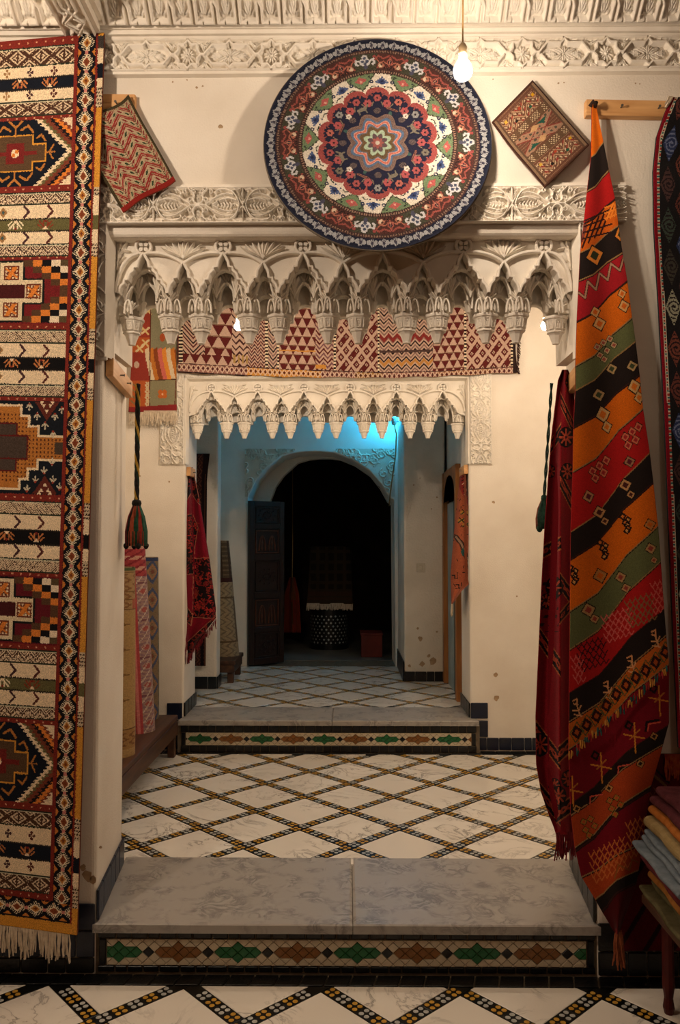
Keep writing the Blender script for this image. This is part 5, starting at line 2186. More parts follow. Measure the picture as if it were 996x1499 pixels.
        for s in (-1, 1):
            c.ell(*V(s * 15, 97), 3.0, 3.0, (38, 50, 84))
            c.ell(*V(s * 15, 97), 1.1, 1.1, CR)
            c.line([V(s * 9, 88), V(s * 14, 89), V(s * 18, 86)], 1.7, (46, 62, 50))
            c.line([V(s * 12, 105), V(s * 17, 106)], 1.4, (70, 70, 50))
            c.ell(*V(s * 5, 88), 1.4, 1.4, (40, 60, 110))
    # lobed medallion: sixteen lobes
    L = 14
    lo = math.radians(-90)
    ls = np.mod(th - lo + PI / L, 2 * PI / L) - PI / L
    lob = 81 + 7.5 * np.cos(ls * L * .5) ** .8 * 1.0
    lob = 76 + 11 * np.sqrt(np.clip(1 - (np.abs(ls) * L / PI) ** 2, 0, 1))
    c.fill(r < lob, RD)
    ins = lob - 7.5 - 1.4 * (np.mod(th * 70, 5) < 2.5)
    c.fill(r < ins, NV)
    # flowers and beasts in the navy ground
    cols = [(176, 60, 58), (190, 84, 60), (140, 138, 136), (176, 60, 58), (120, 110, 90)]
    for k in range(L):
        a = lo + 2 * PI * k / L
        x, y = 70 * math.cos(a), 70 * math.sin(a)
        fc = cols[k % 5]
        for q in range(6):
            c.ell(x + 3.4 * math.cos(q * PI / 3), y + 3.4 * math.sin(q * PI / 3), 2.2, 2.2, fc)
        c.ell(x, y, 1.5, 1.5, (40, 24, 40))
        b = a + PI / L
        x, y = 63 * math.cos(b), 63 * math.sin(b)
        fc = (182, 58, 62)
        for q in range(6):
            c.ell(x + 3.8 * math.cos(q * PI / 3), y + 3.8 * math.sin(q * PI / 3), 2.5, 2.5, fc)
        c.ell(x, y, 1.4, 1.4, (60, 20, 30))
        for s in (-1, 1):
            c.line([(74 * math.cos(a + s * .1), 74 * math.sin(a + s * .1)), (79 * math.cos(a + s * .14), 79 * math.sin(a + s * .14))], 1.8, (150, 60, 50))
            c.line([(64 * math.cos(a + s * .09), 64 * math.sin(a + s * .09)), (58 * math.cos(a + s * .14), 58 * math.sin(a + s * .14))], 1.5, (130, 110, 84))
    for k in range(8):
        a = math.radians(22) + 2 * PI * k / 8
        x, y = 56 * math.cos(a), 56 * math.sin(a)
        tx, ty = -math.sin(a), math.cos(a)
        if k % 2:
            bc = (122, 112, 92)
            c.ell(x, y, 7.5, 3.0, bc, a + PI / 2)
            c.line([(x + tx * 6, y + ty * 6), (x + tx * 10 + 4 * math.cos(a), y + ty * 10 + 4 * math.sin(a))], 2.4, bc)
            c.line([(x - tx * 5, y - ty * 5), (x - tx * 6 - 6 * math.cos(a), y - ty * 6 - 6 * math.sin(a))], 2, bc)
            c.line([(x + tx * 4, y + ty * 4), (x + tx * 5 - 6 * math.cos(a), y + ty * 5 - 6 * math.sin(a))], 2, bc)
        else:
            c.line([(x - tx * 8, y - ty * 8), (x, y), (x + tx * 8, y + ty * 8)], 3.0, (150, 84, 58))
            c.line([(x - tx * 8, y - ty * 8), (x, y), (x + tx * 8, y + ty * 8)], 1.2, (90, 50, 40))
            c.ell(x - 8 * math.cos(a), y - 8 * math.sin(a), 4.5, 2.4, (44, 92, 84), a)
        b = a + PI / 8
        x, y = 50 * math.cos(b), 50 * math.sin(b)
        c.ell(x, y, 5.2, 4.4, (112, 92, 86))
        c.fill((np.hypot(X - x, Y - y) < 5) & (np.mod(X + Y, 2.6) < 1.1), (48, 38, 52))
        if k % 2 == 0:
            x, y = 58 * math.cos(b), 58 * math.sin(b)
            for q in range(5):
                c.ell(x + 2.6 * math.cos(q * 1.257), y + 2.6 * math.sin(q * 1.257), 1.8, 1.8, (214, 202, 184))
            c.ell(x, y, 1.1, 1.1, (110, 80, 60))
    # central star
    def star(m, r0, amp, ph=0.0, p=1.0):
        return r0 + amp * np.abs(np.cos((th - ph) * m / 2)) ** p
    ph = math.radians(-68)
    c.fill(r < star(8, 38, 9, ph, 1.4), (132, 98, 82))
    c.fill((r < star(8, 38, 9, ph, 1.4) - 1.5) & (np.mod(r * 1.3 + th * 30, 3) < 1.2), (92, 66, 62))
    c.fill(r < star(8, 31, 10, ph, 1.6), (66, 104, 146))
    c.fill(np.abs(r - star(8, 25.5, 8.5, ph + PI / 8 * 0, 2.0)) < 2.6, (206, 150, 130))
    c.fill(np.abs(r - star(8, 25.5, 8.5, ph, 2.0)) < 1.4, (200, 78, 40))
    c.fill(r < star(8, 21.5, 6, ph, 1.5), (120, 84, 30))
    c.fill((r < star(8, 21.5, 6, ph, 1.5) - 1) & (np.mod(th * 14, 1) < .45), (70, 54, 24))
    c.fill(r < star(8, 14.5, 6.5, ph, 1.2), (150, 180, 146))
    c.fill(r < star(8, 10, 5, ph, 1.2), (92, 64, 72))
    c.fill(r < star(8, 6, 3, ph + PI / 8, 1.2), (160, 70, 60))
    c.fill(r < 3, (190, 180, 160))
    return c.out()


def make_round_rug():
    cp = at(553, 209, -.088)
    Rm = .5 * (at(720, 208, -.088).x - at(387, 208, -.088).x)
    tilt = math.radians(6.0)
    nr, na = 150, 900
    rr = np.concatenate([[0.0001], np.linspace(1, 166, nr)]) / 166.0
    aa = np.linspace(0, 2 * PI, na + 1)
    A, Rr = np.meshgrid(aa, rr)
    x, z = Rr * Rm * np.cos(A), -Rr * Rm * np.sin(A)
    mid = lambda Q_: .25 * (Q_[:-1, :-1] + Q_[1:, :-1] + Q_[1:, 1:] + Q_[:-1, 1:])
    X, Y = mid(Rr * np.cos(A)) * 166, mid(Rr * np.sin(A)) * 166
    rq = np.hypot(X, Y) + 1e-6
    fq = np.interp(rq, [0, 90, 110, 147.5, 166], [0, 88.5, 110, 147.5, 166]) / rq
    X, Y = X * fq, Y * fq
    cols = round_paint(X + RNG.uniform(-.45, .45, X.shape), Y + RNG.uniform(-.45, .45, X.shape))
    cols = mute(cols, .34) * .64 * RNG.uniform(.88, 1.1, X.shape)[..., None]
    y = -.012 * np.clip(1 - ((Rr - 1) / .02) ** 2, 0, 1) * 0 - .003 * (1.05 + np.sin(A * 3)) * Rr
    P = np.stack([cp.x + x, cp.y + y * np.cos(tilt) + z * np.sin(tilt), cp.z + z * np.cos(tilt)], -1)
    root = empty('round_rug', (cp.x, cp.y + .04, cp.z - Rm), 'round flowered rug with a navy rim leaning on the wall above the opening', 'rug')
    me = grid_mesh('rug_pile', P, WOOL, cols, True)
    put('rug_pile', me, root)
    # backing and bound edge
    mb = MB()
    n = 96
    ring = lambda r_, d: [(cp.x + r_ * math.cos(2 * PI * k / n), cp.y + d + (-r_ * math.sin(2 * PI * k / n)) * math.sin(tilt), cp.z - r_ * math.sin(2 * PI * k / n) * math.cos(tilt)) for k in range(n)]
    mb.loft([ring(Rm - .002, .0005), ring(Rm + .003, .002), ring(Rm + .004, .008), ring(Rm + .001, .014), ring(Rm - .02, .015)])
    me = mb.mesh('bound_edge', mat_noise('rug_binding', (112, 104, 92), (138, 128, 112), 60, .95))
    fix_normals(me)
    put('bound_edge', me, root)


make_round_rug()


# ---- small tilted rugs on either side --------------------------------------------------------------------
def quad_cloth(name, T, Rr, Bt, Lf, depth, paint, mat, step, parent, thick=.008, wave=None):
    """cloth with corners top, right, bottom, left (photo elevation); u runs top->right, v runs top->left"""
    T, Rr, Bt, Lf = [np.array(p, float) for p in (T, Rr, Bt, Lf)]
    nu, nv = int(np.linalg.norm(Rr - T) / step) + 1, int(np.linalg.norm(Lf - T) / step) + 1
    u, v = np.linspace(0, 1, nu), np.linspace(0, 1, nv)
    U, V = np.meshgrid(u, v)
    XY = (T * ((1 - U) * (1 - V))[..., None] + Rr * (U * (1 - V))[..., None] + Bt * (U * V)[..., None] + Lf * ((1 - U) * V)[..., None])
    if wave is not None:
        XY = XY + wave(U, V)
    D = depth(U, V)
    P = at_np(XY[..., 0], XY[..., 1], D)
    mid = lambda A: .25 * (A[:-1, :-1] + A[1:, :-1] + A[1:, 1:] + A[:-1, 1:])
    cols = paint(mid(U), mid(V))
    me = grid_mesh(name, P, mat, cols, True, (0, thick, 0), flip=True)
    me.flip_normals()
    return put(name, me, parent)


def paint_red_kilim(U, V):
    x, y = U * 145, V * 93
    c = Canvas(x, y, (168, 150, 122))
    # zigzag lines across the rug with rows of little diamonds between them
    tri = np.abs(np.mod(y + 4, 31) - 15.5)
    d = np.mod(x + tri * 1.1 + 2 * np.sin(x * .07), 16.5) * 1.27
    c.fill(d < 3.6, (140, 34, 38))
    c.fill((d > 5.2) & (d < 8.0), (132, 34, 36))
    c.fill((d > 3.6) & (d < 4.3), (104, 84, 62))
    zone = (d > 10.2) & (d < 17.4)
    k = np.mod(y + 3, 7.75) - 3.9
    dd = np.abs(d - 13.8) / 3.8 + np.abs(k) / 3.8
    c.fill(zone & (dd < .8) & (np.mod(np.floor((y + 3) / 7.75), 2) < 1), (34, 58, 36))
    c.fill(zone & (dd < .8) & (np.mod(np.floor((y + 3) / 7.75), 2) >= 1), (116, 36, 38))
    c.fill((d > 18.4) & (d < 19.4), (110, 80, 60))
    c.fill((np.abs(np.mod(y + 4, 31) - 15.5) < .9) & (np.mod(x, 3) < 1.6), (86, 76, 52))
    e = np.minimum(np.minimum(x, 145 - x), np.minimum(y, 93 - y))
    c.fill(e < 4.5, (62, 54, 36))
    c.fill((e > 4.5) & (e < 7) & (np.mod(x + y, 3) < 1.5), (150, 140, 110))
    c.fill(x > 138, (128, 34, 28))
    return c.out() * RNG.uniform(.85, 1.12, U.shape)[..., None]


root = empty('small_kilim', tuple(at(178, 312, -.03)), 'small red and grey zigzag kilim hung askew on a pine board', 'rug')
quad_cloth('weave', (188, 138), (257, 264), (177, 311), (104, 190), lambda U, V: -.042 + .012 * np.sin(V * 9 + U * 2) * (1 - U * .6) - .01 * U, paint_red_kilim, WOOL_FLAT, .9, root, .007,
           lambda U, V: np.stack([3.2 * np.sin(V * 8), 2.6 * np.sin(V * 7 + U * 5) * (1 - U)], -1))


def paint_brown_kilim(U, V):
    x, y = U * 126, V * 91
    c = Canvas(x, y, (92, 60, 46))
    WT, RS = (184, 164, 136), (116, 48, 42)
    c.fill((np.mod(x * .9, 3.6) < 1.3) & (np.mod(y, 2.4) < 1.6), (120, 92, 72))
    # cross bands of hooked white knots
    for x0, x1 in ((34, 46), (80, 92)):
        c.rect(x0, 8, x1, 84, (88, 66, 48))
        m = (x > x0 + 1) & (x < x1 - 1) & (y > 10) & (y < 82)
        c.fill(m & (np.mod(x + y, 4) < 1.9) & (np.mod(x - y, 5) < 3) & (np.mod(y, 25) < 17), WT)
    # big diagonal cross in the centre field
    xm, ym = 63, 46
    q1 = np.abs((y - ym) - (x - xm) * 2.1)
    q2 = np.abs((y - ym) + (x - xm) * 2.1)
    m = (x > 47) & (x < 79) & (y > 9) & (y < 83)
    c.fill(m & ((q1 < 16) | (q2 < 16)), (140, 108, 88))
    c.fill(m & (((q1 < 16) & (q1 > 13)) | ((q2 < 16) & (q2 > 13))), RS)
    c.fill(m & ((q1 < 7) | (q2 < 7)) & (np.mod(y, 9) < 4) & (np.mod(x, 6) < 3.4), (70, 66, 56))
    c.poly([(50, 40), (50, 18), (57, 29)], (34, 74, 62))
    c.poly([(76, 52), (76, 74), (69, 63)], (34, 74, 62))
    c.dia(53, 46, 5, 9, (170, 134, 96))
    c.dia(73, 46, 5, 9, (170, 134, 96))
    for s in (0, 1):
        X0 = 10 if s == 0 else 95
        mm = (x > X0) & (x < X0 + 22) & (y > 8) & (y < 83)
        w = np.abs(np.mod(y + s * 11, 30) - 15)
        d = np.mod(x - X0 + w * .8, 9)
        c.fill(mm & (d < 2.4), (150, 120, 94))
        c.fill(mm & (d > 4) & (d < 6) & (np.mod(y, 6) < 3), WT)
        c.fill(mm & (d > 6.4) & (np.mod(y, 12) < 4.5), (130, 50, 44))
        for k in range(5):
            c.rect(X0 + 3 + (k % 2) * 10, 12 + k * 15, X0 + 7 + (k % 2) * 10, 17 + k * 15, ((186, 140, 30), (36, 78, 60), (150, 60, 40), (30, 24, 22), (186, 150, 60))[k])
    # rolled edges
    for e in (y, 91 - y):
        c.fill(e < 8.5, (84, 64, 50))
        c.fill((e > 2) & (e < 6), (124, 100, 78))
        c.fill(e < 1.5, (50, 28, 26))
    c.fill((x < 3) | (x > 123), (70, 44, 34))
    return c.out() * RNG.uniform(.85, 1.12, U.shape)[..., None]


root = empty('small_kilim', tuple(at(795, 273, -.03)), 'small brown kilim with white knots hung askew beside the round rug', 'rug')
quad_cloth('weave', (780, 117), (863, 212), (797, 273), (719, 178), lambda U, V: -.03 - .012 * np.sin(V * PI) - .012 * U, paint_brown_kilim, WOOL_FLAT, .9, root, .008,
           lambda U, V: np.stack([2.0 * np.sin(U * 6 + 1) * V, 2.0 * np.sin(U * 7) * V], -1))


# ---- striped kilim at the right --------------------------------------------------------------------------
KL = [(152, 867), (230, 866), (280, 860), (330, 855), (370, 850), (411, 848), (471, 845), (536, 843), (572, 843), (626, 840), (691, 839), (780, 836), (1000, 834), (1097, 833), (1190, 836), (1240, 842), (1284, 852), (1317, 872), (1335, 882), (1368, 902)]
KR = [(152, 873), (175, 877), (208, 884), (249, 892), (291, 901), (330, 906), (370, 912), (411, 919), (465, 926), (500, 931), (549, 937), (598, 942), (663, 952), (706, 957), (770, 964), (822, 968), (892, 973), (930, 976), (972, 980), (1058, 980), (1110, 966), (1150, 954), (1200, 946), (1252, 939), (1294, 932), (1335, 918), (1368, 906)]
KB = [(130, 130, 'o'), (230, 208, 'k'), (280, 249, 'r'), (327, 291, 'o2'), (370, 330, 'k'), (411, 370, 'r2'), (471, 411, 'o'), (536, 465, 'g'), (572, 500, 'k'), (626, 549, 'o'), (691, 598, 'r'), (779, 663, 'k'),
      (819, 706, 'o'), (895, 770, 'g'), (951, 822, 'r'), (1015, 892, 'k'), (1057, 930, 'o3'), (1097, 972, 'd'), (1178, 1062, 'k'), (1194, 1090, 'o4'), (1241, 1150, 'k'), (1246, 1156, 'd'), (1284, 1235, 'o4'), (1317, 1274, 'k'), (1335, 1292, 'm'), (1500, 1500, 'm')]


def paint_kilim(X, Y, U, V):
    pal = {'o': (206, 100, 18), 'k': (34, 26, 24), 'r': (168, 26, 26), 'o2': (196, 92, 22), 'r2': (160, 28, 36), 'g': (92, 98, 62), 'o3': (184, 92, 28), 'd': (116, 16, 30), 'o4': (168, 66, 28), 'm': (74, 14, 18)}
    c = Canvas(X, Y, (206, 100, 18))
    yl = np.array([b[0] for b in KB], float)
    yr = np.array([b[1] for b in KB], float)
    S = np.interp(U, [0, .3, .62, 1], [0, .22, .66, 1])
    for i, (a, b, k) in enumerate(KB[:-1]):
        bound = yl[i] * (1 - S) + yr[i] * S
        c.fill(Y > bound, pal[k])
    for i, (a, b, k) in enumerate(KB[1:-1], 1):
        bound = yl[i] * (1 - S) + yr[i] * S
        c.fill(np.abs(Y - bound) < 1.2, (150, 116, 72) if i % 3 else (60, 30, 26))
        c.fill(np.abs(Y - bound - 1.6) < .8, (30, 22, 20))
    TAN = (190, 146, 90)
    def dia(x, y, rx, ry, fill=(190, 100, 40), rim=TAN, core=None):
        rx, ry = rx * 1.18, ry * 1.18
        P = [(x - rx, y + ry * .25), (x - rx * .3, y - ry), (x + rx, y - ry * .3), (x + rx * .3, y + ry)]
        c.poly([(x + (a - x) * 1.0, y + (b - y) * 1.0) for a, b in P], (26, 20, 18))
        c.poly([(x + (a - x) * .84, y + (b - y) * .84) for a, b in P], rim)
        c.poly([(x + (a - x) * .46, y + (b - y) * .46) for a, b in P], fill)
    # band by band motifs
    c.line([(852, 352), (858, 330)], 5, (120, 60, 50))
    c.line([(851, 270), (861, 262), (860, 250)], 3, TAN)
    for k in range(4):
        c.line([(853 + k * 9, 362 - k * 7), (868 + k * 9, 324 - k * 7)], 2.6, (52, 24, 20))
        c.line([(851 + k * 2, 350 - k * 9), (894 + k * 2, 340 - k * 12)], 2.4, (52, 24, 20))
    for k in range(3):
        c.line([(888 + k * 6, 322 - k * 3), (898 + k * 4, 298)], 2.4, (226, 130, 44))
        c.line([(886, 320 - k * 8), (904, 314 - k * 8)], 2.2, (226, 130, 44))
    dia(871, 374, 12, 14, (44, 52, 30), (214, 130, 50))
    dia(909, 343, 8, 12, (60, 60, 36), (214, 130, 50))
    zz = [(847, 428), (857, 436), (861, 412), (873, 424), (878, 400), (890, 410), (895, 386), (908, 396), (914, 376)]
    c.line(zz, 4.4, (40, 28, 24))
    c.line(zz, 2.6, (170, 130, 104))
    for (x, y, r) in ((872, 457, 7), (878, 474, 9), (911, 430, 6), (914, 448, 8)):
        dia(x, y, r, r + 1, (206, 100, 30), (206, 160, 100))
    for (x, y) in ((875, 508), (884, 502), (893, 496), (879, 520), (889, 513), (899, 505), (885, 526)):
        dia(x, y, 5.2, 5.2, (150, 70, 60), (176, 150, 110))
    for (x, y, r) in ((896, 540, 8), (926, 536, 8), (877, 578, 9)):
        dia(x, y, r, r, (60, 70, 44), (176, 146, 100))
    for (x, y, r) in ((929, 566, 9), (936, 582, 7), (883, 607, 10), (889, 625, 7)):
        dia(x, y, r, r + 2, (206, 110, 36), (198, 160, 104))
    for (x, y) in ((916, 640), (926, 632), (935, 625), (920, 652), (931, 644), (868, 690), (878, 682), (888, 674), (872, 700), (884, 692)):
        dia(x, y, 6, 7, (150, 36, 40), (198, 110, 80))
    dia(922, 676, 8, 8, (90, 30, 40), (150, 110, 80))
    dia(862, 727, 8, 9, (90, 30, 44), (180, 130, 90))
    for (x, y, r) in ((916, 710, 9), (924, 724, 6), (878, 750, 9), (886, 763, 6)):
        dia(x, y, r, r, (70, 30, 28), (186, 140, 90))
    for (x, y) in ((915, 765), (882, 803), (838, 840)):
        for k in range(3):
            dia(x - 3 + k * 4, y - 9 + k * 9, 5, 5.5, (200, 110, 40), (40, 26, 22))
            dia(x + 5 - k * 1, y - 4 + k * 8, 4.4, 5, (206, 150, 80), (40, 26, 22))
    for (x, y, r) in ((952, 768, 8), (879, 843, 10)):
        dia(x, y, r, r, (196, 96, 26), (176, 120, 60))
    for (x, y, r) in ((953, 803, 8), (958, 820, 5), (909, 845, 8), (917, 861, 7), (862, 893, 10), (871, 906, 7)):
        dia(x, y, r, r, (140, 60, 50), (168, 130, 84))
    def net(x0, y0, nx_, ny_, sx, sy, col, w=1.5, sk=-.36):
        for i in range(nx_ + 1):
            for j in range(ny_):
                x, y = x0 + i * sx + j * sx * .12, y0 + j * sy + (i * sx) * sk
                o = (j % 2) * sx * .5
                c.line([(x + o, y), (x + sx * .5 + o, y + sy)], w, col)
                c.line([(x + sx + o, y), (x + sx * .5 + o, y + sy)], w, col)
    net(880, 902, 4, 6, 8, 6.5, (206, 96, 88))
    net(914, 880, 4, 6, 8, 6.5, (120, 96, 62))
    net(952, 854, 2, 7, 7, 6.5, (200, 90, 80))
    net(843, 944, 4, 6, 8, 6.5, (46, 14, 20))
    net(836, 962, 1, 6, 7, 6.5, (200, 90, 84))
    for (x, y) in ((843, 1026), (888, 1000), (923, 963), (958, 925)):
        c.line([(x - 4, y), (x + 2, y - 3), (x + 3, y + 6), (x - 3, y + 4)], 2.2, (204, 142, 92))
        c.line([(x + 1, y + 4), (x + 7, y + 22)], 2, (206, 150, 100))
        c.line([(x - 4, y + 14), (x + 5, y + 14), (x + 8, y + 7)], 2, (206, 150, 100))
        c.line([(x - 2, y + 20), (x + 9, y + 22)], 2, (206, 150, 100))
    for k in range(10):
        x, y = 844 + k * 14.4, 1072 - k * 13.2 + 3 * math.sin(k)
        c.line([(x - 9, y + 2), (x + 1, y - 15), (x + 11, y - 2), (x - 1, y + 15), (x - 9, y + 2)], 1.6, (84, 84, 44))
        dia(x + 1, y, 7, 9, (168, 76, 30), (50, 24, 22))
    for (x, y) in ((965, 1022), (929, 1076), (880, 1120), (838, 1155)):
        c.line([(x, y - 18), (x + 2, y + 26)], 2.2, (200, 126, 44))
        c.line([(x - 15, y - 1), (x + 15, y + 5)], 2.2, (200, 126, 44))
        c.line([(x - 6, y + 6), (x + 8, y - 8)], 2, (170, 100, 40))
        dia(x - 8, y - 14, 6, 7, (110, 24, 34), (34, 16, 18))
    for (x, y) in ((955, 1062), (911, 1124), (870, 1168)):
        c.line([(x - 9, y + 8), (x - 8, y - 5), (x + 10, y - 8)], 3.4, (34, 14, 18))
        c.line([(x - 6, y + 8), (x - 5, y - 2), (x + 12, y - 5)], 2, (198, 80, 60))
    for (x, y) in ((845, 1184), (892, 1154), (938, 1118), (958, 1078)):
        dia(x, y, 6, 6, (40, 30, 24), (180, 130, 70))
    for (x0, y0) in ((855, 1203), (893, 1172)):
        for (a, b) in ((0, 0), (10, -4), (3, 12), (16, 6), (8, 20)):
            dia(x0 + a, y0 + b, 5, 5, (186, 80, 36), (150, 110, 44))
    net(862, 1248, 6, 6, 7.5, 7.5, (198, 106, 50), 1.6, -.5)
    net(916, 1204, 3, 7, 7, 7.5, (198, 106, 50), 1.6, -.4)
    c.line([(900, 1286), (906, 1266), (922, 1274), (926, 1258), (934, 1262)], 2.2, (150, 90, 40))
    return c.out() * RNG.uniform(.88, 1.1, X.shape)[..., None]


def kilim_depth(U, V, X, Y):
    fold = .012 * np.sin(U * 7.5 + V * 2.5) * np.clip(V * 3, 0, 1)
    return -.045 - .05 * np.clip(V * 1.3, 0, 1) - fold - .03 * np.clip((V - .75) * 4, 0, 1) * np.sin(U * PI)


root = empty('hanging_kilim', tuple(at(903, 1368, -.1)), 'long orange, black and red striped kilim hung from a nail on a pine board', 'kilim')
cloth('weave', KL, KR, 152, 1368, kilim_depth, paint_kilim, WOOL_FLAT, 1.15, .006, root)
pts = []
for k in range(26):
    t = k / 25
    pts.append(at(837 + t * 142, 1100 - t * 126, -.115))
ftx = [mat_noise('tuft_%s' % n, a, b, 60, .95) for n, a, b in (('gold', (168, 110, 40), (196, 136, 60)), ('teal', (30, 66, 66), (44, 88, 84)), ('red', (130, 30, 30), (156, 44, 40)))]
for i, m in enumerate(ftx):
    o = fringe('edge_fringe', [p for k in range(4) for p in [q + Vector((random.uniform(-.01, .01), 0, random.uniform(-.004, .004))) for q in pts[i::3]]], .022, m, root, .0024, .3)
TASS = mat_noise('tassel_rust', (120, 60, 36), (150, 84, 52), 60, .95)
fringe('end_tassel', [at(905 + random.uniform(-4, 5), 1362, -.1) + Vector((0, random.uniform(-.01, .01), 0)) for k in range(16)], .11, TASS, root, .003, .2)
mb = MB()
pn = at(869, 154, -.06)
mb.tube([pn + Vector((-.012, 0, -.005)), pn + Vector((-.004, -.012, .008)), pn + Vector((.006, -.006, -.006)), pn + Vector((.01, .0, .01))], .008, 7)
put('knot', mb.mesh('knot', mat_noise('knot_wool', (26, 22, 20), (60, 36, 24), 40, .95), True), root)


# ---- crimson carpet behind it, inside the opening --------------------------------------------------------
def paint_crimson(X, Y, U, V):
    RB, BK, OR = (128, 20, 30), (24, 16, 18), (168, 70, 46)
    c = Canvas(X, Y, RB)
    left_fold = X < 817 + (Y - 545) * .0
    def band(y0, slope, w, x0, x1):
        yy = y0 + (X - x0) * slope
        m = (np.abs(Y - yy) < w) & (X > x0) & (X < x1)
        c.fill(m, BK)
        c.fill((np.abs(np.abs(Y - yy) - w) < 1.3) & (X > x0) & (X < x1), (170, 96, 56))
        mm = m & (np.hypot(np.mod(X - x0, 9) - 4.5, (Y - yy)) < w * .42)
        c.fill(mm, OR)
        c.fill(m & (np.hypot(np.mod(X - x0, 9) - 4.5, (Y - yy)) < w * .16), (60, 24, 22))
    band(585, 2.2, 10, 821, 850)
    band(700, 2.0, 13, 820, 850)
    band(655, -1.6, 10, 806, 822)
    band(808, -.5, 9, 795, 822)
    band(850, 1.4, 12, 820, 850)
    band(925, 1.5, 13, 786, 821)
    band(905, -1.2, 8, 820, 850)
    band(1060, 1.35, 12, 780, 821)
    band(1105, -.9, 12, 818, 850)
    band(1145, 1.25, 13, 780, 821)
    band(1195, -.7, 12, 812, 850)
    for (x, y, r) in ((829, 640, 12), (831, 690, 10), (806, 690, 8), (812, 860, 13), (800, 880, 9), (791, 1090, 14), (812, 1150, 9), (818, 1165, 12), (832, 1140, 10), (836, 560, 8)):
        c.ell(x, y, r, r * 1.25, BK)
        for k in range(8):
            a = k * PI / 4
            c.line([(x, y), (x + r * .75 * math.cos(a), y + r * .95 * math.sin(a))], 2.6, OR)
        c.ell(x, y, 2, 2, (70, 24, 26))
    m = (Y > 845) & (Y < 925) & (X < 818) & (np.mod(Y, 12) < 5) & (np.mod(X + Y * .5, 13) < 6)
    c.fill(m, (40, 20, 22))
    return c.out() * RNG.uniform(.86, 1.1, X.shape)[..., None]


root = empty('hanging_carpet', tuple(at(822, 1240, .25)), 'crimson carpet with black flowered bands hanging beside the striped kilim', 'carpet')
cloth('pile', [(541, 824), (556, 818), (640, 808), (760, 799), (850, 794), (960, 789), (1050, 785), (1120, 786), (1160, 793), (1190, 803), (1215, 813), (1222, 815)],
      [(541, 832), (556, 838), (640, 848), (760, 850), (1100, 850), (1222, 842)], 541, 1222,
      lambda U, V, X, Y: .26 - .05 * np.exp(-((X - 820) / 5.0) ** 2) * np.clip(V * 6, 0, 1) + .03 * np.sin(U * 9), paint_crimson, WOOL, 1.2, .01, root)
CRIM = mat_noise('crimson_fringe', (84, 14, 22), (120, 26, 34), 60, .95)
fringe('fringe', [at(x, 1218, .24) for x in np.arange(815, 842, .9)], .085, CRIM, root, .0026, .3)


# ---- dark rug with a crimson edge at the far right -------------------------------------------------------
def paint_dark(X, Y, U, V):
    xl_ = np.interp(Y, [p[0] for p in DL], [p[1] for p in DL])
    x = X - xl_
    c = Canvas(X, Y, (26, 24, 26))
    per, w = 62, 30
    y = Y + x * 0
    cols = [(96, 52, 44), (62, 60, 52), (44, 56, 92), (150, 150, 130), (74, 52, 50), (110, 60, 48), (58, 70, 62)]
    for j in range(20):
        for i in range(4):
            cx = 8 + 13 + i * 21
            cy = 150 + j * 60 + (i % 2) * 30
            d = np.abs(x - cx) / 12.0 + np.abs(y - cy) / 29.0
            k = (i * 3 + j * 2) % 7
            c.fill(d < .93, cols[k])
            a = (d < .86) & (np.mod(np.hypot(x - cx - 2, (y - cy) * .9) + np.arctan2(y - cy, x - cx) * 1.2, 5.2) < 1.9)
            c.fill(a, (32, 24, 28) if k != 2 else (110, 120, 150))
    c.fill((x > 40), (34, 44, 70))
    c.fill((x > 40) & (x < 43), (200, 190, 170))
    c.fill((x > 41) & (x < 42.6) & (np.mod(Y, 7) < 3.4), (150, 60, 50))
    c.fill((x > 46) & (np.mod(x + np.abs(np.mod(Y, 30) - 15), 9) < 4), (92, 52, 46))
    c.fill((x > 5) & (x < 9), (196, 186, 164))
    c.fill((x > 5.6) & (x < 8.4) & (np.mod(Y, 9) < 3.4), (150, 50, 42))
    c.fill((x > 5.6) & (x < 8.4) & (np.mod(Y + 4.5, 9) < 2.6), (36, 96, 96))
    c.fill(x < 5, (128, 16, 32))
    return c.out() * RNG.uniform(.85, 1.1, X.shape)[..., None]


DL = [(142, 984), (165, 974), (200, 962), (250, 957), (330, 958), (450, 965), (600, 973), (800, 981), (950, 987), (1095, 994)]
root = empty('hanging_rug', tuple(at(1020, 1095, -.05)), 'dark rug of hooked diamonds with a crimson edge over the folded textiles', 'rug')
cloth('pile', DL, [(142, 1062), (1095, 1070)], 142, 1095, lambda U, V, X, Y: -.045 - .012 * np.sin(V * 14 + U * 2) * np.clip(V * 5, 0, 1) - .02 * V, paint_dark, WOOL, 1.25, .012, root)
fringe('fringe', [at(983 + random.uniform(-3, 3), 141, -.05) for k in range(26)], .03, FRINGE, root, .002, .4, (-.5, 0, .0))
# ================================================================== boards, tassels and textiles around the two openings
def board(name, a, b, h, t, label, mat=PINE, nails=2):
    """rectangular batten from point a to point b (both on the wall face), h high, t thick towards -Y or across"""
    a, b = Vector(a), Vector(b)
    d = b - a
    L = d.length
    root = empty(name, tuple((a + b) / 2), label, 'board')
    mb = MB()
    mb.box(-L / 2, L / 2, -t, 0, -h / 2, h / 2, .002)
    rz = math.atan2(d.y, d.x)
    me = mb.mesh('plank', mat)
    o = put('plank', me, root, tuple((a + b) / 2))
    o.rotation_euler = (0, -math.asin(max(-1, min(1, d.z / L))), rz)
    for k in range(nails):
        mb = MB()
        mb.lathe([(.0025, 0), (.0025, .02), (.005, .021), (.0048, .0235)], 8)
        q = (a + b) / 2 + d * ((k + .5) / nails - .5) * .7
        nrm = Vector((math.sin(rz), -math.cos(rz), 0))
        put('nail', mb.mesh('nail', METAL), root, tuple(q + nrm * (t - .006)), (PI / 2, 0, rz))
    return root


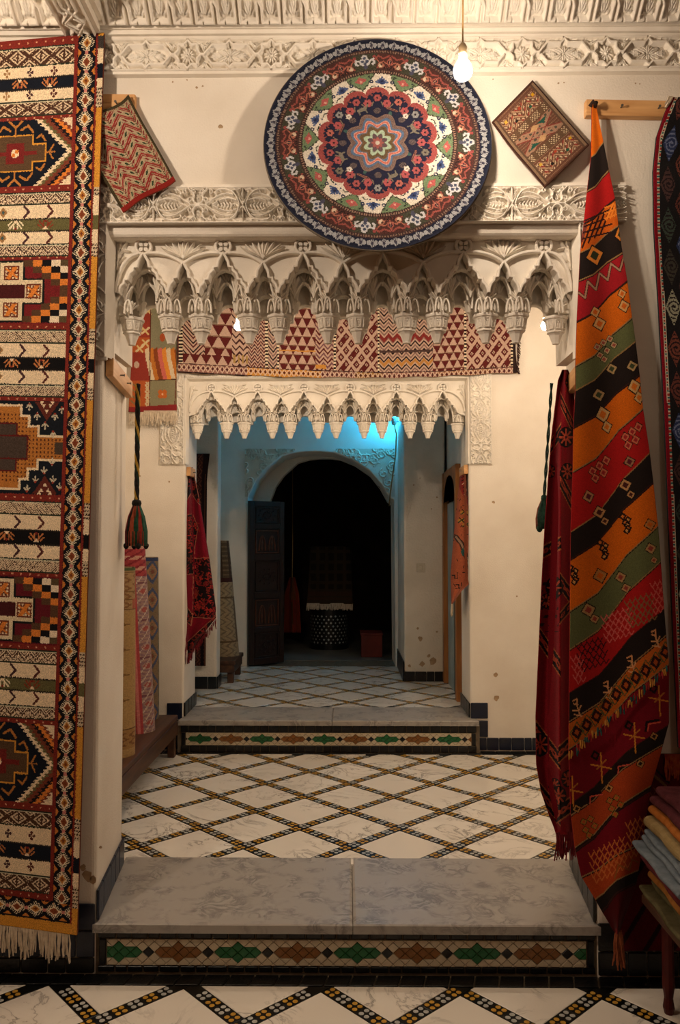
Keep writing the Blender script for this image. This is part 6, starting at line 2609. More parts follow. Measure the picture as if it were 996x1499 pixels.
board('wall_board', at(118, 156, -.001), at(200, 157, -.001), .075, .022, 'short pine board fixed to the wall behind the small red zigzag kilim')
board('wall_board', at(855, 163, -.001), at(1010, 166, -.001), .06, .03, 'pine board holding the striped kilim beside the small brown kilim')
# battens on the jambs run into the depth of the wall
a = Vector((O1L + .002, .03, at(157, 537, .03).z))
b = Vector((O1L - SPL * .86 + .001, W1B - .05, at(196, 564, .45).z))
b.z = a.z
board('jamb_board', a, b, .07, .028, 'pine board on the plaster jamb holding the braided cord and tassel', PINE, 2)
a = Vector((O1R - .001, .05, at(845, 545, .05).z))
b = Vector((O1R + SPL * .86 - .001, W1B - .04, a.z))
board('jamb_board', b, a, .07, .03, 'pine board on the jamb holding the crimson carpet', PINE, 1)
a = Vector((O2L + .001, W2 + .03, at(272, 690, W2 + .03).z))
b = Vector((O2L + .001, W2 + .2, a.z))
board('jamb_board', a, b, .06, .028, 'short pine board on the jamb holding the dark red rug with a fringed hem', PINE, 1)
a = Vector((O2R - .001, W2 + .02, at(684, 687, W2 + .02).z))
b = Vector((O2R - .001, W2 + .25, a.z))
board('jamb_board', b, a, .06, .028, 'short pine board on the jamb holding the faded orange rug', PINE, 1)

# ---- braided cords with tassels
def tassel(name, top, length, body, label, cols, rope, r=.008, lean=0.0):
    root = empty(name, tuple(top), label, 'tassel')
    mats = [mat_noise('yarn_%d' % i, c, tuple(min(255, v + 26) for v in c), 80, .95) for i, c in enumerate(rope)]
    for i, m in enumerate(mats):
        mb = MB()
        pts = []
        n = int(length / .012)
        for k in range(n + 1):
            t = k / n
            a_ = t * length * 42 + i * 2 * PI / len(mats)
            pts.append((lean * t + r * .75 * math.cos(a_), r * .75 * math.sin(a_), -t * length))
        mb.tube(pts, r * .72, 6)
        put('cord_strand', mb.mesh('cord_strand', m, True), root, tuple(top))
    mb = MB()
    mb.lathe([(r * .8, .012), (r * 2.4, .006), (r * 2.8, -.006), (r * 2.2, -.02), (r * 1.4, -.026)], 12)
    put('knot', mb.mesh('knot', mats[0], True), root, (top[0] + lean, top[1], top[2] - length))
    # skirt of yarn bundles in several colours
    cols = cols + cols[::-1]
    for i, c in enumerate(cols):
        m = mat_noise('tassel_%d' % i, c, tuple(min(255, v + 24) for v in c), 70, .95)
        mb = MB()
        for j in range(7):
            a_ = 2 * PI * (i + (j - 3) * .2) / len(cols)
            R1 = body * .20 + .004
            p0 = Vector((lean, 0, -length - .012))
            pts = [p0 + Vector((math.cos(a_) * R1 * f, math.sin(a_) * R1 * f, -body * t)) for f, t in ((.25, 0), (.7, .3), (1, .65), (1.05, 1.0 - .03 * (j % 3)))]
            mb.tube(pts, [.006, .009, .0085, .006], 6)
        put('yarn_bundle', mb.mesh('yarn_bundle', m, True), root, tuple(top))
    for i in range(4):
        a_ = 2 * PI * (i + .3) / 4
        mb = MB()
        R1 = body * .24
        mb.lathe([(.002, .014), (.011, .008), (.012, 0), (.009, -.008), (.003, -.014)], 8)
        put('pompom', mb.mesh('pompom', mats[0], True), root, (top[0] + lean + R1 * math.cos(a_), top[1] + R1 * math.sin(a_), top[2] - length - body - .012))
    return root


tp = at(202, 562, .42)
le = tp.z - at(202, 735, .42).z
bo = at(202, 735, .42).z - at(202, 795, .42).z
tassel('cord_tassel', (tp.x, .42, tp.z), le, bo, 'black and gold braided cord ending in a green and red tassel by the rolled carpets',
       [(18, 62, 44), (150, 44, 34), (18, 62, 44), (160, 70, 44), (20, 22, 20), (120, 30, 34), (18, 62, 44)], [(22, 20, 18), (26, 44, 32), (178, 140, 50), (22, 20, 18)], .0075)
tp = at(808, 561, .44)
tassel('cord_tassel', (tp.x, .44, tp.z), tp.z - at(798, 728, .44).z, .12, 'thin dark green cord with a small tassel beside the crimson carpet',
       [(16, 50, 36), (110, 26, 30), (16, 50, 36), (16, 40, 30), (120, 50, 34)], [(14, 44, 34), (12, 34, 28)], .005, at(797, 728, .44).x - tp.x)


# ---- long woven band over the smaller opening --------------------------------------------------------------
def paint_band(X, Y, U, V):
    DR, PK, OC, BK = (84, 24, 22), (176, 146, 128), (186, 126, 34), (34, 20, 20)
    c = Canvas(X, Y, DR)
    yb = np.interp(X, [260, 420, 560, 640, 757], [531, 540, 545, 543, 536])
    y = Y - yb                 # 0 at the top edge of the bottom strip, negative above
    # panels by x
    edges = [262, 268, 286, 338, 366, 396, 418, 466, 492, 556, 636, 682, 748, 757]
    def P(i, m): c.fill(m, i)
    # beads
    for x0, x1 in ((262, 268), (388, 393), (406, 409), (489, 492), (553, 556), (680, 683), (748, 751)):
        m = (X > x0) & (X < x1)
        c.fill(m, BK)
        c.fill(m & (np.mod(Y, 5) < 2.6), (206, 190, 160))
    def tri(x0, x1, col, bg, per=14.0, rows=13.0):
        m = (X > x0) & (X < x1)
        c.fill(m, bg)
        row = np.floor((y + 400) / rows)
        fy = np.mod(y + 400, rows) / rows
        t = np.abs(np.mod(X - x0 + (row % 2) * per / 2, per) / per - .5) * 2
        c.fill(m & (fy > .12) & (t < fy * .95), col)
        c.fill(m & (fy < .1), (120, 90, 70))
    def zig(x0, x1, per, cols, th, amp=7.0):
        m = (X > x0) & (X < x1)
        t = np.abs(np.mod(X - x0, per) / per - .5) * 2
        d = np.mod(y + t * amp + 400, th * len(cols))
        for i, col in enumerate(cols):
            c.fill(m & (d >= i * th) & (d < (i + 1) * th), col)
    def lat(x0, x1, per, hh):
        m = (X > x0) & (X < x1)
        c.fill(m, PK)
        a = np.mod((X - x0) / per + (y + 400) / hh, 1)
        b = np.mod((X - x0) / per - (y + 400) / hh, 1)
        ins = (np.abs(a - .5) < .33) & (np.abs(b - .5) < .33)
        c.fill(m & ins, DR)
        big = (np.abs(a - .5) < .33) & (np.abs(np.mod((X - x0) / per * .5 - (y + 400) / hh * .5, 1) - .5) < .36)
        c.fill(m & big & (np.mod(np.floor((X - x0) / per + (y + 400) / hh), 2) < 1), DR)
        c.fill(m & (np.abs(a - .5) < .14) & (np.abs(b - .5) < .14), PK)
        c.fill(m & (np.abs(a - .5) < .07) & (np.abs(b - .5) < .07), BK)
    zig(268, 300, 30, [PK, PK, BK, PK, DR], 2.6, 16)
    tri(268, 300, PK, DR, 15, 15) if False else None
    tri(300, 340, PK, DR, 20, 17)
    m = (X > 268) & (X < 340) & (y > -14)
    c.fill(m, DR)
    t = np.abs(np.mod(X - 270, 16) / 16 - .5) * 2
    c.fill(m & (t < (y + 14) / 14), PK)
    zig(340, 364, 11, [PK, PK, (60, 30, 28)], 3.0, 6)
    c.fill((X > 340) & (X < 364) & (y > -16) & (y < -4) & (np.mod(X, 6) < 3), (150, 120, 60))
    zig(364, 388, 9, [PK, DR, PK, (70, 36, 40)], 2.6, 6)
    zig(393, 406, 14, [PK, BK, PK, (120, 90, 84)], 3, 9)
    tri(409, 462, PK, DR, 13.5, 13.5)
    c.fill((X > 409) & (X < 462) & (np.abs(y + 27) < 1), OC)
    zig(462, 489, 12, [(110, 70, 76), PK, DR, PK], 3.4, 7)
    c.fill((X > 462) & (X < 478) & (y > -8) & (y < -2), OC)
    lat(492, 553, 15, 20)
    zig(556, 634, 13, [PK, BK, PK, (120, 92, 84)], 2.8, 7)
    m = (X > 556) & (X < 634)
    t = np.abs(np.mod(X - 556, 13) / 13 - .5) * 2
    c.fill(m & (np.abs(y + 13 + t * 7 - 3) < 2.6), (170, 116, 40))
    c.fill(m & (np.abs(y + 46 + t * 8) < 3.4), (120, 36, 32))
    c.fill(m & (np.abs(y + 30) < 1.6), (70, 50, 46))
    tri(634, 680, PK, DR, 12, 11)
    lat(683, 748, 16, 21)
    # bottom strip of small diamonds
    m = y > 0
    c.fill(m, (140, 96, 84))
    c.fill(m & (X > 362) & (X < 470), OC)
    c.fill(m & (X > 520) & (X < 560), (150, 110, 50))
    c.fill(m & (X > 640) & (X < 720), (150, 104, 70))
    d = np.abs(np.mod(X, 7) - 3.5) / 3.5 + np.abs(y - 6) / 5.5
    c.fill(m & (np.abs(d - .95) < .22), (190, 166, 146))
    c.fill(m & (d < .5), (70, 22, 24))
    c.fill(m & (y < 1.4), (70, 40, 36))
    c.fill(y > 12.4, BK)
    c.fill((y > 14) & (y < 14.8), (110, 90, 70))
    c.fill((X > 751), (40, 26, 24))
    return mute(c.out(), .1) * RNG.uniform(.86, 1.12, X.shape)[..., None]


def band_y(U, V, X, Y):
    return W2 - .035 - .012 * np.sin(X / 23.0) * V


root = empty('woven_band', tuple(at(510, 550, W2 - .04)), 'long dark red woven band with triangles and lattices hung above the smaller opening', 'textile')
# draw with a wavy hem
def make_band():
    xs = np.arange(260, 757.5, .85)
    v = np.linspace(0, 1, 130)
    Xg, V = np.meshgrid(xs, v)
    hem = np.interp(xs, [260, 420, 560, 640, 757], [546, 552, 557 - 4, 551, 545]) + .8 * np.sin(xs / 9)
    topy = 428.0
    Yg = topy + (hem[None, :] - topy) * V
    Xg = Xg + 2.0 * np.sin(Yg / 17.0) * (np.abs(Xg - 757) < 4)
    P = at_np(Xg, Yg, W2 - .046 - .008 * np.sin(Xg / 21.0) * V)
    mid = lambda A: .25 * (A[:-1, :-1] + A[1:, :-1] + A[1:, 1:] + A[:-1, 1:])
    cols = paint_band(mid(Xg), mid(Yg), None, None)
    put('weave', grid_mesh('weave', P, WOOL_FLAT, cols, True, (0, .008, 0)), root)
    fringe('side_fringe', [at(757 + random.uniform(0, 1), y, W2 - .03) for y in np.arange(490, 545, 1.6)], .02, mat_noise('dark_fringe', (44, 28, 26), (66, 44, 38), 60, .95), root, .0024, .5, (.8, 0, 0))
make_band()


# ---- hooked red kilim of squares --------------------------------------------------------------------------
def paint_patch(X, Y, U, V):
    RD, OR, SG = (132, 44, 32), (164, 78, 28), (122, 118, 92)
    c = Canvas(X, Y, RD)
    c.rect(180, 400, 221, 516, (140, 50, 32))
    c.rect(180, 494, 221, 516, OR)
    c.rect(221, 400, 262, 516, SG)
    c.rect(180, 516, 219, 557, RD)
    c.rect(180, 557, 219, 600, OR)
    c.rect(219, 514, 262, 557, (176, 104, 26))
    c.rect(219, 556, 262, 600, (126, 120, 90))
    for (x, y) in ((213, 484), (204, 478), (213, 502), (205, 510), (217, 455)):
        c.line([(x - 5, y + 4), (x, y), (x + 5, y - 4)], 3, (196, 176, 132))
        c.line([(x - 4, y - 4), (x + 4, y + 5)], 2.4, (196, 170, 110))
    c.ell(200, 534, 4, 5, (176, 150, 130))
    # flame pattern
    for k in range(9):
        col = ((196, 176, 144), (176, 104, 26), (126, 60, 24), (190, 92, 80), (206, 128, 30))[k % 5]
        x0 = 214 + k * 6.2
        for j in range(5):
            c.poly([(x0 + j * 2.2 - 2, 512 + j * 10), (x0 + j * 2.2 + 4, 508 + j * 10), (x0 + j * 2.2 + 6, 526 + j * 10), (x0 + j * 2.2, 530 + j * 10)], col)
    c.rect(180, 557, 219, 600, OR)
    c.rect(219, 556, 262, 600, (126, 120, 90))
    for k in range(5):
        y = 560 + k * 9
        c.line([(214, y), (219, y + 4), (214, y + 9)], 2.2, (186, 164, 126))
        c.line([(218, y), (213, y + 4), (218, y + 9)], 2.2, (186, 164, 126))
        c.line([(192, y), (198, y + 5)], 2.4, (120, 96, 56))
    for (dx, dy) in ((-3, -3), (3, -3), (-3, 3), (3, 3)):
        c.ell(238 + dx, 577 + dy, 3.6, 3.4, (180, 92, 24))
    c.ell(238, 577, 1.5, 1.5, (206, 160, 120))
    c.ell(238, 494, 4, 6, (160, 72, 30))
    c.line([(219, 557), (262, 555)], 1.4, (70, 44, 30))
    c.line([(221, 400), (219, 600)], 1.4, (90, 44, 30))
    c.line([(258, 556), (256, 596)], 1.6, (96, 50, 34))
    c.rect(180, 597, 262, 606, (122, 30, 30))
    c.fill(Y > 596 - (X - 190) * .06, (126, 32, 32))
    return mute(c.out(), .08) * RNG.uniform(.9, 1.08, X.shape)[..., None]


root = empty('patch_kilim', tuple(at(225, 604, W2 - .05)), 'red and sage patchwork kilim with a pale fringe hanging behind the braided cord', 'kilim')
cloth('weave', [(440, 196), (520, 193), (604, 188)], [(440, 257), (520, 258), (604, 259)], 440, 603, lambda U, V, X, Y: W2 - .03 - .03 * np.sin(U * 7 + V * 2) * .3 - .05 * (1 - U), paint_patch, WOOL_FLAT, .9, .006, root)
fringe('fringe', [at(x, 601, W2 - .055) for x in np.arange(190, 259, .55)], .085, FRINGE, root, .0022, .2)


# ---- dark red rug in the smaller opening -------------------------------------------------------------------
def paint_darkred(X, Y, U, V):
    c = Canvas(X, Y, (112, 14, 32))
    BK, OR, LN = (22, 12, 14), (104, 36, 26), (150, 92, 70)
    def patch(pts, seed):
        c.poly(pts, BK)
        cx, cy = np.mean([p[0] for p in pts]), np.mean([p[1] for p in pts])
        xs, ys = [p[0] for p in pts], [p[1] for p in pts]
        rs = random.Random(seed)
        for k in range(int((max(xs) - min(xs)) * (max(ys) - min(ys)) / 26)):
            x, y = rs.uniform(min(xs), max(xs)), rs.uniform(min(ys), max(ys))
            # keep inside polygon
            ins = False
            for i in range(len(pts)):
                xa, ya = pts[i]; xb, yb = pts[(i + 1) % len(pts)]
                if (ya > y) != (yb > y) and x < (xb - xa) * (y - ya) / (yb - ya + 1e-9) + xa:
                    ins = not ins
            if ins:
                a_ = rs.uniform(0, 6.28)
                c.line([(x, y), (x + 4 * math.cos(a_), y + 4 * math.sin(a_)), (x + 5 * math.cos(a_ + 1), y + 5 * math.sin(a_ + 1))], 1.6, (OR, (150, 40, 34), (110, 24, 28))[k % 3])
        c.line(list(pts) + [pts[0]], 1.0, LN)
    patch([(276, 690), (283, 690), (294, 740), (289, 735), (280, 722), (272, 735)], 1)
    patch([(268, 755), (282, 752), (290, 772), (285, 802), (284, 840), (262, 842)], 2)
    patch([(284, 818), (310, 816), (320, 880), (314, 905), (282, 904)], 3)
    patch([(258, 872), (268, 880), (282, 900), (280, 916), (258, 898)], 4)
    patch([(274, 940), (300, 916), (318, 900), (320, 912), (298, 932), (272, 968)], 5)
    return c.out() * RNG.uniform(.88, 1.1, X.shape)[..., None]


root = empty('hanging_rug', tuple(at(274, 975, W2 + .1)), 'dark red rug with black flowered patches and fringed hem hooked in the smaller opening', 'rug')
cloth('pile', [(684, 275), (700, 276), (760, 271), (850, 266), (880, 262), (896, 260), (920, 266), (935, 270), (972, 272)], [(684, 282), (725, 291), (780, 300), (820, 307), (890, 316), (905, 316), (920, 304), (940, 288), (972, 276)],
      684, 972, lambda U, V, X, Y: W2 + .08 + .1 * U - .03 * np.sin(U * 8 + V * 2) - .02 * V, paint_darkred, WOOL, .9, .008, root)
fringe('fringe', [at(276 + t * 40, 958 - t * 52, W2 + .1 + .08 * t) for t in np.linspace(0, 1, 26)], .05, CRIM, root, .0028, .4)


# ---- faded orange rug at the right of the smaller opening ---------------------------------------------------
def paint_orange(X, Y, U, V):
    c = Canvas(X, Y, (164, 82, 48))
    BK = (40, 28, 24)
    c.poly([(672, 690), (686, 690), (686, 742), (672, 712)], (140, 36, 34))
    for k in range(9):
        c.line([(674 + k, 694 + k * 5), (684, 692 + k * 4)], 1.3, (206, 176, 140) if k % 3 == 0 else BK)
    c.line([(668, 786), (676, 796), (688, 830)], 7, (60, 38, 32))
    c.line([(668, 786), (676, 796), (688, 830)], 3, (150, 120, 96))
    c.dia(678, 808, 3.2, 7, (36, 84, 80))
    for (x, y) in ((680, 750), (676, 762), (683, 768)):
        c.ell(x, y, 6, 3, (176, 124, 30)); c.line([(x - 5, y + 3), (x + 4, y - 3)], 1.6, (24, 60, 40)); c.line([(x - 3, y - 4), (x + 5, y + 4)], 1.4, BK)
    rs = random.Random(4)
    for k in range(46):
        x, y = rs.uniform(660, 690), rs.uniform(715, 880)
        c.line([(x, y), (x + rs.uniform(-3, 3), y + rs.uniform(-4, 4))], 1.1, BK)
    for (x, y) in ((666, 842), (682, 838), (672, 856)):
        c.line([(x - 4, y), (x, y), (x, y + 5), (x + 4, y + 5), (x + 4, y - 3)], 1.5, BK)
    return mute(c.out(), .1) * RNG.uniform(.85, 1.1, X.shape)[..., None]


root = empty('hanging_rug', tuple(at(664, 885, W2 + .1)), 'faded orange rug hanging from the jamb board by the wooden door frame', 'rug')
cloth('pile', [(690, 675), (720, 671), (790, 664), (840, 660), (884, 661)], [(690, 682), (730, 685), (800, 687), (852, 690), (864, 677), (884, 663)], 690, 884,
      lambda U, V, X, Y: W2 + .2 - .16 * U - .02 * np.sin(U * 7), paint_orange, WOOL, .85, .008, root)
fringe('tassel', [at(662 + random.uniform(-1.5, 1.5), 880, W2 + .18) for k in range(14)], .09, FRINGE, root, .003, .2)


# ---- long bench with rolled carpets ---------------------------------------------------------------------------
root = empty('bench', (-1.32, 1.4, Z1), 'long low dark wooden bench carrying the three rolled carpets', 'bench')
BT = Z1 + .255
mb = MB(); mb.box(-1.56, -1.1, .6, 2.28, BT - .03, BT, .004); mb.build('seat', DARKWOOD, root)
for x0, x1 in ((-1.12, -1.095), (-1.56, -1.535)):
    mb = MB(); mb.box(x0, x1, .62, 2.26, BT - .12, BT - .0305, .003); mb.build('rail', DARKWOOD, root)
for x0 in (-1.15, -1.55):
    for y0 in (.85, 2.2):
        mb = MB(); mb.box(x0, x0 + .045, y0, y0 + .05, Z1, BT - .031, .003); mb.build('leg', DARKWOOD, root)


def roll(name, base, top, r0, r1, paint, label, mat=WOOL_FLAT, group=None, na=72, nz=190, cat='rolled carpet'):
    base, top = Vector(base), Vector(top)
    root = empty(name, tuple(base), label, cat, group)
    a = np.linspace(0, 2 * PI, na + 1)
    t = np.linspace(0, 1, nz + 1)
    A, T = np.meshgrid(a, t)
    rad = (r0 + (r1 - r0) * T) * (1 + .02 * np.sin(A * 3 + T * 3)) + np.where(A / (2 * PI) > .5, .006, 0) * 0
    P = np.stack([base.x + (top.x - base.x) * T + rad * np.cos(A), base.y + (top.y - base.y) * T + rad * np.sin(A), base.z + (top.z - base.z) * T], -1)
    mid = lambda Q_: .25 * (Q_[:-1, :-1] + Q_[1:, :-1] + Q_[1:, 1:] + Q_[:-1, 1:])
    cols = paint(mid(A) / (2 * PI), mid(T)) * RNG.uniform(.86, 1.1, (nz, na))[..., None]
    me = grid_mesh('outer_turn', P, mat, cols, True, None, flip=True)
    put('outer_turn', me, root)
    # spiral ends
    for q, rr, z in ((base, r0, .001), (top, r1, -.002)):
        mb = MB()
        n = 90
        pts = []
        for k in range(n + 1):
            f = k / n
            rad_ = rr * (.98 - .9 * f)
            an = f * 5 * 2 * PI
            pts.append((q.x + rad_ * math.cos(an), q.y + rad_ * math.sin(an)))
        vs, fs = [], []
        for x, y in pts:
            vs += [(x, y, q.z - .02 if z < 0 else q.z + .02), (x, y, q.z + (.004 if z < 0 else 0))]
        mb.add(vs, [(2 * i, 2 * i + 2, 2 * i + 3, 2 * i + 1) for i in range(n)])
        ringp = [(q.x + rr * .99 * math.cos(2 * PI * k / 24), q.y + rr * .99 * math.sin(2 * PI * k / 24), q.z - .012 if z < 0 else q.z + .012) for k in range(24)]
        mb.add(ringp, [tuple(range(24))])
        put('spiral_end', mb.mesh('spiral_end', mat_noise('carpet_edge', (120, 100, 76), (150, 128, 98), 40, .95)), root)
    return root


def roll_beige(u, t):
    c = Canvas(u * 64, (1 - t) * 270, (158, 128, 84))
    x, y = u * 64, (1 - t) * 270
    c.rect(0, 0, 64, 4, (70, 84, 54))
    c.rect(0, 4, 64, 62, (150, 122, 86))
    for yy in (6, 34, 46, 60):
        c.rect(0, yy, 64, yy + 1.6, (104, 78, 48))
    m = (y > 8) & (y < 60) & (np.mod(x * 1.1 + np.abs(np.mod(y, 12) - 6), 9) < 3)
    c.fill(m, (122, 88, 58))
    c.fill((y > 46) & (y < 60) & (np.mod(x, 10) < 4), (150, 84, 64))
    for k in range(4):
        yy = 82 + k * 36
        for xo in (0, 21, 42):
            c.line([(xo + 4, yy), (xo + 16, yy)], 1.4, (96, 70, 40))
            c.dia(xo + 10, yy, 5, 5, (112, 82, 46))
            c.dia(xo + 10, yy, 2, 2, (170, 140, 90))
    c.rect(0, 232, 64, 258, (142, 108, 66))
    c.fill((y > 236) & (y < 254) & (np.mod(x + np.abs(np.mod(y, 10) - 5), 7) < 2.5), (110, 74, 44))
    c.rect(0, 230, 64, 232, (90, 64, 40))
    return c.out()


def roll_pink(u, t):
    x, y = u * 70, (1 - t) * 260
    c = Canvas(x, y, (150, 118, 108))
    c.rect(0, 0, 70, 44, (150, 50, 52))
    c.fill((y < 44) & (np.mod(y, 15) < 5), (176, 130, 110))
    c.fill((y < 44) & (np.mod(x + y, 9) < 3), (120, 30, 40))
    for x0 in (6, 30, 54):
        c.rect(x0, 40, x0 + 5, 260, (168, 60, 62))
        c.rect(x0 + 1.6, 40, x0 + 3, 260, (196, 110, 104))
    m = (y > 44) & (np.mod(x, 24) > 11)
    d = np.hypot(np.mod(x, 24) - 17, np.mod(y, 26) - 13)
    c.fill(m & (np.mod(d, 5) < 2), (128, 96, 104))
    c.fill(m & (d < 3.4), (150, 70, 64))
    c.fill(m & (np.mod(y, 52) < 3), (110, 66, 74))
    c.fill(m & (np.mod(x * 1.7 + y * .8, 11) < 2), (176, 156, 140))
    return mute(c.out(), .12)


def roll_blue(u, t):
    x, y = u * 64, (1 - t) * 230
    c = Canvas(x, y, (118, 98, 70))
    c.fill((np.mod(x, 21) < 10), (112, 104, 78))
    d = np.abs(np.mod(x, 21) - 15) / 7 + np.abs(np.mod(y, 40) - 20) / 17
    c.fill((np.abs(d - .9) < .16), (60, 72, 104))
    c.fill((np.abs(d - .55) < .1), (150, 104, 70))
    c.fill(d < .25, (110, 62, 48))
    c.fill((np.mod(x, 21) < 10) & (np.mod(x + y * .7, 8) < 3), (84, 80, 64))
    c.fill(y < 5, (44, 56, 90))
    return mute(c.out(), .15)


roll('rolled_carpet', (-1.215, 1.30, BT + .001), (-1.235, 1.36, 1.43), .095, .092, roll_beige, 'beige rolled carpet standing nearest the jamb on the long bench')
roll('rolled_carpet', (-1.245, 1.84, BT + .001), (-1.33, 1.90, 1.55), .10, .10, roll_pink, 'pink and red rolled carpet standing between the beige and blue rolls')
roll('rolled_carpet', (-1.30, 2.165, BT + .001), (-1.315, 2.20, 1.47), .10, .095, roll_blue, 'blue and tan rolled carpet standing at the far end of the long bench')
# ================================================================== third room and dark hall
# dark brown carpet on the side wall niche
def paint_browncarpet(X, Y, U, V):
    c = Canvas(X, Y, (46, 24, 22))
    c.fill((np.mod(X * 1.3 + np.abs(np.mod(Y, 12) - 6), 6) < 2), (84, 50, 36))
    c.fill((X < 286) | (X > 299), (30, 18, 18))
    c.fill((np.abs(X - 300) < .8), (92, 56, 40))
    return c.out()


root = empty('wall_carpet', tuple(at(290, 978, 3.40)), 'dark brown patterned carpet hanging behind the dark red fringed rug', 'carpet')
cloth('pile', [(664, 270), (978, 270)], [(664, 307), (700, 303), (978, 301)], 664, 975, lambda U, V, X, Y: 3.40 + .012 * np.sin(U * 9), paint_browncarpet, WOOL, 1.2, .01, root)

# low bench with one standing rolled carpet
root = empty('bench', (-1.2, 4.1, Z2), 'small low brown bench under the carpet roll beside the narrow pier', 'bench')
bt = Z2 + .19
mb = MB(); mb.box(-1.46, -.93, 3.68, 4.2, bt - .035, bt, .004); mb.build('seat', DARKWOOD, root)
mb = MB(); mb.box(-1.45, -.94, 3.69, 3.712, bt - .10, bt - .036, .003); mb.build('rail', DARKWOOD, root)
mb = MB(); mb.box(-.962, -.94, 3.713, 4.19, bt - .10, bt - .036, .003); mb.build('rail', DARKWOOD, root)
for x0 in (-1.45, -1.0):
    for y0 in (3.72, 4.14):
        mb = MB(); mb.box(x0, x0 + .05, y0, y0 + .05, Z2, bt - .036, .003); mb.build('leg', DARKWOOD, root)


def roll_cream(u, t):
    x, y = u * 60, (1 - t) * 170
    c = Canvas(x, y, (150, 130, 96))
    c.rect(0, 0, 60, 56, (84, 66, 44))
    c.fill((y < 56) & (np.mod(y, 7) < 2.4), (112, 90, 62))
    c.fill((y < 56) & (np.mod(x, 9) < 2.5), (62, 46, 32))
    c.rect(0, 55, 60, 61, (60, 28, 26))
    m = y > 61
    c.fill(m & (np.mod(x + 3, 20) < 2) & (y > 84) & (y < 148), (96, 76, 52))
    c.fill(m & (np.mod(x * 1.2 + np.abs(np.mod(y, 14) - 7), 7) < 2.2) & (np.mod(x + 3, 20) > 6), (116, 100, 76))
    c.fill(m & (np.abs(y - 84) < 1.4), (96, 76, 52))
    c.fill(m & (np.abs(y - 148) < 1.4), (96, 76, 52))
    return mute(c.out(), .15)


b0, t0 = at(334, 955, 4.0), at(331, 792, 4.0)
roll('rolled_carpet', (b0.x - .02, 4.0, bt + .001), (t0.x - .05, 4.0, t0.z), .115, .075, roll_cream, 'cream and brown rolled carpet tied near its top beside the carved door')

# carved door leaf standing open
def door_leaf():
    h0, h1 = Vector((at(363, 980, 4.62).x, 4.62, Z2 + .012)), None
    e = at(414, 966, 5.2)
    a = Vector((arch[1][0] + .006, W3 - .03, Z2 + .012))
    b = Vector((e.x, 5.0, Z2 + .012))
    a = Vector((at(363, 978, W3 - .04).x, W3 - .04, Z2 + .012))
    b = Vector((at(414, 970, W3 + .20).x, W3 + .20, Z2 + .012))
    d = (b - a)
    L = d.length
    H = at(363, 733, W3 - .04).z - Z2 - .012
    root = empty('door_1', tuple(a), 'dark carved wooden door leaf standing open in the round arch', 'door', None, 'structure')
    rz = math.atan2(d.y, d.x)
    def P(name, mb, mat):
        o = put(name, mb.mesh(name, mat), root, tuple(a))
        o.rotation_euler = (0, 0, rz)
        return o
    mb = MB(); mb.box(0, L, -.016, .016, 0, H, .002)
    P('leaf', mb, DOORWOOD)
    for x0, x1 in ((0, .05), (L - .05, L)):
        mb = MB(); mb.box(x0, x1, -.026, -.0165, 0, H, .003); P('stile', mb, DOORWOOD)
    zs_ = [0, .06, .28, .34, .62, .68, .96, 1.02, 1.24, 1.3, 1.5, H - .06]
    rows = [(.0, .06), (.30, .35), (.62, .68), (.98, 1.04), (1.28, 1.33), (H - .05, H)]
    for z0, z1 in rows:
        mb = MB(); mb.box(.0505, L - .0505, -.026, -.0165, z0, z1, .003); P('rail', mb, DOORWOOD)
    for i in range(len(rows) - 1):
        z0, z1 = rows[i][1] + .015, rows[i + 1][0] - .015
        if i % 2 == 0:        # carved rosette panel
            mb = MB()
            cx, cz = L / 2, (z0 + z1) / 2
            for k in range(10):
                an = 2 * PI * k / 10
                for rr in (.03, .07):
                    x, z = cx + rr * 1.3 * math.cos(an + rr * 9), cz + rr * math.sin(an + rr * 9)
                    mb.tube([(x - .012, -.02, z - .008), (x, -.026, z), (x + .012, -.02, z + .009)], .006, 5)
            mb.ribbon_xz([(.07, z0), (L - .07, z0), (L - .07, z1), (.07, z1)], .012, -.028, -.016, True)
            P('carved_panel', mb, DOORWOOD)
        else:                 # pair of little arched lights with turned bars
            mb = MB()
            mb.ribbon_xz([(.07, z0), (L - .07, z0), (L - .07, z1), (.07, z1)], .012, -.028, -.016, True)
            for cx in (L * .36, L * .64):
                mb.ribbon_xz(arch_pts(cx, .035, z1 - .05, z0 + .02, 5), .01, -.027, -.016)
                mb.lathe([(.004, 0), (.009, .02), (.005, .04), (.011, .07), (.005, .1), (.009, .12), (.004, .15)], 7, (cx, -.02, z0 + .02))
            P('carved_panel', mb, mat_wood('carved_door_wood', (70, 34, 20), (96, 50, 28), 2, 8, .4) if i == 1 else bpy.data.materials['carved_door_wood'])


door_leaf()

# wooden door frame in the right side wall of the third room
xw = PRR + .02
y_f, y_n = 3.72, 2.95
root = empty('door_2', (xw, (y_f + y_n) / 2, Z2), 'brown wooden door frame with a pale panel in the side wall by the orange rug', 'door', None, 'structure')
zt_ = at(660, 692, 3.7).z
mb = MB(); mb.box(xw - .05, xw - .001, y_f, y_f + .08, Z2, zt_, .004); mb.build('jamb_post', FRAMEWOOD, root)
mb = MB(); mb.box(xw - .05, xw - .001, y_n, y_n + .08, Z2, zt_, .004); mb.build('jamb_post', FRAMEWOOD, root)
mb = MB()
n = 12
pts = [(y_n + .081, zt_ - .25)] + [((y_n + y_f + .08) / 2 - (y_f - y_n - .08) / 2 * math.cos(PI * k / n), zt_ - .25 + .2 * math.sin(PI * k / n)) for k in range(n + 1)] + [(y_f - .001, zt_ - .25), (y_f - .001, zt_), (y_n + .081, zt_)]
vs = [(xw - .045, y, z) for y, z in pts] + [(xw - .002, y, z) for y, z in pts]
m_ = len(pts)
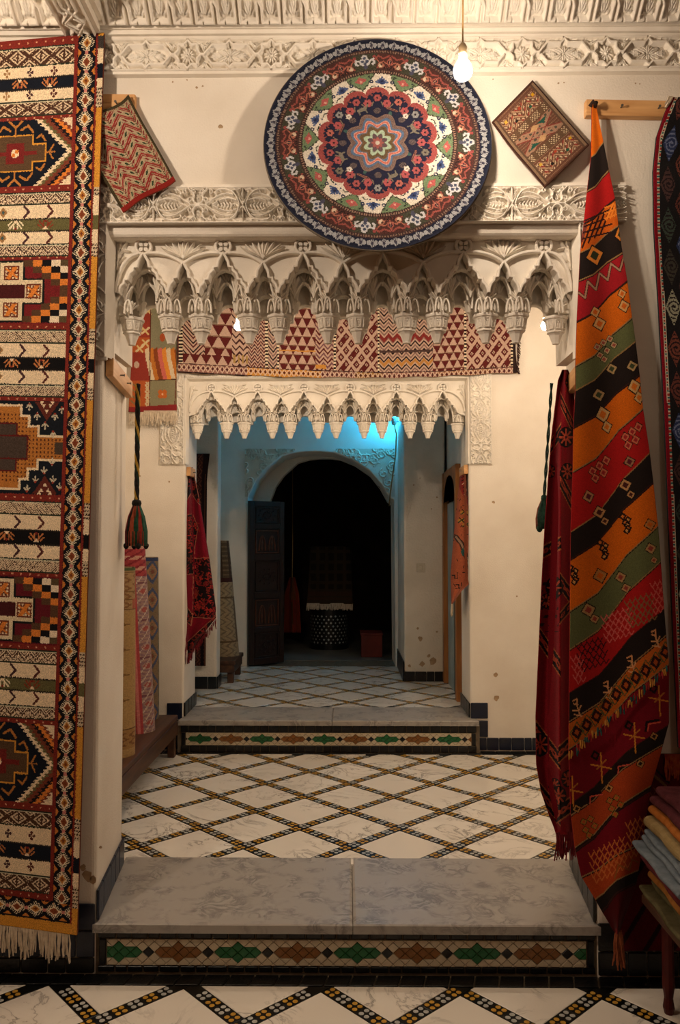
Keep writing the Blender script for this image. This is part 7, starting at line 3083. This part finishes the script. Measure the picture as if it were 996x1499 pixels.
mb.add(vs, [tuple(range(m_)), tuple(reversed(range(m_, 2 * m_)))] + [(i, i + m_, (i + 1) % m_ + m_, (i + 1) % m_) for i in range(m_)])
me = mb.mesh('arched_head', FRAMEWOOD); fix_normals(me); put('arched_head', me, root)
PANELBLUE = mat_noise('pale_blue_paint', (128, 146, 150), (150, 168, 170), 5, .5)
mb = MB(); mb.box(xw - .012, xw - .001, y_n + .081, y_n + .42, Z2 + .001, zt_ - .26); mb.build('door_panel', mat_noise('teal_paint', (40, 62, 66), (54, 78, 82), 5, .5), root)
mb = MB(); mb.box(xw - .014, xw - .001, y_n + .421, y_f - .001, Z2 + .001, zt_ - .26); mb.build('door_panel', PANELBLUE, root)

# light switch on the pier
ps = at(616, 831, 3.82)
root = empty('light_switch', tuple(ps), 'small cream light switch on the stained pier', 'switch')
SWM = mat_noise('switch_plastic', (196, 184, 162), (208, 198, 178), 20, .5)
mb = MB(); mb.box(-.036, .036, -.012, -.0005, -.036, .036, .003); put('plate', mb.mesh('plate', SWM), root, tuple(ps))
mb = MB(); mb.box(-.014, .014, -.018, -.0125, -.02, .02, .002); put('rocker', mb.mesh('rocker', SWM), root, tuple(ps))

# tiled pedestal with a draped cloth in the dark hall
pb_ = atz(482, 948, Z2)
HY = pb_.y
w2_ = at(510, 930, HY).x - pb_.x
root = empty('pedestal', (pb_.x, HY, Z2), 'round pedestal faced with black and white mosaic stars in the dark hall', 'pedestal')
zt_p = at(482, 806, HY).z
mb = MB(); mb.lathe([(w2_ * 1.02, 0), (w2_ * 1.02, .05), (w2_ * .97, .055), (w2_ * .97, zt_p - Z2), (.01, zt_p - Z2 + .002)], 32)
put('body', mb.mesh('body', MORTAR), root, (pb_.x, HY, Z2))
mb = MB()
for i in range(26):
    for j in range(9):
        an = 2 * PI * (i + .5 * (j % 2)) / 26
        if math.sin(an) > .2:
            continue
        z = .075 + j * .036
        r_ = w2_ * .975
        cx, cy = r_ * math.cos(an), r_ * math.sin(an)
        tx, ty = -math.sin(an), math.cos(an)
        s = .013 if (i + j) % 3 else .009
        nx_, ny_ = math.cos(an) * .003, math.sin(an) * .003
        mb.add([(cx + tx * s + nx_, cy + ty * s + ny_, z), (cx + nx_, cy + ny_, z + s), (cx - tx * s + nx_, cy - ty * s + ny_, z), (cx + nx_, cy + ny_, z - s)], [(0, 1, 2, 3)])
o = put('mosaic_stars', mb.mesh('mosaic_stars', WHITETILE), root, (pb_.x, HY, Z2)); o['kind'] = 'stuff'


def paint_cover(X, Y, U, V):
    c = Canvas(X, Y, (52, 40, 26))
    c.fill((Y > 866) & (Y < 872), (60, 40, 26)); c.fill((Y > 874) & (Y < 878), (60, 40, 26))
    c.fill((Y < 862) & (np.mod(X, 13) < 8) & (np.mod(Y, 15) < 10), (34, 26, 18))
    return c.out()


root = empty('table_cover', tuple(at(482, 893, HY - .3)), 'brown woven cover with a pale fringe draped over the mosaic pedestal', 'cover')
cloth('weave', [(800, 455), (893, 449)], [(800, 514), (893, 517)], 800, 884, lambda U, V, X, Y: HY - w2_ * 1.04 - .01 + .012 * np.sin(U * 12) * V, paint_cover, WOOL_FLAT, 1.2, .01, root)
mb = MB(); mb.box(-w2_ * .9, w2_ * .9, -w2_ * 1.04, -w2_ * .55, .002, .014, .003); put('top_fold', mb.mesh('top_fold', mat_noise('cover_brown', (70, 50, 32), (96, 72, 46), 20, .95), True), root, (pb_.x, HY, zt_p + .005))
fringe('fringe', [at(x, 883, HY - w2_ * 1.04 - .01) for x in np.arange(450, 517, .9)], .07, FRINGE, root, .004, .15)
# hanging garment
def paint_garment(X, Y, U, V):
    c = Canvas(X, Y, (120, 66, 30))
    c.fill(Y > 878, (130, 40, 24)); c.fill((np.mod(X, 7) < 2), (80, 44, 24))
    return c.out()
root = empty('hanging_garment', tuple(at(428, 930, 6.0)), 'ochre and rust garment hanging in the dark hall behind the carved door', 'garment')
cloth('cloth', [(845, 424), (870, 417), (928, 416)], [(845, 432), (870, 438), (928, 441)], 845, 926, lambda U, V, X, Y: 6.0 + .04 * np.sin(U * 9), paint_garment, WOOL_FLAT, 1.5, .01, root)
mb = MB(); gp = at(428, 846, 6.0); mb.tube([gp, gp + Vector((.004, 0, .3)), (gp.x, gp.y, 2.9)], .004, 5); mb.build('hanging_cord', CORD, root)
# red box
q0, q1 = atz(527, 978, Z2), atz(556, 972, Z2)
root = empty('wooden_box', ((q0.x + q1.x) / 2, W3B + .3, Z2), 'low dark red wooden box just inside the dark hall', 'box')
REDP = mat_noise('red_paint', (96, 34, 28), (120, 46, 36), 8, .5)
bx0 = at(529, 950, W3B + .2).x; bx1 = at(560, 950, W3B + .2).x
hb = at(529, 930, W3B + .2).z - Z2
mb = MB(); mb.box(bx0, bx1, W3B + .2, W3B + .5, Z2, Z2 + hb, .004); mb.build('body', REDP, root)
mb = MB(); mb.box(bx0 - .008, bx1 + .008, W3B + .192, W3B + .508, Z2 + hb + .0005, Z2 + hb + .02, .004); mb.build('lid', REDP, root)

# ================================================================== folded textiles at the lower right
root = empty('stool_table', (1.2, -.32, Z0), 'low red-legged table carrying the pile of folded textiles', 'table')
TZ = at(985, 1390, -.55).z
TX0 = at(956, 1350, -.52).x + .05
mb = MB(); mb.box(TX0 + .04, TX0 + .6, -.66, -.18, TZ - .03, TZ, .004); mb.build('table_top', DARKWOOD, root)
REDLEG = mat_noise('red_leg_paint', (66, 14, 14), (84, 22, 20), 12, .45)
for x in (TX0 + .11, TX0 + .56):
    for y in (-.62, -.22):
        mb = MB(); mb.lathe([(.014, 0), (.019, .02), (.014, .05), (.02, .09), (.018, TZ - .031 - Z0)], 10, (x, y, Z0)); mb.build('leg', REDLEG, root)


def folded(label, x0, x1, y0, y1, z0, h, col, tilt, layers=3, skew=0.0):
    root = empty('folded_textile', ((x0 + x1) / 2, (y0 + y1) / 2, z0), label, 'folded textile', None)
    m = mat_noise('folded_' + label.split()[0], col, tuple(min(255, v + 22) for v in col), 30, .95, .3, 200)
    lh = h / layers
    for k in range(layers):
        zz = z0 + k * lh
        dx = .022 * math.sin(k * 2.1 + x0 * 29)
        mb = MB()
        # rounded fold towards the opening: cross-section in x,z swept along y
        n = 8
        prof = [(x1, lh * .04)] + [(x0 + lh * .5 + dx - lh * .48 * math.cos(-PI / 2 + PI * i / n + PI * 0) * 1.0, lh * .5 - lh * .46 * math.cos(PI * i / n)) for i in range(n + 1)] + [(x1, lh * .96)]
        rings = []
        for j in range(7):
            y = y0 + (y1 - y0) * j / 6
            rings.append([(px_ + skew * (y - y0) + .004 * math.sin(j * 1.9 + k), y, zz + pz * (1 + .03 * math.sin(j * 2 + k)) * .97) for px_, pz in prof])
        mb.loft(rings)
        me = mb.mesh('fold_layer', m, False)
        fix_normals(me)
        put('fold_layer', me, root)
    return root


X0 = TX0
Yf, Yb = -.60, -.19
stack = [('olive folded cloth at the bottom of the pile on the red-legged table', (72, 66, 38), .05, 3, .03),  # cloth colours darkened to carry the shading of the pile
         ('golden folded cloth second from the bottom of the pile', (136, 84, 26), .03, 1, .05),
         ('crimson folded cloth lying under the pale blue one', (84, 18, 24), .055, 2, .035),
         ('pale blue folded cloth with several layers in the middle of the pile', (96, 108, 118), .075, 4, .01),
         ('yellow cream folded cloth lying on the pale blue one', (136, 116, 74), .045, 1, .02),
         ('orange folded cloth with a hanging end near the top of the pile', (150, 84, 22), .03, 1, .06),
         ('maroon folded cloth at the top of the pile', (64, 16, 22), .06, 2, .07)]
z = TZ + .001
for lab, col, h, ly, off in stack:
    folded(lab, X0 + off, X0 + .52, Yf, Yb, z, h, col, 0, ly, .05)
    z += h + .002
# loose hanging end and fringes of the orange cloth
root = empty('cloth_end', (X0 + .08, Yf, z - .2), 'loose orange fringed end hanging over the pale blue folded cloth', 'textile')
fringe('fringe', [Vector((X0 + .085 + random.uniform(-.02, .03), Yf - .006 + random.uniform(-.004, .004), TZ + .262 + random.uniform(-.01, .01))) for k in range(34)], .085, mat_noise('orange_fringe', (176, 92, 24), (206, 122, 40), 60, .95), root, .0032, .35, (-.3, 0, 0))
root = empty('rolled_cloth', (X0 + .12, Yf, z), 'pale rolled cloth end with loose threads on top of the pile', 'textile')
mb = MB()
mb.tube([(X0 + .08, Yf + .02, z + .037), (X0 + .12, Yf + .05, z + .041), (X0 + .4, Yf + .2, z + .043)], [.026, .032, .034], 12)
put('roll', mb.mesh('roll', mat_noise('pale_roll', (168, 146, 104), (190, 168, 124), 40, .95), True), root)
fringe('loose_threads', [Vector((X0 + .13 + random.uniform(-.03, .03), Yf + .01 + random.uniform(-.02, .02), z + .07)) for k in range(30)], .035, mat_noise('thread_gold', (150, 116, 60), (176, 140, 80), 60, .95), root, .002, .5)


# dark red draped textile behind the pile
def paint_drape(X, Y, U, V):
    c = Canvas(X, Y, (84, 14, 24))
    for k in range(6):
        c.line([(945 + k * 12, 1150 + k * 3), (955 + k * 12, 1165), (948 + k * 12, 1180)], 1.8, (120, 60, 40))
    c.fill((np.mod(X + Y, 13) < 2) & (Y > 1160) & (Y < 1190), (120, 66, 44))
    c.line([(950, 1128), (975, 1150)], 4, (120, 84, 40))
    c.line([(954, 1120), (980, 1146)], 2.4, (34, 22, 20))
    c.poly([(940, 1250), (960, 1215), (975, 1235)], (24, 14, 16))
    c.fill((np.abs(np.mod(X + Y * .6, 40) - 20) < 4) & (Y > 1195), (40, 18, 20))
    return c.out() * RNG.uniform(.85, 1.1, X.shape)[..., None]


root = empty('draped_textile', tuple(at(975, 1290, -.05)), 'dark red knotted textile hanging on the wall behind the pile of folded cloths', 'textile')
cloth('weave', [(1104, 958), (1120, 948), (1250, 912), (1392, 904)], [(1104, 1060), (1392, 1060)], 1104, 1392, lambda U, V, X, Y: -.03 - .006 * np.sin(U * 16), paint_drape, WOOL_FLAT, 1.5, .008, root)
fringe('fringe', [at(x, 1104, -.045) for x in np.arange(974, 1055, 1.5)], .07, mat_noise('russet_fringe', (130, 30, 28), (168, 84, 40), 60, .95), root, .003, .4)

# ---- chips and stains in the plaster
CHIP = mat_noise('bare_plaster', (150, 124, 94), (178, 152, 120), 30, .95)
def chip(wall, x, y, Y, r, seed):
    rs = random.Random(seed)
    p = at(x, y, Y)
    mb = MB()
    n = 9
    o_ = [(r * rs.uniform(.55, 1.1) * math.cos(2 * PI * k / n), r * rs.uniform(.55, 1.1) * math.sin(2 * PI * k / n)) for k in range(n)]
    mb.add([(a, -.0003, b) for a, b in o_] + [(a * 1.1, .0002, b * 1.1) for a, b in o_], [tuple(range(n))] + [(i, i + n, (i + 1) % n + n, (i + 1) % n) for i in range(n)])
    me = mb.mesh('plaster_chip', CHIP)
    fix_normals(me)
    put('plaster_chip', me, wall, (p.x, p.y - .0005, p.z))
for i, (x, y, r) in enumerate(((323, 185, .009), (253, 120, .004), (288, 128, .005), (297, 126, .004), (274, 117, .003), (818, 122, .004), (826, 121, .003), (722, 116, .003), (931, 122, .004), (937, 123, .003))):
    chip(wall1, x, y, W1, r, i)
for i, (x, y, r) in enumerate(((723, 735, .010), (248, 705, .008), (205, 697, .007), (726, 988, .016), (727, 1022, .020), (757, 873, .006))):
    chip(wall2, x, y, W2, r, 30 + i)

pier = [o for o in COL.objects if o.name.startswith('wall_pier')][0]
for i, (x, y, r) in enumerate(((616, 935, .022), (634, 968, .034), (618, 972, .022), (628, 960, .016), (612, 920, .010), (640, 925, .009), (600, 975, .014), (645, 985, .012), (606, 710, .007), (640, 728, .008), (632, 745, .006), (615, 700, .006))):
    chip(pier, x, y, 3.82, r, 60 + i)
for i, (x, y, r) in enumerate(((128, 1282, .02), (122, 1270, .012), (136, 1288, .014), (147, 1240, .006))):
    chip(wall1, x, y, W1, r, 90 + i)

# ---- pieces that belong to a part hang on that part
def adopt(child, part):
    child.parent = part
    child.matrix_parent_inverse = part.matrix_basis.inverted()


for o in list(COL.objects):
    base = o.name.split('.')[0]
    if o.parent is None or o.parent.type != 'EMPTY':
        continue
    sib = {c.name.split('.')[0]: c for c in o.parent.children}
    if base in ('fringe', 'edge_fringe', 'end_tassel', 'side_fringe', 'tassel', 'loose_threads'):
        for k in ('weave', 'pile', 'rug_pile', 'roll'):
            if k in sib:
                adopt(o, sib[k])
                break
    elif base == 'nail' and 'plank' in sib:
        adopt(o, sib['plank'])
    elif base == 'pompom' and 'knot' in sib:
        adopt(o, sib['knot'])
